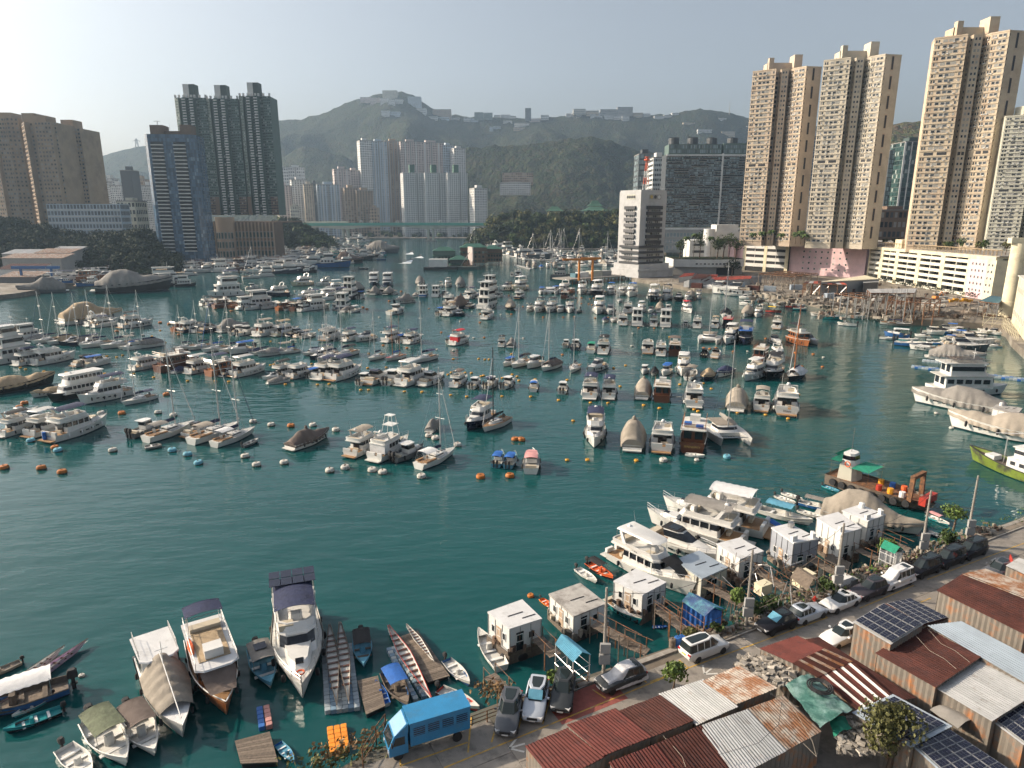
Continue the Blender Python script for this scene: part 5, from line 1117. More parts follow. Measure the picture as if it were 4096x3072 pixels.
def k_ferry(v,hull='navy_hull',L=17.0):
 Bm=5.0;hm_,r=hull_mesh('fer',L,Bm,2.2,1.5,hull,fine=2.6,tran=.95,flare=.9);w=Bm/2;P_=[('hull',hm_,[]),('deck',deck_mesh(r,.1,'gelcoat_deck'),[])]
 z=1.5
 for d in range(2):
  b=B();house(b,-L*.44,L*.30-d*1.8,w*(.95-.06*d),z,z+2.2,rf=1.0,rb=.1,tp=.95,wf=.9);wb_=B();house_band(wb_,-L*.42,L*.30-d*1.8,w*(.95-.06*d),z,z+2.2,z+1.05,z+1.8,rf=1.0,rb=.1,tp=.95,wf=.9);mu=B()
  for i in range(8):
   x=-L*.38+i*L*.075
   for s in(-1,1):mu.cbox((x,s*w*(.945-.06*d),z+1.4),.22,.12,.9)
  P_.append(('cabin',b.mesh('cabin','gelcoat',smooth=30),[('window',wb_.mesh('window','tint')),('mullion',mu.mesh('mullion','gelcoat'))]))
  z+=2.25
 b=B();house(b,-L*.46,L*.22,w*.92,z,z+.14,rf=.2,rb=0,tp=1,wf=.9);P_.append(('roof',b.mesh('roof','gelcoat'),[]))
 b=B();b.tube((0,0,z),(0,0,z+2.5),.05,5);b.lathe([(.3,0),(.3,.3),(.05,.4)],8,(1,0,z+.14));P_.append(('mast',b.mesh('mast','white_plastic'),[]))
 st=B()
 for s in(3,4):st.path([(q[s][0],q[s][1]*1.02,q[s][2])for q in r],.1,5)
 P_.append(('rub_rail',st.mesh('rub_rail','rubber'),[]))
 return P_
def k_work(v,hull='blue_hull',L=16.0,house_m='gelcoat',canopy=None):
 """fishing / work boat with wheelhouse aft of midships and working deck"""
 Bm=L*.30;hm_,r=hull_mesh('wrk',L,Bm,2.5,1.5,hull,fine=2.3,tran=.9,flare=.88);w=Bm/2;P_=[('hull',hm_,[]),('deck',deck_mesh(r,.5,'old_wood',inset=.93),[])]
 st=B()
 for s in(3,4):st.path([(q[s][0],q[s][1]*1.0,q[s][2]+.05)for q in r],.09,5)
 P_.append(('rub_rail',st.mesh('rub_rail','rubber'),[]))
 b=B();b.box(-L*.36,L*.02,-w*.7,w*.7,1.0,3.2);wn=[]
 for s in(-1,1):
  for i in range(4):q=B();q.cbox((-L*.31+i*L*.09,s*w*.7,2.4),L*.05,.06,.6);wn.append(('window',q.mesh('window','tint')))
 P_.append(('deckhouse',b.mesh('deckhouse',house_m),wn));b=B();b.box(-L*.25,-L*.02,-w*.5,w*.5,3.2,5.0);wb_=B();wb_.box(-L*.251,-L*.019,-w*.51,w*.51,4.0,4.6);P_.append(('wheelhouse',b.mesh('wheelhouse',house_m),[('window',wb_.mesh('window','tint'))]))
 b=B();b.box(-L*.28,L*.0,-w*.58,w*.58,5.0,5.12);P_.append(('roof',b.mesh('roof',house_m),[]))
 b=B();b.tube((-L*.1,0,5.1),(-L*.1,0,9),.08,6);b.tube((-L*.1,0,7.5),(L*.25,0,6),.06,5);b.tube((L*.12,0,1.4),(L*.12,0,5.5),.1,6);P_.append(('mast',b.mesh('mast','steel'),[]))
 if canopy:P_.append(('canopy',canopy_mesh(-L*.48,L*.1,w*.9,3.4,canopy,arch=.3),[('canopy_post',posts_mesh([(-L*.46,w*.8),(-L*.46,-w*.8),(L*.08,w*.8),(L*.08,-w*.8)],1,3.5))]))
 q=B();q.box(L*.18,L*.28,-w*.4,w*.4,1.5,2.3);P_.append(('hatch',q.mesh('hatch',house_m),[]))
 ty=B();ty.lathe([(.3,-.16),(.5,-.1),(.5,.1),(.3,.16),(.22,0)],10);tm=ty.mesh('tyre','rubber',smooth=50)
 return P_
KINDS_={'fly':(k_fly,12.0,'motor_yacht'),'cru':(k_cru,10.0,'motor_cruiser'),'cov':(k_cov,12.0,'covered_yacht'),'sail':(k_sail,11.0,'sailing_boat'),'box':(k_box,13.0,'deck_cruiser'),'junk':(k_junk,12.0,'pleasure_junk'),'cat':(k_cat,12.5,'catamaran'),'cabin':(k_cabin,7.0,'cabin_boat'),'skiff':(k_skiff,6.0,'open_boat'),'dragon':(k_dragon,12.0,'dragon_boat'),'ferry':(k_ferry,17.0,'ferry'),'work':(k_work,16.0,'work_boat'),'dinghy':(None,3.2,'dinghy')}
CATS={'fly':'motor yacht','cru':'motor cruiser','cov':'covered yacht','sail':'sailing boat','box':'deck cruiser','junk':'junk','cat':'catamaran','cabin':'cabin boat','skiff':'open boat','dragon':'dragon boat','ferry':'ferry','work':'work boat','dinghy':'dinghy'}
PROTO={}
def boat_parts(kind,v,**k):
 key=(kind,v,tuple(sorted(k.items())))
 if key not in PROTO:
  if kind=='dinghy':PROTO[key]=dinghy_parts(**k)
  else:PROTO[key]=KINDS_[kind][0](v,**k)
 return PROTO[key]
NB=[0];BOATS=[];RAFT={}
LITE={'fender','portlight','mullion','aerial','helm','hatch','bow_rail'}
def boat(kind,p,head,L,label,group=None,v=None,lite=False,name=None,cat=None,sc=None,seen=True,**k):
 """one boat: an Empty at its waterline with hull, deck, cabin ... as parts; head in degrees, 0 = pointing away, 90 = to the right"""
 NB[0]+=1;v=(NB[0]*7)%6 if v is None else v
 s=L/KINDS_[kind][1]
 if seen:head+=math.degrees(math.atan2(p.x,p.y))
 t=thing(name or KINDS_[kind][2],label,cat or CATS[kind],(p.x,p.y,0),R(90-head),group,(s*.82,s*.97,s*1.02)if sc is None else sc)
 for n,me,sub in boat_parts(kind,v,**k):
  if lite and n in LITE:continue
  o=ob(n,me,t)
  if n=='portlight':o['kind']='stuff'
  for sn,sm in sub:
   if lite and sn in LITE:continue
   q=ob(sn,sm,o)
   if sn in('mullion','spreader','canopy_post','hatch'):q['kind']='stuff'
 BOATS.append((p.x,p.y,L*.82));RAFT.setdefault(group,[]).append((p.x,p.y,head,L));return t
# ==== MOORED BOATS (surveyed from the photograph)
HN={'navy_hull':'navy hulled','black_hull':'black hulled','grey_hull':'grey hulled','blue_hull':'blue hulled','teal_hull':'teal hulled','red_hull':'red hulled','cream_hull':'cream','gelcoat':'white'}
CN={'canvas_navy':'navy','canvas_black':'black','canvas_beige':'beige','canvas_grey':'grey','canvas_tan':'tan','canvas_red':'red','canvas_blue':'blue','canvas_white':'white','canvas_brown':'brown','canvas_green':'green','canvas_yellow':'yellow','canvas_pink':'pink','canvas_sky':'sky blue','canvas_olive':'olive'}
def row(name,crop,items,group,lite=False,ks=1.0):
 """boats of one mooring row, left to right: (x, y, kind, heading, length, options, own description)"""
 items=sorted(items,key=lambda q:q[0])
 for i,it in enumerate(items):
  x,y,kd,h,L=it[:5];k=dict(it[5])if len(it)>5 and it[5]else{};d=it[6]if len(it)>6 else None
  hu=HN.get(k.get('hull','gelcoat'),'white');cv=CN.get(k.get('canopy')or k.get('cover')or '','')
  base={'fly':f'{hu} flybridge yacht'+(f', {cv} canopy' if cv else ''),'cru':f'{hu} low cruiser','cov':f'{hu} yacht under {cv or "beige"} cover','sail':f'{hu} sailing boat'+(f', {cv} canopy' if cv else ''),'box':f'{hu} boxy deck cruiser','junk':'wooden junk','cat':'white catamaran','cabin':f'{hu} cabin boat','skiff':f'{hu} open boat','ferry':f'{hu} ferry','work':f'{hu} work boat','dinghy':'small dinghy','dragon':'dragon boat'}[kd]
  lab=d if d else f'{base}, {ORD[i]} from left in {name}'
  boat(kd,PC(crop,x,y),h,L*ks,lab,group,lite=lite,**k)
N_,G_,K_,BG='canvas_navy','canvas_grey','canvas_black','canvas_beige'
HT='hardtop'
row('front centre row','C5',[(262,1262,'fly',38,12,dict(canopy=BG,v=0),'white flybridge yacht with beige canopy beside the sport fisher'),(425,1285,'fly',38,13,dict(canopy=None,tower=True,curtain='canvas_white',v=2),'white sport fishing yacht with tall lookout tower'),(530,1308,'cabin',50,9,dict(hull='grey_hull',house_m='gelcoat',v=1),'dark grey outboard cabin boat beside the sport fisher'),(712,1335,'sail',42,12.5,dict(canopy='canvas_white',v=1),'white sloop with pale awning and blue hull bag, tied to white buoy'),(690,1128,'cov',20,7.5,dict(cover='canvas_grey',v=2),'small boat wholly under a grey cover behind the sloop'),(965,1105,'fly',205,14,dict(hull='navy_hull',canopy=N_,v=3),'navy hulled yacht with beige foredeck cover beside black masted sloop'),(1078,1120,'sail',212,12.5,dict(mast='mast_black',cover='canvas_black',deckm='teak',v=2),'white sloop with black mast and teak deck'),(1098,1345,'cabin',12,6.5,dict(hull='canvas_sky',canopy='canvas_blue',v=2),'small blue outboard boat with blue canopy, outer one of a pair'),(1178,1352,'cabin',14,6.5,dict(hull='canvas_sky',canopy='canvas_blue',v=4),'small blue outboard boat with blue canopy beside the pink boat'),(1305,1370,'cabin',2,9,dict(canopy='canvas_pink',house_m='gelcoat',stern=None,v=0),'white cabin boat with a pink roof'),(1705,1200,'fly',181,14.5,dict(canopy=N_,v=1),'white yacht with navy canopy moored bow on, alone'),(1950,1215,'cov',2,14.5,dict(cover=BG,full=1,tall=1.08,v=3),'tall yacht under a rounded beige cover in the front row'),(2132,1225,'fly',1,14.5,dict(canopy=None,v=0),'white flybridge yacht with golden swim platform beside covered yacht')],'boats of the front mooring row',ks=.92)
row('front right row','C6',[(380,1072,'junk',2,14,dict(wood='brown_wood',canopy=None,v=1),'brown wooden junk with blue covers and gilt lettering on its stern'),(560,1042,'cat',158,13,dict(v=1),'white sailing catamaran moored bow on in the front row'),(388,1148,'skiff',100,4,dict(motor=False,v=0),'white tender behind the brown junk')],'boats of the front mooring row')
row('second row','C5',[(1682,912,'fly',4,12,dict(canopy=N_,v=4)),(1797,915,'fly',2,11,dict(canopy=N_,v=1)),(2012,915,'cov',4,11,dict(cover=BG,full=1,v=5)),(2130,930,'junk',1,11.5,dict(wood='brown_wood',v=0),'brown wooden junk with yellow roll on its stern')],'boats of the second mooring row',ks=1.05)
row('second row, beyond the junk,','C6',[(375,842,'fly',-4,13,dict(canopy=None,v=2)),(620,862,'cov',2,13,dict(cover=BG,full=1,v=1)),(756,868,'fly',0,11,dict(canopy=BG,v=3)),(886,878,'fly',-4,15,dict(canopy=None,v=0),'white yacht SWAN with towels on its stern rail')],'boats of the second mooring row',ks=1.05)
row('row of small boats','C5',[(1322,880,'cabin',5,6,dict(canopy='canvas_blue',stern=None,v=1),'little white cabin boat with blue stripes, alone between buoys'),(1505,893,'cabin',6,6.5,dict(v=3),'little white cabin boat moored alone right of the blue striped one'),(1162,862,'cabin',28,7,dict(v=1)),(1056,862,'cabin',30,7,dict(canopy=N_,v=3)),(950,862,'cabin',20,6.5,dict(v=5)),(856,848,'fly',25,8.5,dict(canopy='canvas_brown',v=1)),(686,838,'cru',36,10.5,dict(v=0)),(570,832,'fly',36,13,dict(canopy=HT,v=2)),(342,828,'cru',33,11,dict(canopy=N_,v=1)),(255,838,'cabin',30,7,dict(v=1)),(138,800,'fly',42,13,dict(canopy=N_,v=0)),(42,796,'fly',42,12,dict(canopy=N_,v=4))],'boats of the middle mooring rows',ks=1.12)
row('sailing boat row','C5',[(1710,762,'cru',208,10,dict(v=2),'white open express cruiser right of the bow-on sloops'),(1575,762,'sail',192,9.5,dict(v=0)),(1424,752,'sail',208,11,dict(boatcover='canvas_brown',v=1),'sloop under a brown boat cover'),(1235,732,'sail',210,11,dict(canopy=K_,v=2)),(625,702,'sail',222,11,dict(canopy=N_,v=3)),(440,692,'sail',222,9,dict(mast='orange_wood',ketch=True,cover='canvas_blue',deckm='red_hull',v=4),'old ketch with two wooden masts and blue sail cover'),(325,690,'sail',215,9,dict(v=5)),(125,672,'sail',222,11.5,dict(canopy=K_,v=2)),(30,690,'sail',224,11,dict(v=3))],'boats of the middle mooring rows',ks=1.12)
row('fourth row','C5',[(250,572,'cru',222,10,dict(hull='gelcoat',v=1)),(140,560,'cru',232,9,dict(v=3)),(45,560,'fly',32,12,dict(canopy=None,v=0)),(435,572,'fly',36,11,dict(canopy=N_,v=1),'white yacht with navy canopy and green bundle on its stern'),(566,582,'fly',34,10,dict(canopy=N_,v=5)),(860,590,'fly',36,10.5,dict(canopy='canvas_red',curtain='canvas_red',v=2),'white yacht with bright red canopy and curtains'),(1180,605,'cov',6,8,dict(cover=G_,v=4)),(1525,608,'cabin',8,6,dict(v=1)),(1585,622,'cabin',8,8,dict(hull='navy_hull',v=3)),(1685,640,'cabin',5,8,dict(canopy='canvas_green',stern=None,v=4),'cabin boat with teal green awning'),(1765,642,'fly',5,11.5,dict(canopy=K_,v=1)),(2040,640,'fly',1,11,dict(canopy=None,v=3)),(2122,655,'fly',0,10,dict(canopy=None,v=5))],'boats of the middle mooring rows',ks=1.12)
row('right hand cluster','C6',[(275,572,'junk',1,10,dict(wood='brown_wood',canopy='canvas_brown',v=2),'dark brown junk at the end of the trio of stern-on boats'),(160,690,'cov',190,5.5,dict(cover=K_,v=2),'small boat under a black cover'),(320,682,'fly',183,11,dict(canopy=HT,v=2)),(440,588,'cabin',5,6,dict(hull='black_hull',house_m='canvas_black',v=1)),(455,712,'cov',190,9,dict(hull='navy_hull',cover='canvas_tan',tall=.75,v=2)),(548,692,'cov',198,10,dict(cover=N_,tall=.7,v=4)),(705,712,'fly',202,11,dict(canopy=HT,v=0)),(812,702,'fly',192,13,dict(hull='black_hull',canopy=K_,v=1)),(940,712,'sail',195,12,dict(hull='black_hull',boatcover='canvas_white',mast='orange_wood',v=2),'dark hulled sailing boat under torn white sheets'),(755,602,'junk',10,10,dict(wood='brown_wood',v=3)),(850,600,'fly',165,9,dict(canopy=None,v=4))],'boats of the right mooring cluster',ks=1.13)
row('right hand upper cluster','C6',[(968,522,'junk',150,12,dict(wood='orange_wood',canopy='canvas_black',v=4),'bright orange brown junk with white roof'),(835,520,'cru',158,9,dict(v=1),'white cruiser with black sunroof beside the orange junk'),(465,510,'cat',184,12,dict(v=2),'white sailing catamaran of the upper cluster'),(580,512,'fly',192,13,dict(canopy=HT,v=3)),(664,512,'junk',181,13,dict(wood='navy_hull',canopy=N_,roof='canvas_blue',v=5),'dark junk with blue cushions on its roof'),(845,432,'fly',5,10,dict(canopy=BG,v=0),'white yacht with beige canopy apart from the cluster'),(570,425,'junk',4,10,dict(wood='black_hull',roof='canvas_red',v=0),'dark junk with red seats on its roof'),(502,425,'fly',4,9,dict(canopy='canvas_tan',v=2)),(400,425,'fly',1,10,dict(canopy=None,v=4)),(335,425,'cabin',1,6,dict(v=1)),(350,345,'fly',162,10.5,dict(canopy='canvas_red',v=5),'white boat shaded by a bright red awning'),(555,372,'sail',186,14,dict(boatcover='canvas_black',v=0),'sailing boat with black tarpaulin tent'),(675,365,'cov',190,12,dict(cover=BG,full=1,v=1)),(745,362,'fly',176,9,dict(hull='navy_hull',canopy=None,v=2))],'boats of the right mooring cluster',ks=1.13)
boat('skiff',PC('C6',825,347),108,8,'red sampan with rounded yellow roof','boats of the right mooring cluster',v=1,hull='red_hull',inner='brown_wood',canopy='canvas_yellow',motor=False)
row('long upper row','Z3',[(1445,900,'sail',186,8,dict(v=0)),(1530,918,'fly',1,10,dict(canopy=None,v=2)),(1655,922,'box',0,11,dict(decks=2,v=0)),(1800,930,'fly',0,8.5,dict(canopy=N_,v=1)),(1905,932,'box',0,11,dict(decks=2,v=1))],'boats of the upper mooring rows',ks=1.26)
row('row above the boxy white pair','Z3',[(1575,812,'fly',2,10,dict(canopy=None,v=0)),(1690,815,'fly',186,9,dict(canopy=HT,v=2)),(1855,805,'cov',0,9.5,dict(cover=BG,full=1,v=3)),(1315,822,'fly',186,13.5,dict(canopy=HT,v=4)),(1415,828,'cru',186,11,dict(v=2)),(1058,812,'fly',181,11,dict(canopy=K_,v=3)),(1140,815,'skiff',190,6,dict(hull='grey_hull',v=0)),(785,808,'fly',196,11.5,dict(canopy=K_,v=1)),(890,810,'fly',196,11.5,dict(canopy=K_,v=5)),(535,792,'cov',180,11,dict(cover=BG,full=1,hull='black_hull',v=1)),(342,868,'fly',22,10,dict(canopy=None,v=4),'white sport yacht with outboards behind the triple deck cruiser')],'boats of the upper mooring rows',ks=1.26)
row('row below the dock crane','Z3',[(345,772,'box',24,15,dict(decks=3,v=2),'white triple deck cruiser, nearer of the stacked pair'),(372,675,'box',24,14,dict(decks=3,v=3),'white triple deck cruiser, farther of the stacked pair'),(625,690,'fly',20,10,dict(hull='navy_hull',canopy=None,v=0)),(100,772,'cov',34,13,dict(hull='navy_hull',cover='canvas_brown',v=5)),(20,838,'fly',28,11,dict(canopy='canvas_tan',v=2)),(200,690,'fly',32,11,dict(canopy=N_,v=1)),(85,592,'cov',192,13,dict(cover=G_,full=1,v=3)),(500,622,'cru',214,14,dict(hull='gelcoat',v=1)),(612,622,'fly',206,15,dict(hull='cream_hull',canopy=HT,v=0),'large cream yacht moored bow on behind the navy one'),(605,498,'fly',4,12,dict(hull='navy_hull',canopy=None,v=2),'navy and white yacht alone near the marina pontoon'),(1020,692,'junk',8,9,dict(v=1),'small brown junk among white yachts'),(885,652,'cat',186,12,dict(sail=False,v=0),'white power catamaran in the row below the crane'),(1000,642,'fly',202,13,dict(canopy=None,v=4)),(1165,652,'fly',186,13,dict(canopy=None,v=5)),(1290,664,'fly',196,15,dict(hull='black_hull',canopy=HT,v=1)),(1420,654,'fly',190,11.5,dict(canopy='canvas_blue',v=3)),(1520,662,'fly',190,11,dict(canopy=None,v=0)),(1605,672,'fly',190,13,dict(hull='gelcoat',canopy='canvas_blue',v=4)),(1500,728,'sail',186,8,dict(v=1)),(1795,712,'fly',190,15,dict(hull='black_hull',canopy=HT,v=2)),(1915,702,'fly',186,14,dict(canopy=K_,v=0)),(2020,712,'cru',186,11,dict(hull='black_hull',v=1)),(2125,695,'cov',182,11,dict(cover=BG,full=1,v=4))],'boats of the upper mooring rows',ks=1.26)
row('row by the two ferries','C5',[(310,222,'ferry',186,16,dict(v=0),'navy hulled white ferry moored beside its twin'),(396,224,'ferry',186,16,dict(v=1),'white ferry with rainbow painted side'),(325,278,'cov',22,11,dict(cover=G_,v=2)),(412,278,'cov',26,11,dict(hull='navy_hull',cover=G_,v=4)),(500,335,'cov',228,11,dict(cover=G_,v=1)),(455,402,'cabin',40,10,dict(stern=None,v=3),'white cabin cruiser alone below the covered boats'),(185,258,'cov',225,12,dict(hull='navy_hull',cover=G_,v=3)),(168,305,'box',20,14,dict(hull='navy_hull',decks=3,v=1)),(122,372,'box',15,13,dict(hull='navy_hull',canopy=N_,v=2)),(192,392,'skiff',40,7,dict(canopy='canvas_white',v=1)),(626,292,'box',10,10,dict(hull='blue_hull',v=4)),(705,292,'box',10,10,dict(v=5)),(600,225,'cov',186,13,dict(cover=G_,full=1,v=5)),(775,232,'fly',190,10,dict(canopy=G_,v=2)),(795,338,'fly',22,11,dict(canopy=None,v=0))],'boats of the upper mooring rows',ks=1.26)
row('near left row','Z6',[(235,1162,'fly',55,12,dict(canopy=K_,v=1),'white yacht at the near end of the trio, stern lettering'),(372,1140,'cabin',55,9,dict(stern=None,v=1)),(530,1160,'fly',55,13,dict(canopy=HT,v=3)),(790,1185,'fly',56,16,dict(canopy=N_,v=0),'white trawler yacht with navy canopy and blue barrel at stern'),(240,1010,'cru',62,8,dict(v=2)),(1445,1185,'cabin',52,9.5,dict(hull='grey_hull',v=3),'outboard cabin boat beside the cream sloop'),(1690,1200,'sail',54,14.5,dict(canopy=G_,v=1),'cream decked sloop beside the outboard cabin boat')],'boats of the near left moorings',ks=.9)
row('near left sloop row','C4',[(1275,1312,'cru',52,10,dict(v=1)),(1370,1335,'sail',52,15,dict(canopy=BG,v=2),'largest white sloop with beige awning in the trio of sloops'),(1490,1358,'sail',50,13,dict(canopy='canvas_white',v=3),'white sloop with white awning and red furled jib'),(1586,1388,'skiff',48,5,dict(hull='grey_hull',v=1),'dark tender beside the end sloop'),(970,1408,'dinghy',85,3.6,dict(),'grey inflatable dinghy behind the cream sloop'),(1962,1378,'cov',50,12.5,dict(cover='canvas_brown',tall=.85,v=1),'boat under a brown cover moored alone')],'boats of the near left moorings',ks=.9)
row('second left row','C4',[(140,1035,'cov',74,20,dict(hull='black_hull',cover='canvas_tan',tall=.62,v=2),'long dark hulled cruiser under a tan cover'),(312,1072,'cov',246,10.5,dict(cover='canvas_tan',tall=.62,v=4),'small white cruiser under a tan cover'),(490,1085,'ferry',242,17,dict(hull='black_hull',v=2),'black hulled white passenger launch with cream awning'),(662,1105,'fly',240,15.5,dict(canopy=N_,v=5),'white sport yacht with navy canopy and long bow rail'),(880,1120,'sail',238,11,dict(canopy=N_,v=2),'white sloop with navy canopy beside the sport yacht')],'boats of the second left row',ks=.9)
row('third left row','C4',[(112,855,'box',58,17,dict(decks=3,v=0),'white triple deck yacht with open aft deck'),(212,872,'fly',58,12,dict(canopy=N_,v=1)),(355,865,'fly',62,14.5,dict(canopy=None,v=2)),(570,880,'cru',62,11,dict(v=3)),(942,902,'fly',58,12,dict(canopy=None,v=4)),(1132,908,'junk',62,15,dict(wood='brown_wood',v=0),'dark red junk hung with pink fenders'),(1290,922,'fly',54,12,dict(canopy=HT,v=5)),(1420,935,'junk',56,12,dict(wood='orange_wood',canopy=N_,v=1)),(1582,940,'fly',54,13,dict(hull='gelcoat',canopy=HT,v=0)),(1812,950,'fly',44,11,dict(canopy=K_,v=1)),(1920,952,'fly',48,12,dict(canopy=None,v=3)),(1738,986,'dinghy',80,4,dict())],'boats of the third left row',ks=0.97)
row('left sailing boat row','C4',[(60,722,'fly',62,13,dict(canopy=N_,v=0)),(190,722,'box',62,12,dict(v=1)),(302,742,'sail',246,12,dict(v=0)),(398,748,'sail',246,12,dict(boatcover='canvas_tan',v=1)),(522,755,'sail',246,12,dict(hull='navy_hull',boatcover='canvas_grey',v=2)),(612,768,'sail',246,13,dict(v=3)),(750,772,'sail',246,14,dict(canopy=G_,v=4)),(822,778,'sail',246,9,dict(cover='canvas_blue',v=5)),(925,775,'sail',246,13,dict(boatcover='canvas_grey',v=2)),(1168,785,'sail',242,10,dict(v=1)),(1272,782,'sail',242,11,dict(v=2)),(1362,795,'sail',242,11,dict(cover='canvas_blue',v=3)),(1475,800,'sail',242,12,dict(canopy=N_,v=4)),(1665,815,'sail',240,9,dict(v=5)),(1830,810,'sail',240,8.5,dict(cover='canvas_blue',v=0)),(1980,818,'sail',240,9,dict(boatcover='canvas_white',v=1)),(2092,832,'sail',238,9,dict(v=2))],'boats of the left sailing boat row',ks=1.0)
row('left upper row','C4',[(592,612,'cov',72,24,dict(cover='canvas_tan',full=1,tall=1.0,v=0),'very large yacht wholly wrapped in a tan cover'),(655,632,'fly',68,13,dict(canopy=None,v=1),'white yacht in front of the tan wrapped one'),(870,642,'fly',66,13.5,dict(canopy=K_,v=3),'white yacht with orange flag, alone right of the tan wrapped one'),(1222,668,'fly',52,12,dict(hull='navy_hull',canopy=None,v=0)),(1342,672,'cru',52,11,dict(hull='navy_hull',v=1)),(1482,668,'cov',60,13,dict(cover=G_,full=1,v=2)),(1562,692,'cabin',50,9,dict(v=3)),(1702,692,'fly',50,13,dict(canopy=BG,v=4)),(1815,692,'fly',52,12,dict(hull='cream_hull',canopy='canvas_tan',v=5)),(1910,706,'cru',52,7,dict(v=1))],'boats of the left upper row',ks=1.1)
row('wooden boat row','C4',[(1422,448,'box',252,19,dict(decks=2,canopy=N_,v=0),'long white cruiser behind the wooden boats'),(1742,450,'fly',242,15,dict(hull='navy_hull',canopy=None,v=1)),(1930,468,'fly',240,12,dict(canopy=None,v=2)),(1905,382,'fly',236,15.5,dict(hull='cream_hull',canopy=None,v=0),'cream yacht lying alone above the wooden boats'),(2046,382,'fly',236,11,dict(canopy=G_,v=1)),(2106,416,'fly',246,13,dict(canopy=HT,v=3)),(2060,468,'ferry',238,12,dict(hull='cream_hull',v=1)),(1342,512,'cabin',60,8,dict(v=1)),(1420,520,'junk',66,11,dict(v=2)),(1506,522,'junk',66,9,dict(wood='orange_wood',v=3)),(1572,530,'box',70,11,dict(v=3)),(1662,522,'box',70,15.5,dict(hull='canvas_white',v=4)),(1812,535,'junk',62,10,dict(wood='orange_wood',v=4)),(1890,538,'junk',40,10,dict(canopy='canvas_blue',v=5)),(2012,532,'box',60,13,dict(canopy=N_,v=5)),(1595,402,'cabin',78,8,dict(v=5,stern=None),'small launch under way, trailing a short wake')],'boats of the left far row',ks=1.15)
row('far marina','Z1',[(530,700,'cov',272,27,dict(cover=G_,hull='grey_hull',v=1),'large yacht under a grey cover beside the boatyard jetty'),(770,625,'fly',92,21,dict(canopy=HT,v=0),'sleek white yacht behind the grey covered one'),(1010,588,'work',92,19,dict(hull='blue_hull',v=0),'blue hulled workboat at the boatyard'),(1290,575,'cru',272,27,dict(v=0),'long white yacht with black window strip'),(1720,680,'cov',92,46,dict(hull='black_hull',cover=G_,tall=.8,v=2),'huge grey covered yacht with black hull'),(1410,400,'fly',85,22,dict(canopy=None,v=1)),(1560,470,'fly',88,20,dict(canopy=HT,v=2)),(1700,430,'fly',85,22,dict(canopy=None,v=3)),(1600,500,'cov',88,18,dict(cover=G_,v=4)),(1480,350,'fly',80,22,dict(canopy=None,v=4)),(1640,360,'fly',84,24,dict(canopy=HT,v=5)),(1720,320,'cov',80,24,dict(cover=G_,v=2)),(1990,330,'fly',95,30,dict(canopy=HT,v=0)),(1960,385,'box',90,26,dict(hull='brown_wood',v=1),'dark brown barge like cruiser in the far marina')],'yachts of the far left marina',lite=True)
row('boats before the blue tower','Z2',[(150,408,'ferry',92,24,dict(hull='navy_hull',v=0),'white ferry with brown awning behind the tour boats'),(150,452,'box',90,17,dict(hull='black_hull',canopy='canvas_tan',v=2)),(290,452,'box',90,14,dict(hull='black_hull',canopy='canvas_tan',v=3)),(230,340,'fly',250,17,dict(canopy=None,v=0)),(300,365,'fly',250,15,dict(canopy=None,v=2)),(420,285,'box',80,24,dict(decks=3,v=4)),(440,340,'fly',246,17,dict(canopy=HT,v=1)),(590,335,'box',75,21,dict(hull='gelcoat',v=5)),(600,390,'fly',250,14,dict(canopy=None,v=3)),(680,330,'junk',70,18,dict(v=1)),(820,388,'sail',80,15,dict(v=0)),(920,375,'box',250,15,dict(decks=2,v=0)),(1050,350,'fly',80,20,dict(hull='navy_hull',canopy=None,v=4)),(1150,345,'fly',80,22,dict(hull='navy_hull',canopy=None,v=5)),(1240,335,'fly',80,20,dict(hull='black_hull',canopy=None,v=0)),(1010,298,'box',75,16,dict(decks=2,v=1)),(1290,278,'fly',258,24,dict(canopy=None,v=1)),(1480,300,'work',95,34,dict(hull='blue_hull',v=1),'blue trawler with white wheelhouse at the edge of the boat crowd'),(1610,265,'cov',95,30,dict(hull='black_hull',cover='canvas_brown',v=3)),(1560,272,'fly',262,20,dict(canopy=None,v=2)),(1880,185,'cov',100,46,dict(cover=G_,hull='grey_hull',v=0),'big grey covered yacht furthest out towards the bridge'),(1750,235,'work',100,26,dict(hull='black_hull',v=2)),(1720,315,'skiff',90,9,dict(hull='black_hull',v=0),'black sampan alone in the fairway'),(820,475,'cabin',82,11,dict(v=1,stern=None))][:-1],'boats of the crowded far left marina',lite=True)
rr_=random.Random(21)
CROWD='boats packed together in the far left marina'
FILL=[(Z,a,b_)for Z,a,b_ in[('Z2',(300,210),(760,320)),('Z2',(560,170),(1300,290)),('Z2',(820,150),(1900,230)),('Z2',(1500,110),(1900,200)),('Z2',(1250,205),(1750,262))]]
def clear(p,L,k=.25):
 for x,y,l in BOATS:
  if abs(x-p.x)<(L+l)*k*1.1 and abs(y-p.y)<max(2.5,(L+l)*k*.62):return False
 return True
def crowd(crop,a,c,n,Ls,kinds,heads,lab,group):
 made=0
 for _ in range(n*12):
  if made>=n:break
  p=PC(crop,rr_.uniform(a[0],c[0]),rr_.uniform(a[1],c[1]));L=rr_.uniform(*Ls)
  if not clear(p,L):continue
  kd,k=rr_.choice(kinds)
  boat(kd,p,rr_.choice(heads)+rr_.uniform(-9,9),L,lab[kd]if isinstance(lab,dict)else lab,group,lite=True,**k);made+=1
MIX=[('fly',dict(canopy=HT,v=0)),('fly',dict(canopy=None,v=1)),('box',dict(v=1)),('box',dict(hull='navy_hull',v=2)),('junk',dict(v=1)),('work',dict(hull='blue_hull',v=1)),('work',dict(hull='black_hull',v=2)),('cov',dict(cover=G_,v=1)),('cru',dict(v=1))]
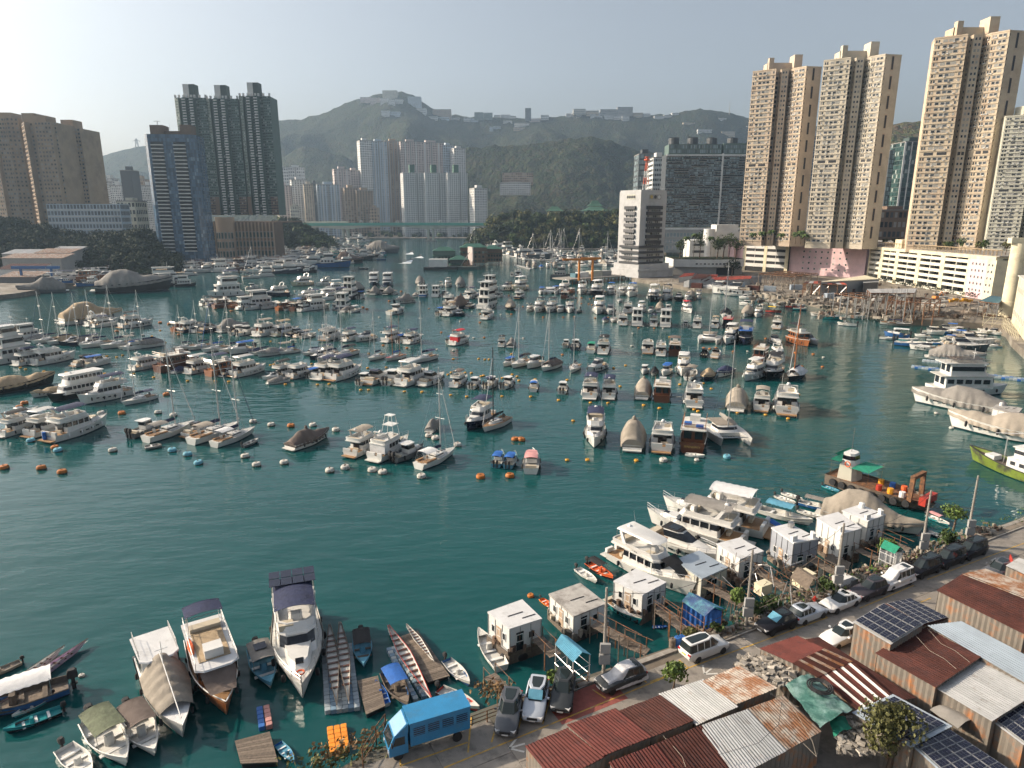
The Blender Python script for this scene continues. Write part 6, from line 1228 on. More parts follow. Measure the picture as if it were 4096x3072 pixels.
MIXW=[('work',dict(hull='blue_hull',v=1)),('work',dict(hull='black_hull',v=2)),('work',dict(hull='teal_hull',v=2,canopy='canvas_green')),('junk',dict(v=1)),('box',dict(v=1)),('skiff',dict(hull='blue_hull',canopy='canvas_grey',v=1)),('fly',dict(canopy=None,v=1)),('cov',dict(cover=G_,v=1))]
LABS={k:f'{d} among the crowd in the far left marina' for k,d in dict(fly='white motor yacht',box='boxy deck cruiser',junk='wooden junk',work='dark work boat',cov='grey covered yacht',cru='low white cruiser',skiff='small canopied sampan',cabin='small cabin boat',sail='sailing boat').items()}
LABS2={k:f'{d} in the tight sampan crowd before the bridge' for k,d in dict(fly='white motor yacht',box='boxy deck cruiser',junk='wooden junk',work='dark work boat',cov='grey covered yacht',cru='low white cruiser',skiff='small canopied sampan',cabin='small cabin boat',sail='sailing boat').items()}
crowd('Z2',(330,205),(1300,345),125,(13,20),MIX,(80,85,255),LABS,CROWD)
crowd('Z2',(500,165),(1400,215),80,(10,18),MIXW,(80,255,100),LABS,CROWD)
crowd('Z2',(1250,120),(1880,240),120,(9,16),MIXW,(80,255,100,60),LABS2,'boats in the sampan crowd before the bridge')
crowd('Z1',(900,260),(2100,500),45,(12,20),MIX,(82,262),LABS,CROWD)
crowd('Z2',(1400,30),(1760,105),26,(18,30),[('fly',dict(canopy=HT,v=0)),('cov',dict(cover=BG,v=1)),('fly',dict(canopy=None,v=1))],(180,0,90),{'fly':'white yacht seen beneath the road bridge','cov':'beige covered yacht seen beneath the road bridge'},'yachts beneath the bridge')
MIXR=[('fly',dict(canopy=HT,v=0)),('fly',dict(canopy=None,v=1)),('fly',dict(canopy=None,v=4)),('cov',dict(cover=BG,v=1)),('cru',dict(v=1)),('cru',dict(hull='navy_hull',v=2)),('cov',dict(cover=BG,v=3)),('sail',dict(v=1))]
LABR={k:f'{d} berthed in the marina below the wooded knoll' for k,d in dict(fly='white flybridge yacht',cov='beige covered yacht',cru='low white cruiser',sail='sailing boat with tall mast').items()}
row('marina end pontoon','Z3',[(690,415,'cov',185,13,dict(cover=BG,v=1)),(745,425,'cov',188,13,dict(cover=BG,v=3)),(805,425,'cov',186,12,dict(cover='canvas_blue',tall=.7,v=2),'yacht under a bright blue cover at marina end pontoon'),(865,422,'fly',186,12,dict(canopy=None,v=1)),(925,420,'cov',186,14,dict(cover=BG,v=5)),(1000,420,'cru',186,12,dict(v=2)),(1062,420,'cov',186,12,dict(cover=G_,v=4)),(1175,415,'fly',130,15,dict(canopy=HT,v=2)),(1290,412,'cru',100,14,dict(v=3)),(1365,405,'cov',160,15,dict(cover=BG,v=1)),(1450,405,'fly',120,14,dict(canopy=None,v=0)),(1270,255,'fly',270,30,dict(canopy=HT,v=0),'largest white yacht in the marina under the knoll'),(700,262,'cov',265,36,dict(cover=BG,v=0),'large beige covered boat at the marina head'),(205,272,'sail',90,19,dict(v=1),'lone sailing boat near the floating restaurant'),(360,275,'box',60,16,dict(v=0)),(450,270,'fly',60,30,dict(canopy=None,v=2)),(540,290,'fly',62,30,dict(canopy=HT,v=3)),(600,312,'cru',64,30,dict(v=0)),(680,330,'fly',70,30,dict(canopy=None,v=4)),(800,340,'cru',85,36,dict(hull='grey_hull',v=1)),(1550,320,'fly',200,22,dict(canopy=HT,v=2)),(1530,265,'fly',200,22,dict(canopy=None,v=1))],'yachts berthed in the marina',lite=True)
crowd('Z3',(620,240),(1580,395),85,(12,19),MIXR,(180,0,175,90),LABR,'yachts berthed in the marina')
for mx_,my_,mt in[(880,290,128),(955,270,165),(998,270,112),(1135,265,132),(1268,225,140)]:
 p=PC('Z3',mx_,my_);boat('sail',p,60,19,LABR['sail'],'yachts berthed in the marina',lite=True,v=1)
row('right basin','Z4',[(1090,605,'cov',86,17,dict(cover=G_,tall=.85,v=1),'sleek yacht under a taupe cover on a white pontoon'),(1080,1000,'cov',276,21,dict(cover=G_,tall=.8,droop=1.1,v=4),'large white yacht draped in taupe, bow out, in the right basin'),(1440,1225,'cov',274,21,dict(cover=BG,tall=.7,droop=1.0,v=2),'white yacht draped in beige beside the cabin barge'),(590,412,'cabin',272,9.5,dict(hull='blue_hull',canopy='canvas_white',v=2),'blue hulled launch with white roof'),(710,488,'skiff',96,11,dict(hull='blue_hull',v=1),'long bright blue open boat'),(520,432,'skiff',94,6,dict(v=0)),(690,448,'skiff',92,7,dict(hull='teal_hull',v=2)),(70,262,'cru',92,9.5,dict(hull='teal_hull',v=0),'white cruiser with teal hull by the slipways'),(262,258,'cabin',94,8,dict(v=1)),(-40,238,'cov',268,9.5,dict(cover=BG,tall=.6,v=2)),(180,318,'skiff',272,8,dict(v=1)),(620,318,'sail',85,10,dict(v=1,hull='canvas_grey'),'old sloop among the slipway timbers'),(545,308,'sail',88,9,dict(v=3)),(1160,520,'cru',84,15,dict(hull='grey_hull',v=1)),(1230,470,'cru',84,14,dict(v=0)),(930,370,'cov',250,9,dict(cover=K_,tall=.6,v=2)),(1010,360,'cru',80,9,dict(v=3)),(820,520,'cru',264,10,dict(v=2))],'boats of the right basin')
crowd('Z4',(800,350),(1460,500),26,(4.5,9),[('skiff',dict(v=0)),('skiff',dict(v=1,hull='blue_hull')),('cabin',dict(v=1)),('cru',dict(v=1)),('skiff',dict(canopy='canvas_blue',v=2)),('cov',dict(cover=BG,tall=.6,v=2))],(80,262,90),{'skiff':'small open boat in the jumble of the right basin','cabin':'small cabin boat in the jumble of the right basin','cru':'small cruiser in the jumble of the right basin','cov':'small covered boat in the jumble of the right basin'},'small boats jumbled in the right basin')
row('boatyard quay','Z5',[(430,470,'cru',280,24,dict(hull='gelcoat',v=0),'long white yacht on the boatyard quay, nearer the red sheds'),(620,490,'cru',278,26,dict(v=1),'long white yacht with raked bow along the boatyard'),(640,508,'skiff',272,11,dict(v=0)),(960,510,'skiff',90,8,dict(hull='teal_hull',v=0)),(1160,625,'cru',272,8,dict(v=0)),(1380,665,'skiff',92,7,dict(hull='teal_hull',v=1)),(1330,640,'skiff',90,10,dict(hull='red_hull',v=2))],'boats along the boatyard')
crowd('Z5',(760,470),(1700,640),22,(5,9),[('skiff',dict(v=0)),('skiff',dict(v=1,hull='blue_hull')),('cabin',dict(v=1)),('skiff',dict(v=2,hull='teal_hull')),('dinghy',dict())],(90,268),{'skiff':'small open boat moored along the boatyard','cabin':'small cabin boat moored along the boatyard','dinghy':'dinghy moored along the boatyard'},'small boats along the boatyard')
def raft_up(group,n,where):
 src=list(RAFT[group]);made=0
 for _ in range(n*30):
  if made>=n:break
  x,y,h,L=rr_.choice(src)
  if L>18:continue
  l=rr_.uniform(6.5,11);a=R(90-h);sd_=rr_.choice((-1,1))*(L*.155+l*.155+rr_.uniform(.2,.9));fw=rr_.uniform(-1.5,1.5);p=Vector((x+math.cos(a)*fw-math.sin(a)*sd_,y+math.sin(a)*fw+math.cos(a)*sd_,0))
  if any(math.hypot(bx-p.x,by-p.y)<.17*(bl/.82+l)for bx,by,bl in BOATS):continue
  kd,k,d=rr_.choice([('cru',dict(v=1),'low white cruiser'),('cru',dict(hull='navy_hull',v=2),'navy hulled cruiser'),('cov',dict(cover='canvas_navy',tall=.7,v=2),'boat under a navy cover'),('cov',dict(cover='canvas_grey',tall=.75,v=4),'boat under a grey cover'),('cabin',dict(v=1),'small white cabin boat'),('cabin',dict(canopy='canvas_blue',v=2),'small cabin boat with blue canopy'),('fly',dict(canopy='canvas_navy',v=1),'small flybridge yacht with navy canopy'),('fly',dict(canopy='canvas_black',v=4),'small flybridge yacht with black canopy'),('junk',dict(wood='orange_wood',v=3),'small wooden junk'),('skiff',dict(canopy='canvas_beige',v=1),'open boat with beige canopy')])
  boat(kd,p,h+rr_.uniform(-4,4)+(180 if rr_.random()<.12 else 0),l,f'{d} rafted alongside a larger boat in {where}',group,lite=True,seen=False,**k);made+=1
for g_,n_,w_ in(('boats of the upper mooring rows',34,'the upper rows'),('boats of the middle mooring rows',8,'the middle rows'),('boats of the right mooring cluster',9,'the right cluster'),('boats of the third left row',9,'the third left row'),('boats of the left sailing boat row',12,'the left sailing row'),('boats of the left upper row',9,'the left upper row'),('boats of the left far row',16,'the wooden boat row')):raft_up(g_,n_,w_)
M('foam',(.7,.74,.74),.6,var=.3,vs=1.5)
for x,y,wx,wy in((2105,178,2085,192),(2175,210,2160,222),(2108,238,2060,262)):
 p=PC('Z2',x,y);boat('skiff',p,20,8,'small speed boat racing up the fairway','speed boats in the fairway',lite=True,v=0,hull='black_hull')
 q=PC('Z2',wx,wy,.03);b=B();d=(q-p);d.z=0;n=Vector((-d.y,d.x,0)).normalized()
 pts=[]
 for i in range(11):
  f=i/10;c=p+d*f*1.3;ww=1+5*f
  pts.append(((c+n*ww).x,(c+n*ww).y,.04));pts.append(((c-n*ww*(.6+.4*math.sin(i*2))).x,(c-n*ww).y,.04))
 b.add(pts,[(2*i,2*i+1,2*i+3,2*i+2)for i in range(10)]);tag(part('wake',b,'foam',None),'white foam wake behind a speed boat',kind='stuff')
# ---- mooring buoys
def buoy_mesh(col,ring):
 b=B();b.lathe([(.15,-.35),(.62,-.25),(.72,.0),(.72,.38),(.6,.58),(.2,.6),(.16,.5)],14);me=b.mesh('float',col,smooth=40)
 w_=B();w_.lathe([(.73,-.1),(.745,.0),(.735,.12)],14);wm=w_.mesh('weed_band','weed')
 r_=B();r_.path([(.0+.16*math.cos(a),0,.72+.16*math.sin(a))for a in[2*math.pi*i/8 for i in range(9)]],.035,4);rm=r_.mesh('shackle','rusty_steel')
 return me,wm,rm
BU={c:buoy_mesh(c,True)for c in('buoy_orange','buoy_yellow','buoy_white','buoy_blue')}
BLAB={'buoy_orange':'rusty orange drum mooring buoy','buoy_yellow':'yellow drum mooring buoy','buoy_white':'weathered white drum mooring buoy','buoy_blue':'pale blue drum mooring buoy'}
def buoy(p,c,where,s=1.0):
 t=thing('mooring_buoy',f'{BLAB[c]} {where}','buoy',(p.x,p.y,0),random.uniform(0,6),'mooring buoys',s)
 f=ob('float',BU[c][0],t);ob('weed_band',BU[c][1],t);ob('shackle',BU[c][2],t)
 t.rotation_euler=(random.uniform(-.12,.12),random.uniform(-.12,.12),random.uniform(0,6))
for c,pts,crop,where,s in[('buoy_orange',[(28,1540),(262,1542),(393,1568)],'C4','in the open water of the near left',1.0),('buoy_orange',[(770,1195),(125,1155),(155,1130),(1052,1075),(1838,1275)],'C4','among the near left boats',1.0),('buoy_white',[(1978,1270),(2122,1300),(1550,1468),(1622,1522),(1797,1508),(2085,1560),(2182,1540),(714,1430),(640,1193),(1600,1248),(1715,1268),(1000,1190),(1097,1207)],'C4','among the near left boats',1.0),('buoy_blue',[(196,1368),(1185,1456),(1255,1510),(1088,1430),(368,1430)],'C4','behind the near left boats',1.0),('buoy_orange',[(348,1412)],'C4','touching the blue one behind the trawler yacht',.9),('buoy_white',[(30,1400),(128,1382),(298,1398),(365,1412),(610,1438),(657,1180),(698,1195),(838,1238),(70,1143)],'C5','near the sport fisher and sloop',1.0),('buoy_orange',[(1168,1435),(1202,1203),(1240,1205),(983,1440)],'C5','near the pair of blue boats',1.0),('buoy_yellow',[(1568,1083),(1530,1332),(1658,1330),(1968,1335)],'C5','in the front mooring row',.52),('buoy_white',[(2138,1335)],'C5','behind the golden platform yacht',.95),('buoy_yellow',[(1678,968),(1788,970),(2015,985),(2115,1002),(1865,865),(1300,930),(1476,952),(1118,928),(1004,926),(896,930),(795,920),(613,900),(502,898),(276,887),(226,887),(27,850)],'C5','in the second mooring row',.52),('buoy_yellow',[(270,748),(388,745),(427,763),(443,788),(778,790),(798,777),(885,778),(925,780),(987,800),(1003,796),(1120,812),(1183,790),(1215,802),(1226,828),(1328,820),(1530,824),(1824,748),(1900,732),(812,692),(972,690),(1010,694),(1036,694),(1178,660),(1310,718),(203,656),(277,657)],'C5','among the small boat row',.52),('buoy_white',[(812,638),(940,558),(1255,560),(706,632),(1940,610),(1945,530),(856,452),(342,428),(355,520)],'C5','among the middle moorings',.6),('buoy_orange',[(735,523),(1006,556),(657,372),(240,365),(264,376),(368,605),(518,622),(1500,665),(980,460),(1380,428),(1506,428)],'C5','among the middle moorings',.6),('buoy_yellow',[(190,880),(102,863),(383,887),(404,897),(624,905),(779,917),(904,938),(962,805),(478,772),(433,742),(304,748),(62,1170),(246,484)],'C6','in the right mooring rows',.52),('buoy_white',[(397,1168),(212,1172),(680,565),(1100,598),(37,535)],'C6','in the right mooring rows',.6),('buoy_blue',[(565,1152)],'C6','below the front row catamaran',.9),('buoy_orange',[(1095,650),(1043,580),(980,648),(944,572),(780,493),(600,565),(437,546),(470,550),(505,546)],'C6','in the right mooring rows',.6),('buoy_orange',[(264,910),(266,832),(645,768),(825,862),(1003,862),(1101,860),(1285,870),(1163,742),(1226,746),(1256,752),(1115,690),(1165,690),(1241,700),(1272,694),(1401,865),(522,668),(544,836),(1515,935),(1668,958),(1808,962)],'Z3','in the upper mooring rows',.6),('buoy_white',[(451,840),(686,740),(918,685),(348,583),(90,900),(195,812),(1886,962),(1710,945),(305,575)],'Z3','in the upper mooring rows',.6),('buoy_yellow',[(278,928),(162,915),(130,905),(420,935),(662,942),(845,943),(972,966),(1186,988),(1445,993),(1804,1010),(2006,1012),(2080,1008),(1360,990),(1735,992),(676,832),(738,838),(775,826),(870,838),(895,832),(1012,668),(1045,745),(960,705),(1710,738),(1608,773),(1710,888),(1732,883),(1970,880),(2018,665)],'C4','among the left mooring rows',.52),('buoy_white',[(396,658),(262,668),(905,700),(838,687),(1268,488),(1390,710),(1845,735)],'C4','among the left mooring rows',.85),('buoy_orange',[(738,675),(794,575),(1012,620),(1070,628),(1132,698)],'C4','among the left mooring rows',.95),('buoy_orange',[(1107,488),(1714,626),(1745,640),(2020,497),(1925,575),(655,655),(525,636)],'Z2','near the wooden boats',.9),('buoy_white',[(1248,493),(1168,495),(1563,435),(1350,492),(905,685),(405,580)],'Z2','near the wooden boats',.9),('buoy_yellow',[(1190,1078),(1352,1076)],'Z4','in the right basin',.6),('buoy_white',[(922,1048),(1048,1170)],'Z4','in the right basin',.6),('buoy_white',[(482,745),(318,622)],'G','floating alone in the near water',.35),('buoy_orange',[(1230,317)],'H','floating beside the flat roofed houseboat',.5)]:
 for i,(x,y)in enumerate(sorted(pts)):buoy(PC(crop,x,y),c,where+(f', {ORD[i]} from left' if len(pts)>1 else ''),s)
# ==== TREES
M('leaf',(.055,.085,.025),.7,var=.25,vs=.15,rnd=.55,island=True,spec=.25)
M('leaf_olive',(.10,.10,.035),.7,var=.25,vs=.15,rnd=.5,island=True,spec=.25)
M('leaf_bright',(.10,.15,.035),.65,var=.25,vs=.3,rnd=.5,island=True,spec=.25)
M('leaf_dark',(.022,.034,.016),.8,var=.3,vs=.2,rnd=.4,island=True,spec=.2)  # tone lowered for slope trees that stand in shade
M('dry_leaf',(.20,.12,.05),.8,var=.25,vs=.3,rnd=.5,island=True)
M('bark',(.12,.085,.06),.9,var=.3,vs=4,bump=.4)
TR=random.Random(99)
def leafy(b,c,rx,rz,n,s,lumps=5):
 """crown: several lumps, each a shell of small tilted leaf faces"""
 lp=[(c[0]+TR.uniform(-.5,.5)*rx,c[1]+TR.uniform(-.5,.5)*rx,c[2]+TR.uniform(-.35,.45)*rz,TR.uniform(.45,.75))for _ in range(lumps)]
 for _ in range(n):
  l=TR.choice(lp);d=Vector((TR.gauss(0,1),TR.gauss(0,1),TR.gauss(.25,1))).normalized();k=l[3]*TR.uniform(.72,1.06)
  p=Vector((l[0]+d.x*rx*k,l[1]+d.y*rx*k,l[2]+d.z*rz*k));q=s*TR.uniform(.6,1.4)
  t=Vector((TR.gauss(0,1),TR.gauss(0,1),TR.gauss(0,.6))).normalized();n_=(d*.8+t*.7).normalized();u=n_.orthogonal().normalized()*q;v=n_.cross(u).normalized()*q*TR.uniform(.5,.9)
  b.add([p-u,p+v,p+u,p-v*TR.uniform(.6,1.1)],[(0,1,2,3)])
def core(b,c,rx,rz,n=7,m=4):  # solid lump added unseen inside a crown to block light
 b.lathe([(max(.05,rx*math.sin(math.pi*i/m)*TR.uniform(.85,1.1)),-rz*math.cos(math.pi*i/m))for i in range(m+1)],n,c)
def wood(label,seed,n,r,leafs,s,mats,u0,u1,Yr,name='woodland'):
 hbv=HILLB[seed];bv=BVHTree.FromPolygons(hbv.v,hbv.f);bs=[B()for _ in mats];made=0
 for _ in range(n*4):
  if made>=n:break
  Y=TR.uniform(*Yr);x=PD(TR.uniform(u0,u1),900,Y).x;h=bv.ray_cast(Vector((x,Y,400)),Vector((0,0,-1)))
  if h[0]is None:continue
  k=TR.uniform(.65,1.3)*r;b=TR.choice(bs);c=(x,Y,h[0].z+k*.55);made+=1
  core(b,c,k*.45,k*.4);leafy(b,c,k,k*.85,leafs,s,6)
 for b,m in zip(bs,mats):
  if b.v:tag(part(name,b,m,None),label,kind='stuff')
wood('mixed green woodland covering the knoll behind the marina',1,420,6.2,130,.95,['leaf','leaf_olive','leaf_dark'],1880,2860,(842,950))
wood('dark woodland on the slope behind the boatyards',2,420,4.4,120,.75,['leaf_dark','leaf_dark'],-60,700,(468,575))  # shade lying on this slope is put into the leaf colour
wood('dark woodland on the mound beside the bridge',4,130,6.0,130,.95,['leaf_dark','leaf'],1070,1335,(832,905))
fb_=[B(),B()]
for _ in range(110):
 k=TR.uniform(4,8);c=(TR.uniform(-330,-10),TR.uniform(1285,1470),2+k*.6);b=TR.choice(fb_);core(b,c,k*.5,k*.45);leafy(b,c,k,k*.85,70,1.2,5)
for b,m in zip(fb_,('leaf_dark','leaf')):tag(part('woodland',b,m,None),'trees on the flat bank beyond the bridge',kind='stuff')
def tree(label,p,h,r,mat='leaf',n=420,s=.16,cat='tree',group=None,name='tree',trunk=True,lumps=7):
 t=thing(name,label,cat,(p.x,p.y,p.z),0,group)
 if trunk:
  b=B();b.tube((0,0,-.1),(.1*r,0,h*.55),r*.09,7,r*.05)
  for k in range(4):a=k*1.7;b.tube((.05*r,0,h*(.38+.05*k)),(math.cos(a)*r*.5,math.sin(a)*r*.5,h*.75),r*.045,5,r*.015)
  part('trunk',b,'bark',t,smooth=60)
 b=B();leafy(b,(0,0,h*(.7 if trunk else.5)),r,h*(.34 if trunk else.5),n,s,lumps);part('crown',b,mat,t);return t
def palm(label,p,h,r,group=None):
 t=thing('palm_tree',label,'palm tree',(p.x,p.y,p.z),TR.uniform(0,6),group)
 b=B();b.tube((0,0,0),(.2,0,h),.16,6,.11);part('trunk',b,'bark',t);b=B()
 for k in range(13):
  a=k*2.4;e=.9-.06*k;pts=[]
  for i in range(6):f=i/5;pts.append(Vector((.2+math.cos(a)*r*f,math.sin(a)*r*f,h+r*(e*f-1.15*f*f))))
  sd_=Vector((-math.sin(a),math.cos(a),0))
  for i in range(5):
   w0,w1=.28*r*math.sin(math.pi*(i/5*.9+.08)),.28*r*math.sin(math.pi*((i+1)/5*.9+.08))
   for s in(-1,1):b.add([pts[i],pts[i+1],pts[i+1]+sd_*s*w1-Vector((0,0,w1*.5)),pts[i]+sd_*s*w0-Vector((0,0,w0*.5))],[(0,1,2,3)])
 part('crown',b,'leaf',t)
tz=PDC('X',500,1370,455).z
for k,(x,y)in enumerate([(560,1330),(620,1320),(700,1330),(760,1340),(940,1340),(1000,1340),(1060,1330),(1130,1345),(870,1345)]):
 q=PDC('X',x,y,462);(tree if k not in(1,2,8)else(lambda l,p,h,r,**kk:palm(l,p,h,3.2)))(f'{"palm" if k in (1, 2, 8) else "tree"} on the curved white terrace, {ORD[k]} along it',Vector((q.x,462,tz+.2)),12+(k*37%7),4.2+(k%3),n=300,s=.5)
tree('dark bushy tree in front of the curved terrace',Vector((PDC('X',1090,1500,440).x,440,2.2)),11,5.5,mat='leaf_dark',n=420,s=.5)
for k,(x,Y)in enumerate([(1300,452),(1395,448),(1480,446),(1580,440),(1735,430),(1790,428),(1830,425)]):
 palm(f'palm on the pink podium roof, {ORD[k]} counting away from the club house',Vector((PDC('X',x,1230,Y).x,Y,23.2)),6+k%3,3.2)
for k,s_ in enumerate(range(8,108,9)):
 tree(f'small tree on the cream car park roof, {ORD[k]} from the near end',Vector((229+TR.uniform(0,5),315+s_,22.5)),TR.uniform(4,7),TR.uniform(1.8,2.8),mat=TR.choice(['leaf','leaf_olive']),n=150,s=.42)
hb_=B();leafy(hb_,(0,0,0),1,1,1,.1)
def hedge(label,a,e,w_,h,mat,n,s,name='hedge'):
 b=B();a=Vector(a);e=Vector(e)
 for _ in range(n):c=a.lerp(e,TR.random())+Vector((TR.uniform(-w_,w_),TR.uniform(-w_,w_),TR.uniform(0,h)));leafy(b,c,.5,.4,4,s,1)
 return tag(part(name,b,mat,None),label,'plant',kind='stuff')
hedge('creeper hanging over the podium edge',(172,486,21.5),(203,444,21.5),1.0,2.6,'leaf_dark',420,.55,'creeper')
hedge('planting in the lower car park openings',(220.2,318,3),(220.2,412,3),.35,1.6,'leaf_dark',200,.35,'planting')
def pagoda(label,c,x0,x1,yt,Y,st):
 a=PDC(c,x0,yt,Y);e=PDC(c,x1,yt,Y);W=e.x-a.x;t=thing('pagoda',label,'pagoda',(a.x,Y,20));z=a.z-20;h=z/(st+1)
 b=B();b.box(W*.15,W*.85,0,W*.6,0,z);part('wall',b,'wall_carpark',t);put_windows(t,wins_on((W*.15,0),(W*.85,0),[z-h*(k+1.1)for k in range(st)],frac(5),W*.09,h*.5,0),'band_dark')
 for k in range(st):
  zz=z-k*h;m=.0 if k==0 else.05;q=B();q.loft([[(W*(-.05+m),-W*.15,zz-h*.1),(W*(1.05-m),-W*.15,zz-h*.1),(W*(1.05-m),W*.75,zz-h*.1),(W*(-.05+m),W*.75,zz-h*.1)],[(W*.18,W*.1,zz+h*.18),(W*.82,W*.1,zz+h*.18),(W*.82,W*.5,zz+h*.18),(W*.18,W*.5,zz+h*.18)],[(W*.3,W*.28,zz+h*.55),(W*.7,W*.28,zz+h*.55),(W*.7,W*.32,zz+h*.55),(W*.3,W*.32,zz+h*.55)]]);part('roof',q,'roof_green',t)
pagoda('small cream pagoda with green roof on the knoll','B',1640,1732,748,960,2);pagoda('large cream pagoda hall with green roofs on the knoll','B',1836,1990,748,960,2);pagoda('tower pavilion rising over the pagoda hall','B',1870,1950,720,975,2)
# ==== RIGHT BOATYARD
M('sheet_red',(.42,.075,.045),.6,var=.3,vs=.5,rnd=.18);M('sheet_grey',(.36,.36,.36),.5,var=.2,vs=.5,rnd=.12)
M('sheet_rust',(.075,.026,.02),.85,var=.35,vs=.8,rnd=.12,spec=.25,col2=(.05,.022,.02),c2s=.7,c2amt=.45)
M('sheet_redbrown',(.115,.032,.026),.8,var=.25,vs=.8,rnd=.10,spec=.25,col2=(.07,.025,.023),c2s=.9,c2amt=.42)
M('sheet_zinc',(.42,.42,.415),.45,metal=.3,var=.18,vs=.7,rnd=.10,col2=(.27,.24,.21),c2s=1.1,c2amt=.36)
M('sheet_zincrust',(.40,.36,.31),.6,var=.25,vs=.9,rnd=.12,col2=(.22,.095,.04),c2s=.8,c2amt=.52)
M('sheet_blue',(.33,.385,.44),.45,metal=.2,var=.15,vs=.7,rnd=.06)
M('sheet_wall',(.19,.17,.145),.6,var=.25,vs=.7,rnd=.1,col2=(.30,.12,.04),c2s=.7,c2amt=.42)
M('sheet_teal',(.07,.17,.21),.6,var=.3,vs=.7)
M('yellow_plastic',(.65,.30,.02),.5,var=.2)
def sheet_roof(t,A,Bq,C,D,mat,sw=.9,corr=.028,name='roof_sheet',ncor=5,every=None):
 """corrugated sheets laid side by side from edge A-B up to edge D-C"""
 A,Bq,C,D=(Vector(p)for p in(A,Bq,C,D));n=max(1,round((Bq-A).length/sw));nrm=(Bq-A).cross(D-A).normalized()
 if nrm.z<0:nrm=-nrm
 o_=t.location.copy()
 for i in range(n):
  lift=nrm*(TR.uniform(0,.014)+(.012 if i%2 else 0));b=B();vs_=[];m2=ncor*2
  f0,f1=i/n-.006,(i+1)/n+.012
  for j in range(m2+1):
   f=f0+(f1-f0)*j/m2;up=nrm*(corr if j%2 else-corr)+lift;p=A.lerp(Bq,f);q=D.lerp(C,f);vs_+=[p+up-o_,q+up-o_]
  b.add(vs_,[(2*j,2*j+2,2*j+3,2*j+1)for j in range(m2)]);mm=mat if isinstance(mat,str)else mat[i%len(mat)]
  o=part(name,b,mm,t)
  if o.data.polygons[0].normal.z<-.3:o.data.flip_normals()
def walls(t,pts,zb,drop,mat,name='wall'):
 c=sum((Vector(p)for p in pts),Vector())/len(pts);o_=t.location.copy();q=[Vector(p)+(c-Vector(p))*.04 for p in pts]
 for i in range(len(q)):
  a,e=q[i],q[(i+1)%len(q)];b=B();n=max(2,int((e-a).length/.22));vs_=[];nr=Vector((e.y-a.y,a.x-e.x,0)).normalized()*.03
  for j in range(n+1):p=a.lerp(e,j/n)+(nr if j%2 else-nr);vs_+=[(p.x-o_.x,p.y-o_.y,zb-o_.z),(p.x-o_.x,p.y-o_.y,p.z-drop-o_.z)]
  b.add(vs_,[(2*j,2*j+2,2*j+3,2*j+1)for j in range(n)]);part(name,b,mat,t)
def shed(label,c,quad,zs,mat,wallm='sheet_wall',zb=QZ,sw=.9,corr=.028,nc=5,wall=True,name='shed',cat='shed',group=None):
 dz_=TR.uniform(-.04,.04);pts=[PC(c,x,y,z+dz_)for(x,y),z in zip(quad,zs)];g=sum(pts,Vector())/4;pts=[g+(p-g)*1.055 for p in pts];sw=.32 if isinstance(mat,list)and name=='shed' and zb==QZ else sw
 t=thing(name,label,cat,(g.x,g.y,zb),0,group);sheet_roof(t,*pts,mat,sw,corr,ncor=nc)
 if wall:walls(t,pts,zb,.12,wallm)
 return t
for k,(q,m,lab)in enumerate([([(45,300),(190,285),(215,255),(105,258)],'sheet_red','red roofed hut nearest the police tower'),([(180,320),(330,315),(400,275),(240,262)],'sheet_rust','rust brown roofed shed among the red boatyard sheds'),([(100,345),(235,345),(285,325),(160,325)],'sheet_grey','grey roofed shed at the quay corner of the boatyard'),([(240,348),(380,345),(430,318),(290,322)],['sheet_rust','sheet_grey'],'patchwork roofed shed beside the grey one'),([(385,332),(600,326),(640,292),(430,300)],'sheet_red','long bright red roofed boatyard shed'),([(605,328),(830,318),(850,285),(640,292)],'sheet_red','second long bright red roofed boatyard shed'),([(830,312),(940,308),(960,285),(850,287)],'sheet_grey','pale roofed shed closing the red shed row'),([(355,300),(460,296),(470,272),(380,272)],'sheet_red','small red roofed shed behind the long red ones')]):
 shed(lab,'Z5',q,(5.4,5.4,6.6,6.6),m,'sheet_grey',2.2,2.0,.05,3,group='boatyard sheds')
def boxhouse(name,label,cat,pts,z0,z1,wallm,roofm,wins=(),over=.5,th=.3):
 g=sum((Vector(p)for p in pts),Vector())/len(pts);t=thing(name,label,cat,(g.x,g.y,z0));pl=[(p[0]-g.x,p[1]-g.y)for p in pts]
 b=B();b.prism(pl,0,z1-z0);part('wall',b,wallm,t);b=B();b.prism([(x*(1+over/max(1,math.hypot(x,y))),y*(1+over/max(1,math.hypot(x,y))))for x,y in pl],z1-z0+.01,z1-z0+th);part('roof',b,roofm,t);return t
def ring4(c,pts,z):return[PC(c,x,y,z)for x,y in pts]
boxhouse('warehouse','grey warehouse with cream roof in the boatyard','warehouse',ring4('Y',[(210,690),(620,668),(775,660),(640,640-14)],9),2.2,9,'wall_grey','wall_carpark')
boxhouse('warehouse','dark grey end of the boatyard warehouse','warehouse',ring4('Y',[(626,700),(770,690),(780,668),(640,676)],8),2.2,8,'wall_dark','wall_grey')
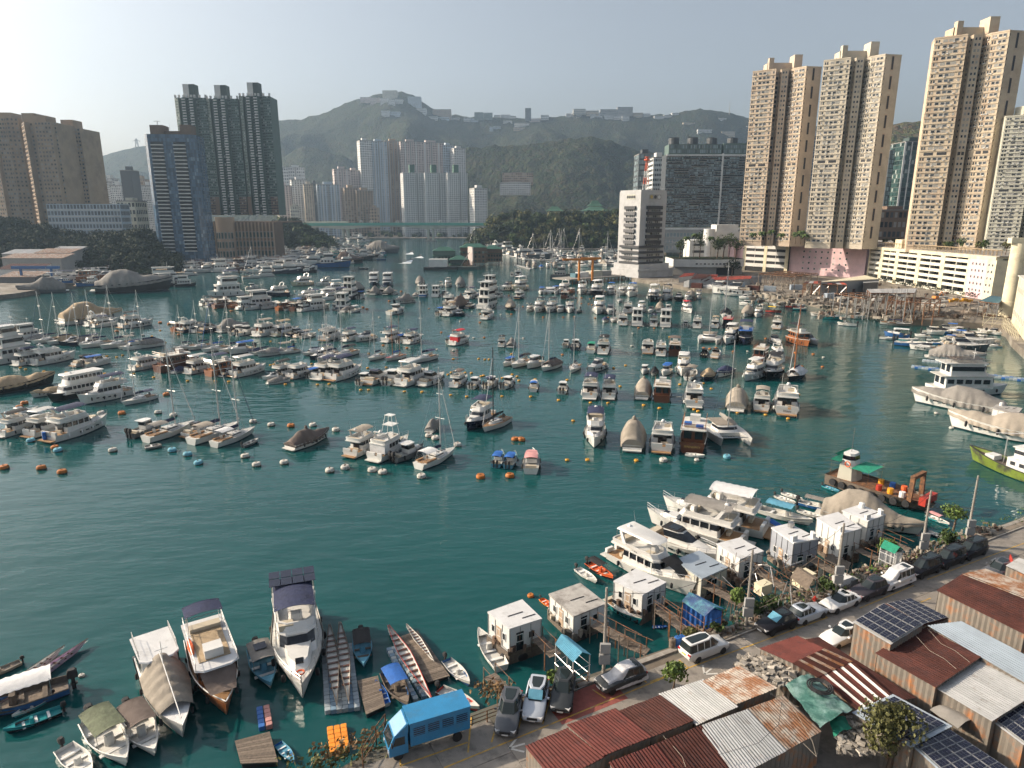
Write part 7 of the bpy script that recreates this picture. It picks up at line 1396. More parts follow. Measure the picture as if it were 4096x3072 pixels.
def frame_shed(label,c,quad,zr,nx,ny,roofm=None,roof_frac=1.0):
 """open steel slipway frame: posts, beams and cross braces, sometimes with a flat sheet roof"""
 A,Bq,C,D=[PC(c,x,y,zr)for x,y in quad];g=(A+Bq+C+D)/4;t=thing('slipway_shed',label,'steel frame',(g.x,g.y,2.2),0,'rusty slipway frames')
 def at(i,j):p=A.lerp(Bq,i/nx).lerp(D.lerp(C,i/nx),j/ny);return Vector((p.x-g.x,p.y-g.y,0))
 h=zr-2.2;pm=B();pm.tube((0,0,-1.5),(0,0,h),.2,5);PM=pm.mesh('post',TR.choice(['rusty_steel','old_wood','steel']))
 for i in range(nx+1):
  for j in range(ny+1):p=at(i,j);ob('post',PM,t,p)
 for i in range(nx+1):
  b=B();a,e=at(i,0),at(i,ny);b.tube(a+Vector((0,0,h)),e+Vector((0,0,h)),.18,4);b.tube(a+Vector((0,0,h-1.1)),e+Vector((0,0,h-1.1)),.1,4);m=8
  for q in range(m):b.tube(a.lerp(e,q/m)+Vector((0,0,h if q%2 else h-1.1)),a.lerp(e,(q+1)/m)+Vector((0,0,h-1.1 if q%2 else h)),.06,3)
  part('truss',b,'rusty_steel',t)
 for j in range(ny+1):
  b=B();b.tube(at(0,j)+Vector((0,0,h)),at(nx,j)+Vector((0,0,h)),.16,4);part('beam',b,'rusty_steel',t)
  for i in range(nx):
   if TR.random()<.6:b=B();b.tube(at(i,j),at(i+1,j)+Vector((0,0,h*.9)),.09,4);part('brace',b,'steel' if TR.random()<.4 else 'rusty_steel',t)
 if roofm:sheet_roof(t,A+Vector((0,0,.3)),Bq+Vector((0,0,.3)),C+Vector((0,0,.6)),D+Vector((0,0,.6)),roofm,2.2,.05,ncor=3)
frame_shed('bare pale roof frame beside the red sheds','Z5',[(930,262),(1330,300),(1580,262),(1180,232)],9,6,3)
frame_shed('rust roofed open slip shed in front of the warehouse','Z5',[(1420,372),(1900,390),(1830,352),(1450,360)],8,5,2,['sheet_rust','sheet_grey','sheet_red'])
frame_shed('rusty lattice slipway frame in the middle of the yard','Y',[(340,800),(640,855),(760,800),(480,790)],9,4,2)
frame_shed('tall slipway gantry with flat white roof','Y',[(700,800),(1130,800),(1150,765),(660,770)],11,5,2,'sheet_grey')
frame_shed('rusty frame with hanging sheet panel over the slipway','Y',[(870,865),(1330,905),(1390,860),(920,830)],9,5,1)
frame_shed('dark open frame with teal roof by the cream column','Y',[(1770,880),(1960,905),(2020,850),(1880,835)],8,2,2,'sheet_teal')
t=thing('sheet_panel','rust stained sheet panel with white notice hung in slipway','panel',PC('Y',1000,870,6.5));b=B();b.cbox((0,0,0),14,.15,3.4,R(-28));part('sheet',b,'sheet_zincrust',t);b=B();b.cbox((0,-.2,.8),2.6,.06,1.6,R(-28));part('notice',b,'wall_white',t)
for k,(a,e,w_)in enumerate([((200,900),(640,950),7),((560,960),(900,1000),6),((900,1000),(1300,960),8),((1050,950),(1700,900),7),((1200,1030),(1700,985),5)]):
 A,E_=PC('Y',*a,2.25),PC('Y',*e,2.25);d=(E_-A);L_=d.length;t=thing('slipway',f'concrete and timber slipway bed in the boatyard, {ORD[k]} from the warehouse','slipway',A,math.atan2(d.y,d.x),'slipway beds');b=B();b.box(0,L_,-w_/2,w_/2,-.04,.25);part('bed',b,'concrete',t)
 sm_=B();sm_.box(0,.35,-w_/2-.5,w_/2+.5,.25,.6);SMm=sm_.mesh('sleeper','old_wood')
 for i in range(int(L_/1.7)):ob('sleeper',SMm,t,(i*1.7,0,.005))
t=thing('timber_pile','tangle of weathered slipway timbers at the water edge','timber',PC('Y',1600,1060,1));
for i in range(46):
 b=B();b.cbox((TR.uniform(-22,22),TR.uniform(-6,6),TR.uniform(.1,2.2)),TR.uniform(3,9),.3,.3,TR.uniform(-.6,.6),TR.uniform(-.12,.12));part('plank',b,TR.choice(['old_wood','rusty_steel','old_wood']),t)
for i in range(26):
 b=B();x=-24+i*2;b.tube((x,TR.uniform(-5,5),-2.5),(x,TR.uniform(-5,5),TR.uniform(1.5,5)),.16,5);part('pile',b,'old_wood',t)
for k in range(14):
 p=PC('Y',TR.uniform(150,1750),TR.uniform(780,1000),2.3);boat(TR.choice(['cru','cabin','skiff']),Vector((p.x,p.y,0)),TR.uniform(60,120),TR.uniform(6,10),'boat laid up ashore between the slipway frames','boats ashore in the boatyard',lite=True).location.z=2.6
t=thing('skip','bright orange plastic barriers stacked in the yard','barrier',PC('Y',1580,890,2.3));
for i in range(5):b=B();b.cbox((i*2.2-4,TR.uniform(-1,1),.7+.5*(i%2)),2,1.4,1.2,TR.uniform(-.4,.4));part('barrier_block',b,'yellow_plastic',t)
t=thing('excavator','small orange excavator parked in the yard','excavator',PC('Y',1340,862,2.3),R(20));b=B();b.box(-1.6,1.6,-1.2,-.6,0,.7);b.box(-1.6,1.6,.6,1.2,0,.7);part('track',b,'rubber',t);b=B();house(b,-1.6,1.4,1.1,.75,1.8,rf=.2);part('body',b,'crane_orange',t);b=B();house(b,0,1.3,.6,1.8,2.9,rf=.3);part('cab',b,'tint',t);b=B();b.path([(1.2,0,1.6),(3.2,0,3.6),(4.8,0,1.8)],.2,5);part('arm',b,'crane_orange',t)
M('clutter',(.24,.21,.17),.85,var=.4,vs=1,rnd=.6,island=True)
M('clutter_rust',(.13,.085,.06),.85,var=.4,vs=1,rnd=.6,island=True)
for m_c,lab_,n_c in(('clutter','crates, drums and planks strewn over the boatyard',420),('clutter_rust','rusty scrap and chains strewn over the boatyard',120)):
 b=B()
 for _ in range(n_c):
  if TR.random()<.45:p=PC('Z5',TR.uniform(850,2212),TR.uniform(380,620),2.3)
  else:p=PC('Y',TR.uniform(100,1950),TR.uniform(700,1060),2.3)
  if TR.random()<.6:b.cbox(p+Vector((0,0,.5)),TR.uniform(.4,3.2),TR.uniform(.4,1.6),TR.uniform(.3,1.8),TR.uniform(0,6))
  else:v=Vector((TR.gauss(0,1),TR.gauss(0,1),TR.uniform(.0,1.6)))*TR.uniform(1,3.2);b.tube(p,p+v+Vector((0,0,.5)),.12,4)
 tag(part('yard_clutter',b,m_c,None),lab_,kind='stuff')
for k in range(9):
 p=PC('Z5',250+k*210+TR.uniform(-50,50),TR.uniform(405,425)if k<3 else TR.uniform(430,560),2.3);b=B();b.cbox((0,0,1.3),6,2.4,2.6,TR.uniform(-.7,.3));t=thing('container',f'weathered container in the boatyard, {ORD[k]} from the police tower','container',p,0,'boatyard containers');part('body',b,TR.choice(['sheet_zincrust','sheet_blue','sheet_wall','sheet_rust']),t)
t=boxhouse('waterside_building','cream waterside building with ribbon windows at the photo edge','building',[PC('Y',2085,1080,2.2),PC('Y',2230,1290,2.2),Vector((240,180,0)),Vector((240,240,0))],2.2,19,'wall_carpark','wall_carpark_white')
a=PC('Y',2085,1080,2.2)-t.location;e=PC('Y',2230,1290,2.2)-t.location;put_windows(t,wins_on((a.x,a.y),(e.x,e.y),[3,11.5],frac(9,.03),2.6,2.2,0),'win_mid','frame_white',nobj=20)
cp_=PC('Y',2040,1030,2.2);t=thing('round_column','tall round cream concrete column beside the waterside building','column',cp_);b=B();b.lathe([(2.9,0),(2.9,6),(2.5,6.05),(2.5,28)],20);part('shaft',b,'wall_carpark',t,smooth=40);b=B();b.box(-4,6,-1.2,1.2,28.01,30);part('cap',b,'wall_carpark',t)
def fence(label,pts,h,mat,step=2.4,name='fence',bars=3):
 t=thing(name,label,'fence',pts[0]);o=Vector(pts[0]);
 for a,e in zip(pts[:-1],pts[1:]):
  a=Vector(a)-o;e=Vector(e)-o;n=max(1,int((e-a).length/step))
  for i in range(n+1):b=B();p=a.lerp(e,i/n);b.tube(p,p+Vector((0,0,h)),.05,5);part('post',b,mat,t)
  for k in range(bars):b=B();z=Vector((0,0,h*(k+1)/bars));b.tube(a+z,e+z,.04,4);part('rail',b,mat,t)
  for i in range(n if bars>3 else 0):b=B();b.tube(a.lerp(e,i/n),a.lerp(e,(i+1)/n)+Vector((0,0,h)),.035,4);part('brace',b,mat,t)
 return t
fence('cream lattice fence on the sea wall by the column',[PC('Y',1800,1120,2.2),PC('Y',1985,1140,2.2),PC('Y',2150,1270,2.2)],4.5,'wall_carpark',2.5,bars=4)
a=PC('Z3',1055,570,0);t=thing('pier','dark piled pier with sheds and vehicles by the police tower','pier',a);e=PC('Z3',1640,525,0)-a;d=e.normalized();n_=Vector((-d.y,d.x,0));L_=e.length
b=B();b.loft([[(p.x,p.y,z)for p in(Vector(),e,e+n_*16,n_*16)]for z in(2.2,3.0)]);part('deck',b,'concrete',t);pm=B();pm.tube((0,0,-2),(0,0,2.3),.35,6);PM=pm.mesh('pile','rusty_steel')
for i in range(20):ob('pile',PM,t,e*(i/19)+n_*.5)
for f,w_,h,m in((.32,7,3,'wall_white'),(.5,10,3.4,'wall_pale'),(.66,8,3,'wall_grey'),(.22,4,2.4,'sheet_teal')):b=B();b.cbox(e*f+n_*9+Vector((0,0,3.02+h/2)),w_,5,h,math.atan2(d.y,d.x));part('shed',b,m,t)
cp_=PC('Z3',1200,535,3.0);t=thing('dock_crane','orange davit crane standing on the pier','crane',cp_)
for x,y in((-4,0),(4,0)):b=B();b.tube((x,y,0),(x,y,12),.7,7);part('leg',b,'crane_orange',t)
b=B();b.cbox((-4,0,12.4),20,1,1.2,.15);b.cbox((3,0,13),12,1,1.2,-.1);part('beam',b,'crane_orange',t)
boat('work',PC('Z3',1020,522),95,24,'grey patrol launch moored off the pier',lite=True,v=3,hull='grey_hull',house_m='wall_grey')
for k,(a,e)in enumerate([((585,402),(720,440)),((590,345),(1580,385)),((640,305),(1560,330)),((400,290),(640,345)),((800,270),(1500,285))]):
 A,E_=PC('Z3',*a),PC('Z3',*e);d=E_-A;t=thing('marina_pontoon',f'marina pontoon with dark piles, {ORD[k]} counting from the open water','pontoon',A,math.atan2(d.y,d.x),'marina pontoons');b=B();b.box(0,d.length,-1.5,1.5,.1,.7);part('walkway',b,'wall_grey',t);pm=B();pm.tube((0,0,-1),(0,0,6),.38,7);pm.lathe([(.45,0),(.42,.1),(.03,.7)],7,(0,0,6));PM=pm.mesh('pile','mast_black')
 for i in range(int(d.length/13)+1):ob('pile',PM,t,(min(d.length,i*13),1.2,0))
M('pagoda_green',(.025,.10,.07),.6,var=.3,vs=.3)
a=PC('B',1020,1078);t=thing('floating_restaurant','green tiered floating restaurant hulk on its barge','floating restaurant',a,R(4))
W=(PC('B',1255,1078)-a).length;b=B();b.box(0,W,0,40,-.5,2.2);part('barge',b,'wall_darkgreen',t)
for(x0,x1,y0,h,m)in((-2,16,30,13,'wall_green'),(20,42,45,15,'wall_stone'),(12,26,12,7,'wall_darkgreen'),(40,56,60,13,'wall_stone')):
 b=B();b.box(x0,x1,y0,y0+14,2.2,h);part('hall',b,m,t);put_windows(t,wins_on((x0,y0),(x1,y0),[3+3.5*k for k in range(int((h-3)/3.5))],frac(6),1.6,1.8,0),'win_green')
 for z in(h,h-4):b=B();b.loft([[(x0-.8,y0-.8,z),(x1+.8,y0-.8,z),(x1+.8,y0+15,z),(x0-.8,y0+15,z)],[(x0+3,y0+3,z+1.6),(x1-3,y0+3,z+1.6),(x1-3,y0+11,z+1.6),(x0+3,y0+11,z+1.6)],[(x0+5,y0+6.8,z+3),(x1-5,y0+6.8,z+3),(x1-5,y0+7.2,z+3),(x0+5,y0+7.2,z+3)]]);part('tiered_roof',b,'pagoda_green',t)
b=B();b.cbox((W*.86,10,10),1,9,14,.4);part('sign_panel',b,'wall_pinkwhite',t)
for k in range(9):b=B();b.tube((W*.7+k*1.5,6,2.2),(W*.7+k*1.5,6,5+k%3),.25,5);part('post',b,'rusty_steel',t)
b=B();b.tube((W*.62,12,2.2),(W*.83,8,13),.35,5);part('boom',b,'steel',t)
a=PC('B',960,1078);t=thing('work_pontoon','small dark pontoon with white box beside the floating restaurant','pontoon',a);b=B();b.box(0,26,0,14,-.5,2.0);part('deck',b,'black_hull',t);b=B();b.box(4,18,2,10,2.0,8);part('box_house',b,'wall_white',t)
# ==== LEFT BOATYARD
for k,(x0,x1,yt,yb,Y,m,rm,lab)in enumerate([(-60,470,400,520,412,'wall_white','sheet_rust','white walled shed with rust roof at the photo edge'),(0,780,262,340,452,'wall_grey','sheet_zincrust','long white boatyard shed with pale roof'),(420,880,195,250,466,'wall_grey','sheet_zincrust','rust streaked shed roof behind the long white shed'),(10,425,205,250,466,'wall_grey','sheet_grey','pale roof behind the long white shed'),(600,960,165,195,482,'wall_grey','sheet_grey','farthest pale shed below the dark slope'),(-40,440,500,560,396,'wall_darkgrey','sheet_zincrust','low blue grey lean-to at the boatyard edge')]):
 a,e=PDC('Z1',x0,yt,Y),PDC('Z1',x1,yt,Y);zt=a.z;pts=[(a.x,Y,zt),(e.x,Y,zt),(e.x,Y+14,zt+2.4),(a.x,Y+14,zt+2.4)];t=thing('boatyard_shed',lab,'shed',((a.x+e.x)/2,Y,2.2),0,'sheds of the left boatyard');sheet_roof(t,*pts,rm,2.5,.05,ncor=3);walls(t,[Vector(p)for p in pts],2.2,.2,m)
boat('junk',PDC('Z1',1140,345,405),92,20,'brown wooden junk hauled out in the left boatyard',lite=True,v=2,wood='orange_wood').location=(PDC('Z1',1140,345,405).x,405,3.0)
t=thing('gantry','blue boat hoist gantry in front of the long white shed','gantry',Vector((PDC('Z1',440,330,400).x,400,2.2)))
for x in(-9,9):b=B();b.box(x-.5,x+.5,-.5,.5,0,8);part('leg',b,'blue_hull',t)
b=B();b.box(-14,14,-.7,.7,8.01,9.6);part('beam',b,'blue_hull',t)
for k in range(10):
 p=PDC('Z1',TR.uniform(600,1250),420,TR.uniform(365,425));boat(TR.choice(['fly','cru','work']),Vector((p.x,p.y,0)),TR.choice([85,265]),TR.uniform(12,17),'boat laid up ashore in the left boatyard','boats ashore in the left boatyard',lite=True).location.z=2.9
p=P(690,1030,2.2);t=thing('crane_barge','red crane barge in the shade below the blue tower','crane',Vector((p.x+30,p.y-30,0)));b=B();b.box(-14,14,-5,5,-.5,2.5);part('barge',b,'black_hull',t);b=B();b.box(-10,-3,-3,3,2.5,9);part('cab',b,'red_hull',t);b=B();b.tube((-4,0,7),(30,0,12),.7,5);part('jib',b,'steel',t);b=B()
for k in range(4):b.tube((10+2*k,-3,2),(13-2*k+3,3,26),.35,4)
part('lattice_tower',b,'red_hull',t)
q=[P(1130,1003,2.3),P(1200,992,2.3),P(1330,962,2.3)];fence('promenade railing curving below the wooded mound',q,1.4,'wall_pale',14)
# ==== FOREGROUND: waterfront yard
FB='boats along the near quay'
M('pontoon_blue',(.16,.25,.34),.6,var=.2,rnd=.15);M('pontoon_grey',(.34,.39,.42),.6,var=.2,rnd=.15);M('pontoon_orange',(.75,.26,.02),.55,var=.15,rnd=.1);M('pontoon_pink',(.50,.25,.22),.6,var=.15,rnd=.1);M('pontoon_royal',(.03,.13,.40),.5,rnd=.1)
M('solar',(.012,.014,.032),.15,var=.2,vs=2);M('truck_blue',(.03,.21,.42),.4,var=.12,vs=1,col2=(.05,.17,.30),c2s=.8,c2amt=.4);M('cloth_silver',(.50,.50,.52),.5,var=.25,vs=2,bump=.6,bs=4);M('tarp_green',(.05,.16,.13),.6,var=.4,vs=1.2,bump=.7,bs=3,col2=(.16,.26,.24),c2s=.6,c2amt=.5);M('tarp_blue',(.02,.06,.17),.55,var=.4,vs=1.2,bump=.7,bs=3,col2=(.08,.28,.30),c2s=.5,c2amt=.45)
M('lilac',(.52,.38,.50),.4);M('lime',(.17,.23,.035),.45,var=.25,vs=.6,col2=(.05,.05,.04),c2s=.35,c2amt=.42);M('rubble',(.30,.27,.23),.9,var=.4,vs=3,rnd=.5,island=True);M('wall_greyblue',(.30,.32,.36),.7,var=.12,vs=.4);M('roof_white',(.60,.60,.60),.6,var=.15,vs=.5,col2=(.42,.41,.39),c2s=.6,c2amt=.38);M('roof_dirty',(.42,.40,.37),.8,var=.3,vs=.6,col2=(.22,.20,.18),c2s=.5,c2amt=.48);M('glass_car',(.02,.028,.03),.05,var=.05);M('lamp_glass',(.6,.6,.6),.1);M('lamp_red',(.4,.01,.01),.2);M('plate_white',(.6,.6,.6),.5);M('plate_yellow',(.6,.42,.02),.5)
def car_paint(n,c,coat=.3):M('paint_'+n,c,.3,var=.05,vs=.5,coat=coat if c[0]>.05 else 0,spec=.5 if c[0]>.05 else.25);return 'paint_'+n
for n,c in(('white',(.68,.68,.67)),('black',(.012,.012,.016)),('grey',(.075,.08,.09)),('silver',(.42,.46,.52)),('bronze',(.05,.045,.055)),('darkgrey',(.045,.05,.055))):car_paint(n,c)
def wheel_mesh(r=.34,w_=.22):
 b=B();b.cur=0
 pr=[(r*.62,-w_/2),(r*.95,-w_/2),(r,-w_*.3),(r,w_*.3),(r*.95,w_/2),(r*.62,w_/2)];b.lathe(pr,18);ty=b.mesh('tyre','rubber',smooth=40)
 b=B();b.lathe([(.05,-w_*.3),(r*.6,-w_*.42),(r*.63,-w_*.3),(r*.63,w_*.3),(r*.6,w_*.42),(.05,w_*.3)],12);rm=b.mesh('rim','alu',smooth=40);return ty,rm
WH={1.0:wheel_mesh(),1.3:wheel_mesh(.42,.24)}
def wheel(t,x,y,r=.34,k=1.0):
 o=ob('wheel',WH[k][0],t,(x,y,r));o.rotation_euler=(R(90),0,0);ob('rim',WH[k][1],o)
def car(label,c,x,y,head,paint,style='suv',plate='plate_white',name='parked_car',sunshade=None,cover=None):
 """head: direction the bonnet points, degrees, 0 = away"""
 L,W,H_={'suv':(4.55,1.86,1.66),'sedan':(4.85,1.84,1.44),'mpv':(4.85,1.83,1.88),'suvlow':(4.4,1.82,1.58)}[style]
 p=PC(c,x,y,QZ);t=thing(name,label,'car',(p.x,p.y,QZ+.012),R(90-head),'parked cars',.96);w=W/2;hz_,bz=(.92,1.0)if style!='sedan' else(.80,.84)
 if style=='mpv':hz_,bz=.98,1.08
 st=[(-L/2,.82,.55,bz*.86),(-L/2+.12,.93,.34,bz),(-L*.36,1,.25,bz+.02),(-L*.1,1,.22,bz),(L*.2,1,.24,hz_+.06),(L*.36,.98,.25,hz_-.04),(L/2-.16,.90,.30,hz_*.82),(L/2,.72,.42,hz_*.66)]
 rg=[[(xx,-w*k*.93,zb),(xx,-w*k,zb+(zt-zb)*.45),(xx,-w*k*.97,zt-.08),(xx,-w*k*.84,zt),(xx,w*k*.84,zt),(xx,w*k*.97,zt-.08),(xx,w*k,zb+(zt-zb)*.45),(xx,w*k*.93,zb)]for xx,k,zb,zt in st]
 b=B();b.loft(rg);body=part('body',b,paint,t,smooth=40)
 xa,xf={'suv':(-L/2+.16,L*.17),'suvlow':(-L/2+.16,L*.17),'sedan':(-L*.40,L*.19),'mpv':(-L/2+.08,L*.27)}[style];rf,rb={'suv':(.85,.35),'suvlow':(.95,.5),'sedan':(1.15,.95),'mpv':(.95,.12)}[style]
 b=B();house(b,xa,xf,w*.86,bz-.06,H_,rf=rf,rb=rb,tp=.80,wf=.98);g=part('greenhouse',b,paint,t,smooth=35)
 b=B();house_band(b,xa,xf,w*.86,bz-.06,H_,bz+.02,H_-.1,rf=rf,rb=rb,tp=.80,wf=.98,out=.012);part('window',b,'glass_car',t,smooth=35)
 for f in(.22,.47,.70):
  for s in(-1,1):b=B();xx=xa+.15+(xf-xa-.5)*f;b.add([(xx-.04,s*w*.872,bz),(xx+.04,s*w*.872,bz),(xx+.04,s*w*.705,H_-.05),(xx-.04,s*w*.705,H_-.05)],[(0,1,2,3)if s<0 else(3,2,1,0)]);part('pillar',b,paint,t)
 b=B();house(b,xa+rb+.25,xf-rf-.1,w*.52,H_+.002,H_+.02,rf=.05,rb=.05);part('sunroof',b,'glass_car',t)
 for s in(-1,1):
  b=B();b.cbox((L/2-.22,s*w*.66,hz_*.74),.3,.36,.13,s*-.35);part('headlight',b,'lamp_glass',t);b=B();b.cbox((-L/2+.05,s*w*.72,bz*.86),.12,.3,.16);part('tail_light',b,'lamp_red',t);b=B();b.cbox((xf-.55,s*(w+.1),bz+.06),.14,.2,.14);part('mirror',b,paint,t)
 b=B();b.cbox((L/2-.01,0,.62),.05,w*.9,.2);part('grille',b,'rubber',t);b=B();b.cbox((L/2+.02,0,.45),.03,.5,.11);part('number_plate',b,'plate_white',t);b=B();b.cbox((-L/2-.0,0,.75),.04,.5,.12);part('number_plate',b,plate,t)
 for xx in(-L*.30,L*.31):
  for s in(-1,1):wheel(t,xx,s*(w-.1))
 if sunshade:b=B();b.cbox((xf-rf*.52,0,(bz+H_)/2+.05),rf*.9,w*1.25,.02,0,math.atan2(H_-bz,rf));part('sunshade',b,sunshade,t)
 if cover:
  f_=.45 if cover=='cloth_silver' else 1.0
  def fn(a,cc):
   xx=(-L/2-.05)+L*1.02*a*(1 if f_==1 else.86);s=2*cc-1;zt=interp([(-L/2,bz+.1),(-L*.42,H_-.1),(-L*.2,H_+.07),(xf-rf,H_+.05),(xf,bz+.12),(L/2-.2,hz_+.04),(L/2,.7)],xx);k=abs(s)
   y=s*w*(1.08 if k>.7 else 1.02);z=zt if k<.62 else zt-(zt-.35)*((k-.62)/.38)**.8;y=math.copysign(min(abs(y),w*(.80+.28*max(0,(zt-z)))),s)
   return(xx,y,z+.03*noise.noise(Vector((xx*3,y*3,1))))
  b=B();b.grid(26,18,fn);part('dust_cover',b,cover,t,smooth=70)
 return t
car('dark grey estate SUV parked nearest the blue truck','H',1082,1150,188,'paint_grey','suv')
car('silver SUV with turquoise sunshade between two dark cars','H',1265,1062,190,'paint_silver','suv',sunshade='canvas_sky')
car('dark grey SUV parked nose out on the red paving','H',1450,1005,191,'paint_darkgrey','suv')
car('SUV half wrapped in a silver dust cover','H',1838,910,243,'paint_darkgrey','suv',cover='cloth_silver')
car('white people carrier with two roof windows','R',318,610,63,'paint_white','mpv','plate_yellow');car('black SUV with a blue sunshade','R',742,462,243,'paint_black','suvlow',sunshade='canvas_sky');car('silver white SUV with yellow rear plate','R',925,400,62,'paint_silver','suvlow','plate_yellow');car('white saloon with black glass roof','R',1118,332,242,'paint_white','sedan');car('dark bronze SUV between white saloon and wrapped van','R',1290,262,242,'paint_bronze','suv')
car('van wholly wrapped in a white dust cover','R',1442,205,242,'paint_white','mpv',cover='canvas_white');car('black people carrier with chrome grille next to the wrapped van','R',1610,135,242,'paint_black','mpv');car('black people carrier, middle one of three','R',1756,80,242,'paint_black','mpv');car('black people carrier, last one by the tall pole','R',1888,30,242,'paint_black','mpv');car('white hatchback tucked beside the solar roofed shed','R',1120,540,242,'paint_white','suvlow');car('grey jeep behind the red door hut','R',2050,150,242,'paint_grey','suv')
# ---- blue box truck
def truck():
 a=PC('H',325,1345,QZ);e=PC('H',745,1215,QZ);d=e-a;h=math.atan2(-d.y,-d.x);L=6.6;m=(a+e)/2;t=thing('box_truck','bright blue box lorry with louvred side parked by the water','lorry',(m.x,m.y-.35,QZ+.012),h,sc=.89);w=1.08
 b=B();b.box(-3.3,1.75,-w,w,1.0,3.05);part('cargo_box',b,'truck_blue',t);b=B();b.box(-3.36,1.81,-w-.05,w+.05,3.055,3.17);part('cargo_roof',b,'truck_blue',t)
 b=B();b.box(-3.2,2.6,-.45,.45,.62,.98);part('chassis',b,'rubber',t)
 b=B();b.loft([[(1.95,-w*.95,.5),(3.45,-w*.95,.5),(3.45,w*.95,.5),(1.95,w*.95,.5)],[(1.95,-w*.95,1.3),(3.5,-w*.95,1.3),(3.5,w*.95,1.3),(1.95,w*.95,1.3)],[(1.95,-w*.9,2.25),(3.05,-w*.88,2.25),(3.05,w*.88,2.25),(1.95,w*.9,2.25)]]);cab=part('cab',b,'truck_blue',t)
 b=B();b.loft([[(1.9,-w*.9,2.26),(3.0,-w*.85,2.26),(3.0,w*.85,2.26),(1.9,w*.9,2.26)],[(1.85,-w*.9,3.1),(2.0,-w*.8,3.1),(2.0,w*.8,3.1),(1.85,w*.9,3.1)]]);part('wind_deflector',b,'truck_blue',t)
 b=B();b.add([(3.49,-w*.82,1.36),(3.49,w*.82,1.36),(3.09,w*.76,2.18),(3.09,-w*.76,2.18)],[(0,1,2,3)]);part('windscreen',b,'glass_car',t,loc=(.02,0,.01))
 for s in(-1,1):
  b=B();b.add([(2.2,s*w*.955,1.4),(3.2,s*w*.95,1.4),(2.95,s*w*.905,2.1),(2.2,s*w*.915,2.1)],[(0,1,2,3)if s<0 else(3,2,1,0)]);part('side_window',b,'glass_car',t,loc=(0,s*.015,0));b=B();b.cbox((3.5,s*.75,.8),.08,.35,.25);part('headlight',b,'lamp_glass',t);b=B();b.cbox((3.3,s*1.25,1.75),.12,.2,.4);part('mirror',b,'rubber',t)
  for k in range(4):
   b=B();x0=-3.1+k*1.2;b.cbox((x0+.52,s*(w+.012),2.25),.95,.03,.75);g=part('louvre_panel',b,'navy_hull',t)
   for q in range(4):b=B();b.cbox((x0+.52,s*(w+.03),1.97+q*.19),.97,.03,.06);ob('slat',b.mesh('slat','truck_blue'),g)
  for xx in(-2.2,2.75):wheel(t,xx,s*.9,.42,1.3)
truck()
# ---- sheds of the yard
SG='corrugated sheds of the near yard'
def solar(t,A,Bq,C,D,nx,ny,lift=.14):
 """rows of framed solar panels lying over a roof quad"""
 A,Bq,C,D=(Vector(p)for p in(A,Bq,C,D));nr=(Bq-A).cross(D-A).normalized();nr=nr if nr.z>0 else-nr;o_=t.location.copy()
 at=lambda u,v:A.lerp(Bq,u).lerp(D.lerp(C,u),v)+nr*lift-o_
 for i in range(nx):
  for j in range(ny):
   e=.035;q=[at((i+e)/nx,(j+e)/ny),at((i+1-e)/nx,(j+e)/ny),at((i+1-e)/nx,(j+1-e)/ny),at((i+e)/nx,(j+1-e)/ny)];b=B();b.loft([[p-nr*.04 for p in q],q]);f=part('solar_panel',b,'alu',t)
   c=sum(q,Vector())/4;cx=[p+(c-p)*.05+nr*.006 for p in q];b=B()
   for g1 in range(3):
    for g2 in range(2):l=lambda u,v:cx[0].lerp(cx[1],u).lerp(cx[3].lerp(cx[2],u),v);b.add([l(g1/3+.008,g2/2+.008),l((g1+1)/3-.008,g2/2+.008),l((g1+1)/3-.008,(g2+1)/2-.008),l(g1/3+.008,(g2+1)/2-.008)],[(0,1,2,3)])
   ob('cell',b.mesh('cell','solar'),f)['kind']='stuff'
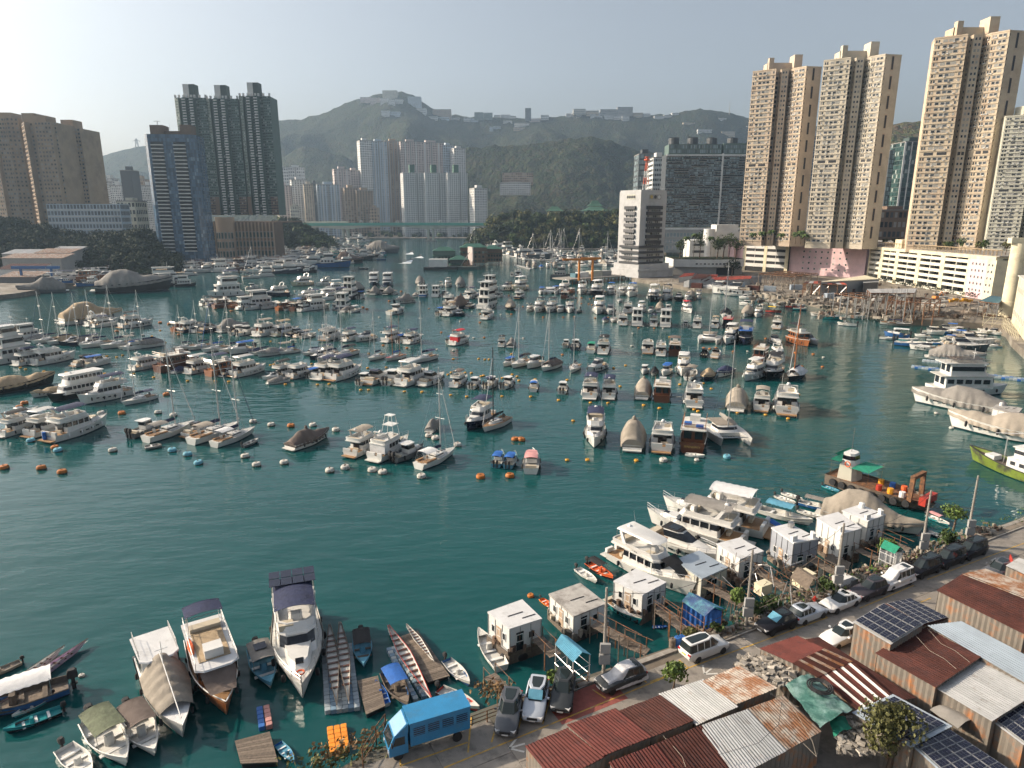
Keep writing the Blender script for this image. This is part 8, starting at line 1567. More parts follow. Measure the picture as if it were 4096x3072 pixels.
S_=[('H',[(1205,1335),(1500,1212),(1735,1400),(1400,1570)],(5.4,5.4,6.2,6.2),'sheet_redbrown','red brown roofed shed at the road corner'),('H',[(1490,1190),(1805,1085),(2040,1270),(1725,1392)],(5.8,5.8,6.3,6.3),'sheet_redbrown','higher red roofed shed second from the road corner'),('H',[(1830,1100),(2110,995),(2330,1160),(2050,1268)],(5.5,5.5,6.2,6.2),'sheet_rust','dark red roofed shed beside the pale corrugated one'),('R',[(65,852),(315,770),(510,925),(278,1028)],(5.4,5.4,6.1,6.1),'sheet_zinc','pale grey corrugated roof beside the road'),('R',[(322,775),(525,688),(745,815),(515,905)],(5.5,5.5,6.1,6.1),'sheet_zincrust','rust streaked white corrugated roof'),('R',[(40,1152),(300,1045),(510,1295),(250,1420)],(6.2,6.2,5.4,5.4),'sheet_rust','dark rust roof with a cable across it'),('R',[(-230,1260),(35,1155),(245,1425),(-30,1560)],(6.2,6.2,5.4,5.4),'sheet_redbrown','red brown roof at the bottom edge'),('R',[(305,1045),(575,950),(795,1185),(515,1330)],(6.2,6.2,5.4,5.4),'sheet_zinc','grey corrugated roof sloping to the viewer'),('R',[(580,945),(790,868),(1005,1070),(797,1182)],(6.2,6.2,5.4,5.4),'sheet_zincrust','grey corrugated roof with rust stains and hose coils'),('R',[(660,580),(870,510),(1030,585),(850,665)],(5.6,5.6,6.1,6.1),'sheet_redbrown','flaking red roof near the aerial pole'),('R',[(852,668),(1028,588),(1190,660),(995,748)],(6.1,6.1,5.7,5.7),['sheet_rust','sheet_rust','sheet_zincrust'],'upper half of the red and white striped roof'),('R',[(1000,750),(1192,662),(1425,862),(1238,948)],(5.7,5.7,5.2,5.2),['sheet_rust','sheet_redbrown','sheet_zinc'],'lower half of the red and white striped roof'),('R',[(935,535),(1012,525),(1560,865),(1430,885)],(5.9,5.6,4.6,5.0),'sheet_rust','narrow dark red roof behind the striped one'),('R',[(1210,425),(1382,322),(1608,440),(1425,552)],(6.4,6.4,6.4,6.4),'sheet_zinc','solar panelled shed with rust streaked wall'),('R',[(1400,322),(1540,292),(1762,405),(1612,445)],(6.0,6.0,6.0,6.0),'sheet_rust','dark roof behind the solar panelled shed'),('R',[(1350,608),(1605,450),(1972,612),(1690,800)],(5.6,5.6,5.9,5.9),'sheet_rust','large dark red roof with thin pipes on it'),('R',[(1660,452),(1850,428),(2330,680),(2212,775)],(6.0,6.2,6.2,6.0),'sheet_blue','long blue grey metal roof'),('R',[(1688,802),(1975,614),(2340,800),(2025,1000)],(5.5,5.5,5.8,5.8),'sheet_zinc','large pale grey corrugated roof at the photo edge'),('R',[(1210,962),(1440,860),(1775,1040),(1545,1160)],(5.3,5.3,5.5,5.5),'sheet_blue','white roof carrying a dark solar array'),('R',[(1555,1152),(1772,1070),(2110,1295),(1850,1420)],(5.3,5.3,5.3,5.3),'sheet_blue','solar panelled roof at the bottom edge'),('R',[(2020,1000),(2215,878),(2400,1000),(2212,1145)],(5.3,5.3,5.3,5.3),'sheet_zinc','solar panelled roof cut by the photo edge'),('R',[(1712,240),(1862,146),(2340,335),(2215,490)],(5.6,6.4,6.4,5.6),'sheet_rust','long dark red roof near the far end of the road'),('R',[(1862,146),(1992,116),(2400,262),(2340,333)],(6.41,5.8,5.8,6.41),'sheet_zincrust','grey rusty roof slope behind the long dark red one'),('R',[(2110,92),(2185,48),(2330,100),(2260,160)],(5.4,5.6,5.6,5.4),'sheet_zinc','pale roofed hut with a red door')]
for c,q,z,m,lab in S_:
 t=shed(lab,c,q,z,m,group=SG,nc=4);pts=[PC(c,x,y,zz)for(x,y),zz in zip(q,z)]
 if 'solar' in lab:inset=[p.lerp(sum(pts,Vector())/4,.10)for p in pts];nx_,ny_=(4,6)if 'streaked' in lab else(4,7);solar(t,*(inset if 'white roof' in lab else pts),nx_,ny_)
 if 'red door' in lab:b=B();a=PC('R',2118,150,QZ)-t.location;b.cbox((a.x,a.y,1.1),1.6,.08,2.1,R(62));part('door',b,'red_hull',t)
def sag(label,c,quad,z,mat,n=16,amp=.22,name='tarpaulin'):
 A,Bq,C,D=[PC(c,x,y,z)for x,y in quad];b=B();b.grid(n,n,lambda u,v:(lambda p:(p.x,p.y,p.z+amp*noise.fractal(p*.9,1,2,4)+.25*math.sin(u*math.pi)))(A.lerp(Bq,u).lerp(D.lerp(C,u),v)));return tag(part(name,b,mat,None,smooth=70),label,'tarpaulin')
sag('crumpled green tarpaulin weighted with timber on the roofs','R',[(800,795),(955,735),(1198,948),(1005,1062)],5.5,'tarp_green');sag('small green tarpaulin below the larger one','R',[(1060,1010),(1160,985),(1195,1060),(1090,1105)],4.9,'canvas_green',8);sag('pale shade cloth stretched between the solar sheds','R',[(1655,945),(1760,920),(1930,1000),(1820,1055)],4.6,'canvas_grey',8,.1)
for lab,c,x0,x1,y0,y1,z,n in(('broken roofing rubble heaped beside the striped roof','R',520,880,630,800,5.2,520),('rubble and scrap below the green tarpaulin','R',1120,1420,990,1200,4.6,360)):
 b=B()
 for i in range(n):p=PC(c,TR.uniform(x0,x1),TR.uniform(y0,y1),z+TR.uniform(-.5,.3));b.cbox(p,TR.uniform(.15,.8),TR.uniform(.1,.5),TR.uniform(.05,.2),TR.uniform(0,6),TR.uniform(-.5,.5))
 tag(part('rubble',b,'rubble',None),lab,kind='stuff')
hp=B();
for r_ in(.9,.75,.6):hp.path([PC('R',1005,810,5.9)+Vector((math.cos(a)*r_,math.sin(a)*r_,.06))for a in[i*.4 for i in range(17)]],.06,5)
tag(part('hose_coil',hp,'rubber',None),'black hose coil lying on the green tarpaulin','hose')
def barrel(label,c,x,y,mat,z=QZ,lie=False):
 t=thing('barrel',label,'barrel',PC(c,x,y,z));b=B();b.lathe([(.26,0),(.29,.05),(.30,.3),(.285,.32),(.30,.34),(.30,.6),(.285,.62),(.30,.64),(.29,.88),(.26,.92)],14);o=part('drum',b,mat,t,smooth=40);b=B();b.lathe([(.05,.92),(.06,.96)],8);part('bung',b,'rubber',t)
 if lie:t.rotation_euler=(R(90),0,1);t.scale=(2,2,2);t.location.z+=.6
barrel('big orange drum lying by the long dark red shed','R',1750,345,'yellow_plastic',QZ+1,True);barrel('big dark red drum lying beside the orange one','R',1705,335,'red_hull',QZ+1,True);barrel('blue barrel near the white people carrier','R',185,562,'canvas_blue');barrel('second blue barrel near the white people carrier','R',160,568,'pontoon_royal');barrel('old wooden barrel near the white people carrier','R',130,578,'old_wood')
for k,(c,x,y,h,r,m,lab)in enumerate([('H',2200,950,2.6,1.0,'leaf_bright','bush growing beside the pale corrugated roof'),('R',1400,1330,5,2.0,'leaf_olive','yellow green tree at the bottom edge among solar roofs'),('H',1400,900,1.2,.9,'leaf_bright','bright low bush behind the dark SUV'),('R',610,385,1.8,.9,'leaf','bush at the foot of the first leaning pole'),('R',500,350,2.4,1.0,'leaf_bright','yellow green bush beside the tarpaulin shack'),('R',710,340,1.5,1.0,'leaf','dark bush on the quay beyond the pole'),('R',1390,80,3.0,.9,'leaf_bright','climber on the white hut by the jetty'),('M',1640,850,3.5,1.6,'leaf_bright','yellow green shrub by the parked black vans'),('M',1570,960,2.2,1.2,'leaf','potted palm cluster beside the tall pole'),('R',390,478,1.3,.7,'leaf','potted plant at the kerb by the shack'),('R',1040,235,1.4,1.0,'leaf','grass clump by the white box'),('R',240,530,1.1,.8,'leaf_olive','low bush behind the white people carrier')]):
 tree(lab,PC(c,x,y,QZ),h,r,m,n=620 if r<2 else 2200,s=.14 if r<2 else.13,cat='bush' if h<5 else 'tree',name='bush' if h<5 else 'tree',trunk=h>2.3)
for lab,a,e,n,mt in(('dry autumn coloured scrub on the bank behind the lorry',PC('G',1860,1250,QZ-.5),PC('H',240,1280,QZ-.5),90,'dry_leaf'),('green weeds on the bank by the bottom edge',PC('G',1700,1320,QZ-.6),PC('H',150,1420,QZ-.3),80,'leaf_olive'),('dry creeper on the railing beyond the lorry',PC('H',880,960,QZ-.4),PC('H',1060,1000,QZ-.2),60,'dry_leaf'),('weeds along the coping',Q(2,.6),Q(40,.6),60,'leaf')):hedge(lab,a,e,.7,.9,mt,n,.15,'undergrowth')
fence('rusty railing along the quay behind the lorry',[Q(-22.5,.7),Q(-16,.7),Q(-11,.5)],1.0,'rusty_steel',2);fence('wire fence at the bank by the bottom edge',[PC('H',90,1484,QZ),PC('H',180,1330,QZ),PC('H',245,1240,QZ)],1.6,'rusty_steel',2)
# ---- poles and cables
def pole(label,c,x,y,h):
 p=PC(c,x,y,QZ);t=thing('utility_pole',label,'utility pole',p,0,'utility poles on the quay');b=B();b.tube((0,0,0),(0,0,h),.15,8,.10);part('shaft',b,'concrete',t)
 for k in range(2):b=B();b.box(-.45+k*.05,.45,-.42,-.12,1.3+k*1.05,2.2+k*1.0);part('meter_box',b,'wall_grey',t)
 for k in range(6):b=B();b.tube((-.3,0,h*.5+k*.5),(.3,0,h*.5+k*.5),.025,4);part('step',b,'steel',t)
 return p+Vector((0,0,h))
tops=[pole('utility pole beside the green roofed jetty hut','H',1725,850,8.2),pole('utility pole beside the tarpaulin shack','R',565,455,8.0),pole('utility pole beside the white storage box','R',1095,255,7.8),pole('utility pole behind the black vans','M',1375,1075,8.2),pole('utility pole at the far end of the quay','M',1745,960,8.6)]
for k,(a,e)in enumerate(zip(tops[:-1],tops[1:])):
 b=B();b.path([a.lerp(e,i/12)-Vector((0,0,1.6*4*(i/12)*(1-i/12)+.3))for i in range(13)],.022,4);tag(part('power_cable',b,'rubber',None),f'sagging black cable, {ORD[k]} span from the green roofed jetty hut','cable','cables between the poles')
for k,pts in enumerate([[(-10,1075),(60,1090),(130,1160),(190,1230),(210,1290)],[(690,840),(780,900),(760,1040),(640,1150),(400,1220)],[(905,1150),(985,1230),(960,1140),(880,1000),(820,900)],[(1560,500),(1650,600),(1740,650),(1810,710)],[(1640,470),(1720,560),(1800,600),(1890,670)]]):b=B();b.path([PC('R',x,y,6.0)+Vector((0,0,.1))for x,y in pts],.016,4);tag(part('hose',b,'canvas_beige' if k!=1 else 'rubber',None),['white hose across the dark rust roof','dark cable across the grey roofs','white hose looping below the green tarpaulin','thin pale pipe on the large dark red roof','second thin pipe on the large dark red roof'][k],'hose')
# ---- houseboats
tyb=B();tyb.lathe([(.14,-.1),(.32,-.1),(.36,0),(.32,.1),(.14,.1)],10);TYM=tyb.mesh('tyre_fender','rubber',smooth=40)
def houseboat(label,c,quad,z,hw,hr,base=.5,aircon=0,winf=(3,2),over=.96):
 """quad: roof corners near-left, far-left ... in order around; two faces turn to the viewer"""
 pts=[PC(c,x,y,z)for x,y in quad];g=sum(pts,Vector())/4;t=thing('houseboat',label,'houseboat',(g.x,g.y,0),0,'houseboats along the quay');pl=[((p-g).x,(p-g).y)for p in pts];q=[(x*over,y*over)for x,y in pl]
 if sum(a[0]*e[1]-e[0]*a[1]for a,e in zip(pl,pl[1:]+pl[:1]))<0:pl.reverse();q.reverse()
 b=B();b.prism([(x*1.08,y*1.08)for x,y in q],-.3,base);part('float_deck',b,'old_wood',t);b=B();b.prism(q,base,z-.16);part('wall',b,hw,t);b=B();b.prism(pl,z-.155,z);part('roof',b,hr,t)
 for i in range(4):
  a,e=q[i],q[(i+1)%4];ny=-(e[0]-a[0]);
  n=Vector((e[1]-a[1],a[0]-e[0])).normalized();vis=n.dot(Vector((-g.x-a[0],-g.y-a[1])).normalized())>-.05
  if not vis:continue
  L_=math.dist(a,e);k=winf[0]if n.x<0 else winf[1]
  put_windows(t,wins_on(a,e,[base+.9],frac(k,.12),min(1.1,L_/k*.45),.8,0),'tint','frame_white',nobj=6)
  f=.5 if n.x<0 else.32;an=math.atan2(e[1]-a[1],e[0]-a[0]);b=B();b.cbox((a[0]+(e[0]-a[0])*f+n.x*.02,a[1]+(e[1]-a[1])*f+n.y*.02,base+.95),.75,.06,1.85,an);part('door',b,'tint' if n.x>0 else 'wall_tan',t)
 bt=B()
 for a,e in zip(q,q[1:]+q[:1]):
  n_=max(2,int(math.dist(a,e)/.9));an=math.atan2(e[1]-a[1],e[0]-a[0]);nn=Vector((e[1]-a[1],a[0]-e[0],0)).normalized()*.02
  for i in range(n_+1):f=i/n_;bt.cbox((a[0]+(e[0]-a[0])*f+nn.x,a[1]+(e[1]-a[1])*f+nn.y,(base+z)/2-.1),.06,.05,z-base-.2,an)
  bt.cbox(((a[0]+e[0])/2+nn.x,(a[1]+e[1])/2+nn.y,base+.12),math.dist(a,e),.05,.2,an)
 stuff(part('batten_rows',bt,'wall_grey' if hw!='wall_greyblue' else 'wall_darkgrey',t))
 ck=B()
 for i in range(26):a,e=TR.choice(list(zip(q,q[1:]+q[:1])));f=TR.random();ck.cbox(((a[0]+(e[0]-a[0])*f)*1.07,(a[1]+(e[1]-a[1])*f)*1.07,base+TR.uniform(.1,.45)),TR.uniform(.15,.7),TR.uniform(.15,.5),TR.uniform(.2,.9),TR.uniform(0,6))
 stuff(part('deck_clutter',ck,TR.choice(['clutter','clutter_rust']),t))
 for i in range(5):a,e=q[i%4],q[(i+1)%4];f=TR.uniform(.15,.85);o=ob('tyre_fender',TYM,t,((a[0]+(e[0]-a[0])*f)*1.1,(a[1]+(e[1]-a[1])*f)*1.1,.35));o.rotation_euler=(R(90),0,math.atan2(e[1]-a[1],e[0]-a[0]))
 if TR.random()<.35:b=B();b.lathe([(.35,0),(.38,.25),(.35,.6),(.1,.7)],12,(pl[2][0]*.6,pl[2][1]*.6,z));part('water_tank',b,TR.choice(['white_plastic','steel']),t,smooth=40)
 for k in range(aircon):b=B();x,y=pl[k];b.cbox((x*.75,y*.75,z+.3),.8,.35,.6,.5+k);part('air_conditioner',b,'white_plastic',t)
 b=B();b.cbox((0,0,z+.03),1.6,.08,.05,.5);b.cbox((pl[1][0]*.5,pl[1][1]*.5,z+.03),1.4,.08,.05,.5);part('roof_batten',b,'rubber',t);stuff(t.children[-1]);return t
houseboat('white houseboat with a grey roof, nearest the green roofed jetty hut','H',[(935,420),(1172,335),(1308,465),(1085,537)],3.7,'wall_white','roof_white',1.1);houseboat('houseboat with a stained grey roof and hanging fenders','H',[(1352,298),(1567,222),(1745,362),(1522,452)],2.9,'wall_white','roof_dirty',.5);houseboat('white houseboat with a dirty white roof under the big yacht','K',[(510,1052),(692,953),(940,1062),(745,1165)],3.4,'wall_white','roof_white',.9);houseboat('low houseboat with a pale green flat roof','K',[(998,880),(1200,808),(1432,942),(1222,1035)],2.9,'wall_pale','sheet_blue',.5,winf=(1,1));houseboat('cream houseboat with a white roof and dark side windows','K',[(1338,752),(1525,703),(1722,812),(1528,878)],3.4,'wall_white','roof_white',.7);houseboat('tall grey blue houseboat with air conditioner','K',[(1778,622),(1925,588),(2168,712),(1962,748)],4.2,'wall_greyblue','roof_white',.6,2);houseboat('tall white houseboat with red crab emblem','M',[(535,748),(712,700),(908,832),(740,878)],4.3,'wall_white','roof_white',.6,1);houseboat('white houseboat with two air conditioners beside the draped yacht','M',[(740,688),(890,640),(1098,722),(955,775)],3.9,'wall_white','roof_white',.6,2)
houseboat('small white cabin barge in the right basin','Z4',[(1385,1000),(1430,965),(1640,1000),(1600,1050)],3.4,'wall_white','roof_dirty',.5)
# ---- jetties
def jetty(label,c,a,e,w_=1.2,z=1.9):
 A,E_=PC(c,*a,z),PC(c,*e,z);d=E_-A;L_=d.length;t=thing('jetty',label,'jetty',A,math.atan2(d.y,d.x),'plank jetties');pm=B();pm.box(.01,.2,-w_/2,w_/2,-.05,0);PM=pm.mesh('plank','old_wood')
 for i in range(int(L_/.22)):ob('plank',PM,t,(i*.22,TR.uniform(-.04,.04),0))
 for i in range(int(L_/2.2)+1):
  for s in(-1,1):b=B();b.tube((i*2.2,s*w_*.48,-2.6),(i*2.2,s*w_*.48,1.0),.06,5);part('post',b,'rusty_steel' if i%2 else 'old_wood',t)
 for s in(-1,1):b=B();b.tube((0,s*w_*.48,.95),(L_,s*w_*.48,.95),.03,4);part('handrail',b,'rusty_steel',t)
for lab,c,a,e in[('gangway from the nearest houseboat to the green roofed hut','H',(1275,595),(1400,720)),('gangway with red railings to the stained roof houseboat','H',(1660,500),(1960,660)),('wider platform with red railings at the quay','H',(1850,620),(2040,700)),('plank jetty under the white houseboat and big yacht','R',(45,335),(290,500)),('plank jetty beside the tarpaulin shack','K',(880,1290),(1160,1500)),('jetty to the cream houseboat','R',(640,120),(830,250)),('jetty to the grey blue houseboat','R',(930,35),(1120,150)),('jetty to the tall white houseboat','M',(860,1000),(1060,1090)),('jetty to the houseboat with two air conditioners','M',(1050,900),(1290,1010)),('gangway to the low pale green roofed houseboat','R',(300,190),(560,330)),('broken plank bridge by the dry creeper','H',(950,850),(1090,1000))]:jetty(lab,c,a,e)
def hut(label,c,quad,z,roofm,postm,sides=None,name='jetty_hut'):
 pts=[PC(c,x,y,z)for x,y in quad];g=sum(pts,Vector())/4;t=thing(name,label,'hut',(g.x,g.y,QZ-1));o_=t.location.copy();m1,m2=(pts[0]+pts[1])/2+Vector((0,0,.6)),(pts[3]+pts[2])/2+Vector((0,0,.6));sheet_roof(t,pts[0],m1,m2,pts[3],roofm,.5);sheet_roof(t,m1,pts[1],pts[2],m2,roofm,.5)
 for p in pts:b=B();q=p.lerp(g+Vector((0,0,0)),.06)-o_;b.tube((q.x,q.y,-1.5),(q.x,q.y,z-QZ+1),.05,5);part('post',b,postm,t)
 b=B();
 for k in range(3):
  for i in range(4):p,e=pts[i]-o_,pts[(i+1)%4]-o_;b.tube((p.x,p.y,1+k*.9),(e.x,e.y,1+k*.9),.025,4)
 stuff(part('lattice',b,postm,t))
 if sides:walls(t,pts[:3],QZ,.3,sides)
hut('jetty hut with a pale green ridged roof','H',[(1395,640),(1480,590),(1640,715),(1520,765)],5.2,'canvas_sky','alu');hut('shack roofed in blue and turquoise tarpaulin','K',[(1060,1215),(1170,1165),(1400,1280),(1245,1340)],5.0,'tarp_blue','rusty_steel','canvas_blue');hut('small white hut with a torn green awning','M',[(1050,985),(1110,950),(1238,1010),(1170,1040)],4.8,'canvas_green','frame_white','wall_white');hut('black net awning on posts beside the pole','M',[(600,1090),(660,1070),(830,1130),(790,1180)],4.2,'canvas_black','old_wood');hut('rusty frame shelter hung with poles and plants','R',[(830,160),(900,110),(995,170),(930,240)],5.0,'old_wood','old_wood')
t=thing('scaffold','tangle of bamboo poles and scrap on the jetties','scaffold',PC('R',850,180,2))
for i in range(85):b=B();p=PC('R',TR.uniform(450,1000),TR.uniform(60,330),TR.uniform(2,4.5))-t.location;v=Vector((TR.gauss(0,1),TR.gauss(0,1),TR.gauss(0,.8))).normalized()*TR.uniform(.5,1.6);b.tube(p-v,p+v,.028,4);part('bamboo_pole',b,TR.choice(['old_wood','old_wood','rusty_steel','alu']),t)
for k,(x,y,m,s_)in enumerate([(1130,215,'white_plastic',1.1),(665,250,'wall_carpark',1.0),(905,205,'wall_carpark',1.3),(1190,205,'wall_grey',.7),(1220,640,'yellow_plastic',.6),(1340,700,'canvas_green',1.0)]):b=B();b.cbox((0,0,s_/2),s_*1.5,s_,s_,R(28));t=thing('storage_box',f'{["white", "cream", "tall cream", "grey", "yellow", "green"][k]} storage box on the waterfront','box',PC('R',x,y,QZ));part('body',b,m,t);b=B();b.cbox((0,0,s_+.04),s_*1.56,s_*1.06,.08,R(28));part('lid',b,m,t)
t=thing('fire_hydrant','small red fire hydrant on the quay edge','hydrant',PC('R',972,312,QZ));b=B();b.lathe([(.16,0),(.14,.1),(.12,.5),(.16,.55),(.12,.7),(.02,.76)],10);b.tube((-.25,0,.45),(.25,0,.45),.07,6);part('body',b,'letter_red',t)
# ---- floating pontoons made of cubes
def cubes(label,c,quad,mats,sz=.5,z=.38):
 A,Bq,C,D=[PC(c,x,y,z)for x,y in quad];nx,ny=max(1,round((Bq-A).length/sz)),max(1,round((D-A).length/sz));g=(A+C)/2;t=thing('cube_pontoon',label,'pontoon',(g.x,g.y,0));h=sz*.47;ms={}
 an=math.atan2((Bq-A).y,(Bq-A).x)
 for i in range(nx):
  for j in range(ny):
   p=A.lerp(Bq,(i+.5)/nx).lerp(D.lerp(C,(i+.5)/nx),(j+.5)/ny);m=mats[(i+j*3)%len(mats)]
   if m not in ms:b=B();k=h*.8;b.loft([[(-h,-k,-.3),(-k,-h,-.3),(k,-h,-.3),(h,-k,-.3),(h,k,-.3),(k,h,-.3),(-k,h,-.3),(-h,k,-.3)],[(-h,-k,z-.04),(-k,-h,z-.04),(k,-h,z-.04),(h,-k,z-.04),(h,k,z-.04),(k,h,z-.04),(-k,h,z-.04),(-h,k,z-.04)],[(x*.9,y*.9,z)for x,y in((-h,-k),(-k,-h),(k,-h),(h,-k),(h,k),(k,h),(-k,h),(-h,k))]]);ms[m]=b.mesh('float_cube',m)
   ob('float_cube',ms[m],t,(p.x-g.x,p.y-g.y,TR.uniform(-.015,.015)),an)
cubes('grey blue cube pontoon carrying two dragon boats','G',[(1895,575),(2075,545),(2125,925),(1915,950)],['pontoon_grey','pontoon_blue','pontoon_grey']);cubes('blue grey cube pontoon under a single dragon boat','H',[(245,665),(310,650),(540,985),(420,1020)],['pontoon_blue','pontoon_grey']);cubes('orange cube pontoon by the scrub','G',[(1925,1042),(2045,1018),(2062,1165),(1945,1195)],['pontoon_orange']);cubes('blue and pink cube pontoon at the junk bow','G',[(1508,925),(1590,905),(1612,1030),(1522,1048)],['pontoon_royal','pontoon_pink','pontoon_pink']);cubes('long blue and white cube pontoon in the right basin','Z4',[(716,655),(720,640),(1900,775),(1900,800)],['pontoon_grey','pontoon_grey','pontoon_blue','pontoon_royal'],.8);cubes('white cube pontoon beside the taupe covered yacht','Z4',[(805,605),(810,592),(1345,640),(1340,655)],['pontoon_grey'],1.0)
def raft(label,c,quad,z=.5):
 A,Bq,C,D=[PC(c,x,y,z)for x,y in quad];g=(A+C)/2;t=thing('wooden_raft',label,'raft',(g.x,g.y,0));n=max(4,round((D-A).length/.22))
 for i in range(n):
  a,e=A.lerp(D,i/n),Bq.lerp(C,i/n);a2,e2=A.lerp(D,(i+.92)/n),Bq.lerp(C,(i+.92)/n);b=B();q=[p-Vector((g.x,g.y,0))for p in(a,e,e2,a2)];dz=Vector((0,0,TR.uniform(-.01,.015)));b.loft([[p-Vector((0,0,.09))+dz for p in q],[p+dz for p in q]]);part('plank',b,'old_wood',t)
 b=B();q=[(p-Vector((g.x,g.y,0)))for p in(A,Bq,C,D)];b.loft([[(p.x*.93,p.y*.93,-.3)for p in q],[(p.x*.93,p.y*.93,z-.12)for p in q]]);part('float',b,'mast_black',t)
raft('brown plank raft carrying a white canoe','H',[(335,590),(460,548),(680,855),(530,900)]);raft('weathered plank raft with a white paddle board','G',[(1385,1125),(1590,1070),(1640,1250),(1420,1260)]);raft('plank raft under the kayaks','H',[(50,890),(190,855),(240,1060),(110,1120)])
# ---- foreground boats
def fb(kind,c,stern,bow,label,L=None,wide=1.0,**k):
 s,e=PC(c,*stern,.4),PC(c,*bow,.4);d=e-s;L=L or d.length;m=(s+e)/2;r_=L/KINDS_[kind][1]
 z=k.pop('z',0);t=boat(kind,m,math.degrees(math.atan2(d.x,d.y)),L,label,FB,sc=(r_,r_*wide,r_ if wide<=1 else r_),seen=False,**k);t.location.z=z;return t
def add_roof_items(t,items):
 for n,(x,y,z),(sx,sy,sz),m in items:b=B();b.cbox((x,y,z),sx,sy,sz);part(n,b,m,t)
t=fb('box','G',(905,640),(1090,1120),'white boat with a beige tent cover and pale blue foredeck',decks=1,v=0,hx=-.08,wide=.85,deckm='canvas_white',top='roof_white');b=B();b.grid(24,10,lambda u,v:(-1.6+5.6*u,(2*v-1)*2.15*(1-.5*max(0,u-.45)),3.85-1.5*u-(1.9-1.2*u)*abs(2*v-1)**1.6+.12*abs(math.sin(u*15.7))+.05*noise.noise(Vector((u*9,v*9,0)))));part('tent_cover',b,'canvas_beige',t,smooth=60);b=B();b.tube((-1.5,0,4.0),(6.2,0,2.3),.06,5);part('ridge_pole',b,'frame_white',t)
t=fb('junk','G',(1210,560),(1345,985),'orange brown junk with navy bimini and tan roof mat',v=0,wood='orange_wood',roof='roof_white');b=B();b.box(-3.6,1.6,-1.35,1.35,3.54,3.6);part('deck_mat',b,'canvas_tan',t);part('bimini',B(),'canvas_navy',t).data=canopy_mesh(-5.4,-3.2,1.7,5.5,'canvas_navy');part('canopy_post',B(),'steel',t).data=posts_mesh([(-5.2,1.5),(-5.2,-1.5),(-3.4,1.5),(-3.4,-1.5)],3.5,5.6)
b=B();b.loft([[(-2.6,-1.75,3.62),(-2.4,-1.45,3.62),(-2.4,-1.6,3.9),(-2.6,-1.75,3.9)],[(-1.2,-1.95,3.62),(-1.2,-1.35,3.62),(-1.2,-1.45,3.98),(-1.2,-1.85,3.98)],[(.2,-1.75,3.62),(0,-1.5,3.62),(0,-1.6,3.85),(.2,-1.75,3.85)]]);part('kayak',b,'lifering',t);b=B();b.grid(14,8,lambda u,v:(2.9+2.2*u,(2*v-1)*1.5*(1-.3*u),3.3-.9*u-.25*math.sin(u*3.1)+.06*noise.noise(Vector((u*6,v*6,2)))));part('shade_net',b,'canvas_brown',t,smooth=60)
t=fb('skiff','G',(1515,590),(1600,815),'small blue decked boat with grey canopy and solar panel',v=0,hull='gelcoat',inner='canvas_sky',canopy='canvas_grey',wide=1.15);add_roof_items(t,[('solar_panel',(-.9,0,2.1),(1.0,.9,.04),'solar')])
t=fb('fly','G',(1745,420),(1782,835),'white flybridge yacht with stern solar rack and navy bimini',v=3,canopy='canvas_navy',wide=1.05,L=13.8);b=B()
for i in range(4):
 for j in range(2):q=B();q.cbox((-5.1+j*1.3,-1.35+i*.9,4.9),1.2,.84,.04);part('solar_panel',q,'solar',t)
stuff(part('solar_rack',B(),'steel',t)).data=posts_mesh([(-5.6,1.6),(-5.6,-1.6),(-3.3,1.6),(-3.3,-1.6)],2.9,4.9)
q=B();q.path([(5.0+.28*math.cos(a),.28*math.sin(a),2.15)for a in[i*.7 for i in range(10)]],.07,6);part('life_ring',q,'lifering',t)
for st,bw,lab in[((1946,470),(1990,955),'white dragon boat on the cube pontoon, outer one'),((2008,455),(2060,932),'white dragon boat on the cube pontoon beside the blue sampan')]:fb('dragon','G',st,bw,lab,v=1,z=.32)
fb('dragon','H',(262,545),(555,1045),'long red edged dragon boat crossing the cube pontoon',v=2,z=.3);fb('dragon','H',(385,530),(575,785),'white canoe lying on the plank raft',v=1,z=.5);fb('dragon','G',(0,850),(265,655),'white dragon boat at the photo edge',v=1,L=9);fb('dragon','G',(60,860),(415,608),'lilac dragon boat with a raised prow',v=3,L=10,hull='lilac')
fb('skiff','G',(2130,500),(2148,690),'blue sampan with a black canopy',v=1,hull='blue_hull',inner='canvas_sky',canopy='canvas_black',wide=1.15);fb('skiff','G',(360,935),(20,1070),'green decked skiff with outboard and crates',v=0,wide=1.1,hull='black_hull',inner='teal_hull');fb('skiff','G',(300,850),(70,980),'grey skiff behind the green decked one',v=1,hull='teal_hull');fb('skiff','G',(250,850),(-70,955),'sampan under a crumpled white tarpaulin',v=1,hull='blue_hull',inner='old_wood',canopy='canvas_white',L=7.5,wide=1.15);fb('skiff','G',(120,650),(-120,760),'weathered yellowish boat half out of the photo',v=1,hull='canvas_beige',inner='canvas_beige')
fb('skiff','G',(375,1165),(545,1335),'white skiff with blue wrapped outboard',v=0,wide=1.15);fb('skiff','G',(545,1010),(755,1275),'boat with olive tarpaulin roof and blue sheet',v=0,canopy='canvas_olive',wide=1.1);fb('skiff','G',(760,960),(920,1215),'white boat with a dark brown canopy',v=0,canopy='canvas_brown',wide=1.1);fb('skiff','G',(1640,1130),(1735,1240),'little blue rowing boat by the raft',v=0,hull='canvas_blue',inner='canvas_sky',motor=False);fb('skiff','H',(655,745),(815,915),'white and blue skiff with black wrapped motor',v=0,hull='blue_hull');fb('skiff','H',(610,945),(880,1085),'red and white skiff moored behind the lorry',v=0,hull='red_hull');fb('skiff','H',(255,830),(395,1065),'boat under a blue tarpaulin roof with blue barrel',v=1,hull='blue_hull',inner='old_wood',canopy='canvas_blue',motor=False,wide=1.15);fb('skiff','H',(245,1040),(175,890),'small white tender with blue inside',v=0,inner='canvas_blue',motor=False)
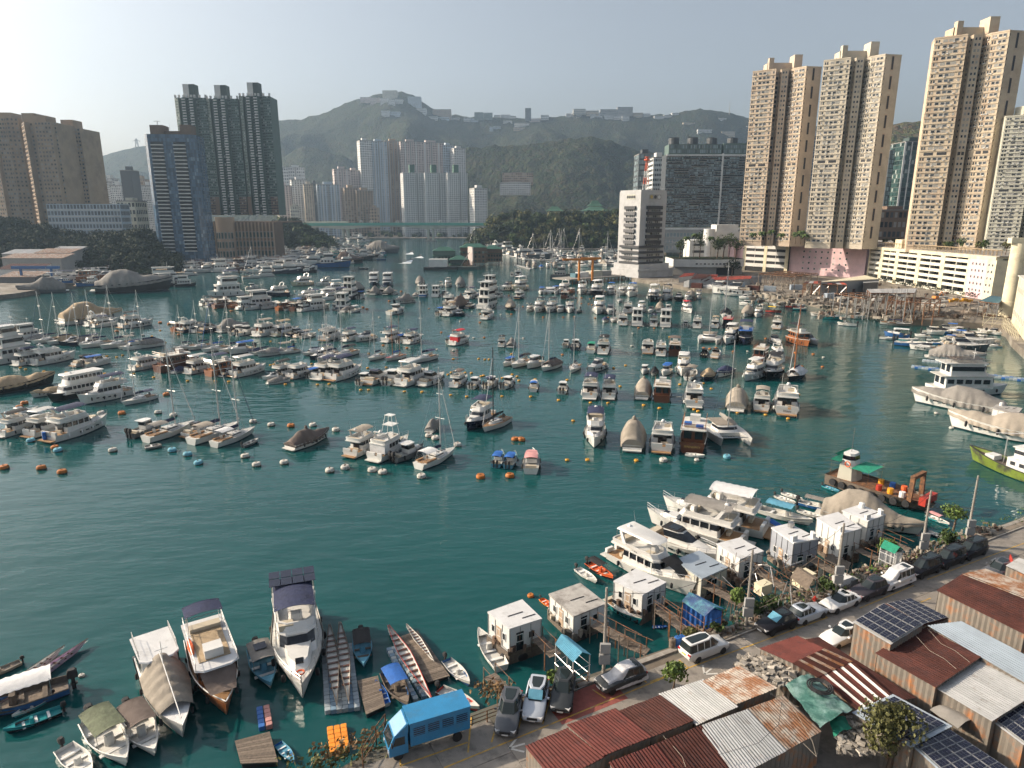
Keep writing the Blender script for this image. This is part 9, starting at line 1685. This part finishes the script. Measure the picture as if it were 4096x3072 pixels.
fb('skiff','H',(1030,800),(875,560),'white open lifeboat beside the nearest houseboat',v=0,motor=False);fb('skiff','H',(1300,320),(1390,390),'small orange boat at the stained roof houseboat',v=0,hull='pontoon_orange',inner='lifering');fb('skiff','H',(1545,120),(1680,215),'white skiff moored next to the red boat',v=0);fb('skiff','H',(1620,85),(1790,195),'red boat with a black canopy',v=0,hull='black_hull',inner='lifering',canopy='canvas_black');fb('cru','H',(1750,330),(1985,495),'teal hulled sport boat with grey cockpit cover',v=2,hull='teal_hull',canopy='canvas_grey');fb('skiff','H',(2060,505),(2160,508),'bright blue plastic dinghy',v=0,hull='pontoon_royal',inner='canvas_blue',motor=False)
t=fb('fly','K',(520,830),(1170,1180),'big white yacht with portholes and black foredeck awning',v=5,canopy='hardtop',hull='gelcoat');b=B();b.grid(10,6,lambda u,v:(2.0+2.6*u,(2*v-1)*1.25*(1-.45*u),3.4-1.1*u+.1*math.sin(u*3.1)));part('foredeck_awning',b,'canvas_black',t,smooth=60);lettering('141416',t,(-1.5,-1.66,3.1),.35,'letter_black')
fb('fly','K',(1420,730),(900,590),'white yacht with taupe bimini lying bow out',v=1,canopy='canvas_grey',L=13);fb('fly','K',(1560,620),(1060,500),'white yacht with cream hardtop behind the taupe one',v=3,canopy='canvas_white',L=14);fb('cru','K',(900,730),(1290,880),'low white cruiser with grey roof panels',v=1,L=11)
t=fb('cov','M',(590,690),(1410,880),'large yacht wholly draped in beige beside the houseboats',v=2,cover='canvas_beige',tall=1.15,droop=.9,wide=1.12)
for c,s_,e,lab,k in[('K',(1815,360),(1975,425),'white skiff off the houseboats, nearer one of two',{}),('K',(1870,335),(2030,395),'white skiff off the houseboats, farther one of two',{}),('K',(1690,480),(2110,600),'long white skiff with a blue bimini and big outboard',dict(canopy='canvas_sky')),('K',(1745,590),(1900,690),'white boat with a royal blue canopy',dict(canopy='canvas_blue')),('M',(390,680),(590,750),'white outboard skiff below the plastic covered boat',{}),('M',(400,620),(720,700),'blue boat with a clear plastic cover',dict(hull='blue_hull',canopy='canvas_grey')),('K',(1540,520),(1670,600),'brown decked tender by the white yachts',dict(inner='old_wood')),('K',(1480,590),(1700,660),'pale tender crowded beside the yachts',{}),('M',(590,480),(720,530),'turquoise boat below the tug',dict(hull='teal_hull',inner='canvas_sky')),('M',(1430,720),(1610,800),'turquoise sampan with a pink canopy',dict(hull='teal_hull',canopy='canvas_pink')),('M',(1430,850),(1640,930),'dark navy sampan by the potted plants',dict(hull='navy_hull')),('K',(1600,1090),(1720,1130),'white and red tender by the jetties',dict(inner='red_hull')),('K',(1700,900),(1790,930),'inflatable white tender by the cream houseboat',{})]:fb('skiff',c,s_,e,lab,v=0,**k)
def tug():
 s,e=PC('M',660,430,.5),PC('M',1490,690,.5);d=e-s;L=d.length;t=thing('work_barge','rusty work barge with green awnings, tyres and a steel gallows','work boat',((s+e)/2).to_tuple()[:2]+(0,),math.atan2(d.y,d.x),FB);w=2.7
 hm_,r=hull_mesh('tug',L,w*2,1.6,1.8,'old_wood',low='red_hull',fine=3.2,tran=.85,flare=.92);ob('hull',hm_,t);ob('deck',deck_mesh(r,.3,'rusty_steel'),t)
 b=B();house(b,-L*.40,-L*.22,w*.6,1.5,3.7,rf=.2);part('deckhouse',b,'wall_pale',t);b=B();house(b,-L*.38,-L*.25,w*.5,3.7,5.6,rf=.3);o=part('wheelhouse',b,'wall_white',t);b=B();house_band(b,-L*.38,-L*.25,w*.5,3.7,5.6,4.6,5.2,rf=.3);ob('window',b.mesh('window','tint'),o)
 for x0,x1,z in((-L*.46,-L*.36,4.4),(-L*.24,-L*.06,3.9),(-L*.42,-L*.38,5.4)):o=ob('awning',canopy_mesh(x0,x1,w*.85,z,'canvas_green',arch=.1),t)
 part('awning_post',B(),'rusty_steel',t).data=posts_mesh([(-L*.45,w*.8),(-L*.45,-w*.8),(-L*.07,w*.8),(-L*.07,-w*.8)],1.5,4.2,'rusty_steel');b=B();b.tube((-L*.33,0,5.6),(-L*.33,0,9.4),.05,5);part('aerial',b,'steel',t)
 b=B();
 for s_ in(-1,1):b.loft([[(L*.3,s_*w*.7-.2,1.4),(L*.34,s_*w*.7-.2,1.4),(L*.34,s_*w*.7+.2,1.4),(L*.3,s_*w*.7+.2,1.4)],[(L*.3,s_*w*.6-.2,4.6),(L*.34,s_*w*.6-.2,4.6),(L*.34,s_*w*.6+.2,4.6),(L*.3,s_*w*.6+.2,4.6)]])
 b.box(L*.3,L*.34,-w*.68,w*.68,4.61,5.1);part('gallows',b,'rusty_steel',t);b=B();b.lathe([(.14,-.16),(.5,-.14),(.55,0),(.5,.14),(.14,.16)],14);tm=b.mesh('tyre_fender','rubber',smooth=40)
 for q in r[1:9]:o=ob('tyre_fender',tm,t,(q[4][0],q[4][1]-.2,1.0));o.rotation_euler=(R(90),0,0)
 for k,m in enumerate(('yellow_plastic','red_hull','canvas_blue','yellow_plastic','lifering','white_plastic')):b=B();b.lathe([(.4,0),(.42,.4),(.4,.9)],9,(-L*.04+k*L*.055,(-1)**k*w*.45,1.35));part('drum',b,m,t)
 b=B();b.path([(-L*.3+.4*math.cos(a),-w*.62,4.1+.4*math.sin(a))for a in[i*.7 for i in range(10)]],.08,6);part('life_ring',b,'lifering',t)
 b=B();b.box(L*.40,L*.46,-w*.7,w*.7,1.3,2.4);part('bow_ramp',b,'red_hull',t)
tug()
t=fb('work','Z4',(2000,1680),(1185,1400),'lime green hulled patrol boat with white superstructure',v=3,hull='lime',house_m='wall_white')
t=fb('box','Z4',(900,860),(1480,870),'white houseboat yacht with solar panel roof in right basin',v=0,decks=2,L=17);add_roof_items(t,[('solar_panel',(-3.6+i*1.5,y,6.4),(1.4,1.5,.05),'solar')for i in range(4)for y in(-.8,.8)])
for lab,txt,m,z,sz in(('white yacht SWAN with towels on its stern rail','SWAN','letter_black',.85,.42),('brown wooden junk with blue covers and gilt lettering on its stern','SERENDIPITY','letter_gold',1.0,.42),('white trawler yacht with navy canopy and blue barrel at stern','Horizon','letter_blue',.95,.4)):
 for o in bpy.data.objects:
  if o.get('label')==lab:
   L0=12.0;lettering(txt,o,(-L0/2-.03,0,z),sz,m,(R(90),0,R(-90)))
   if 'barrel' in lab:b=B();b.lathe([(.3,0),(.32,.5),(.3,1.1)],10,(-6.3,.6,.5));part('barrel',b,'canvas_blue',o)
   if 'junk' in lab:b=B();b.cbox((-3.8,.9,4.0),1.2,1.1,.5);part('blue_cover',b,'canvas_blue',o);b=B();b.cbox((-4.4,-.9,3.9),.8,1.1,.4);part('blue_cover',b,'canvas_blue',o)
for m_c,lab_,n_c in(('clutter','pots, crates and planks crowding the quay edge',420),('clutter_rust','rusty bits and ropes crowding the quay edge',260),('leaf','weeds and pot plants along the quay edge',0)):
 if not n_c:continue
 b=B()
 for _ in range(n_c):p=Q(TR.uniform(2,50),TR.uniform(-.9,1.1),QZ+.05)+Vector((0,0,TR.uniform(0,.35)));b.cbox(p,TR.uniform(.1,.6),TR.uniform(.08,.35),TR.uniform(.08,.5),TR.uniform(0,6),TR.uniform(-.3,.3))
 tag(part('quay_clutter',b,m_c,None),lab_,kind='stuff')
hedge('weeds and pot plants along the quay edge',Q(4,0),Q(60,0),.8,.8,'leaf_bright',130,.12,'undergrowth')
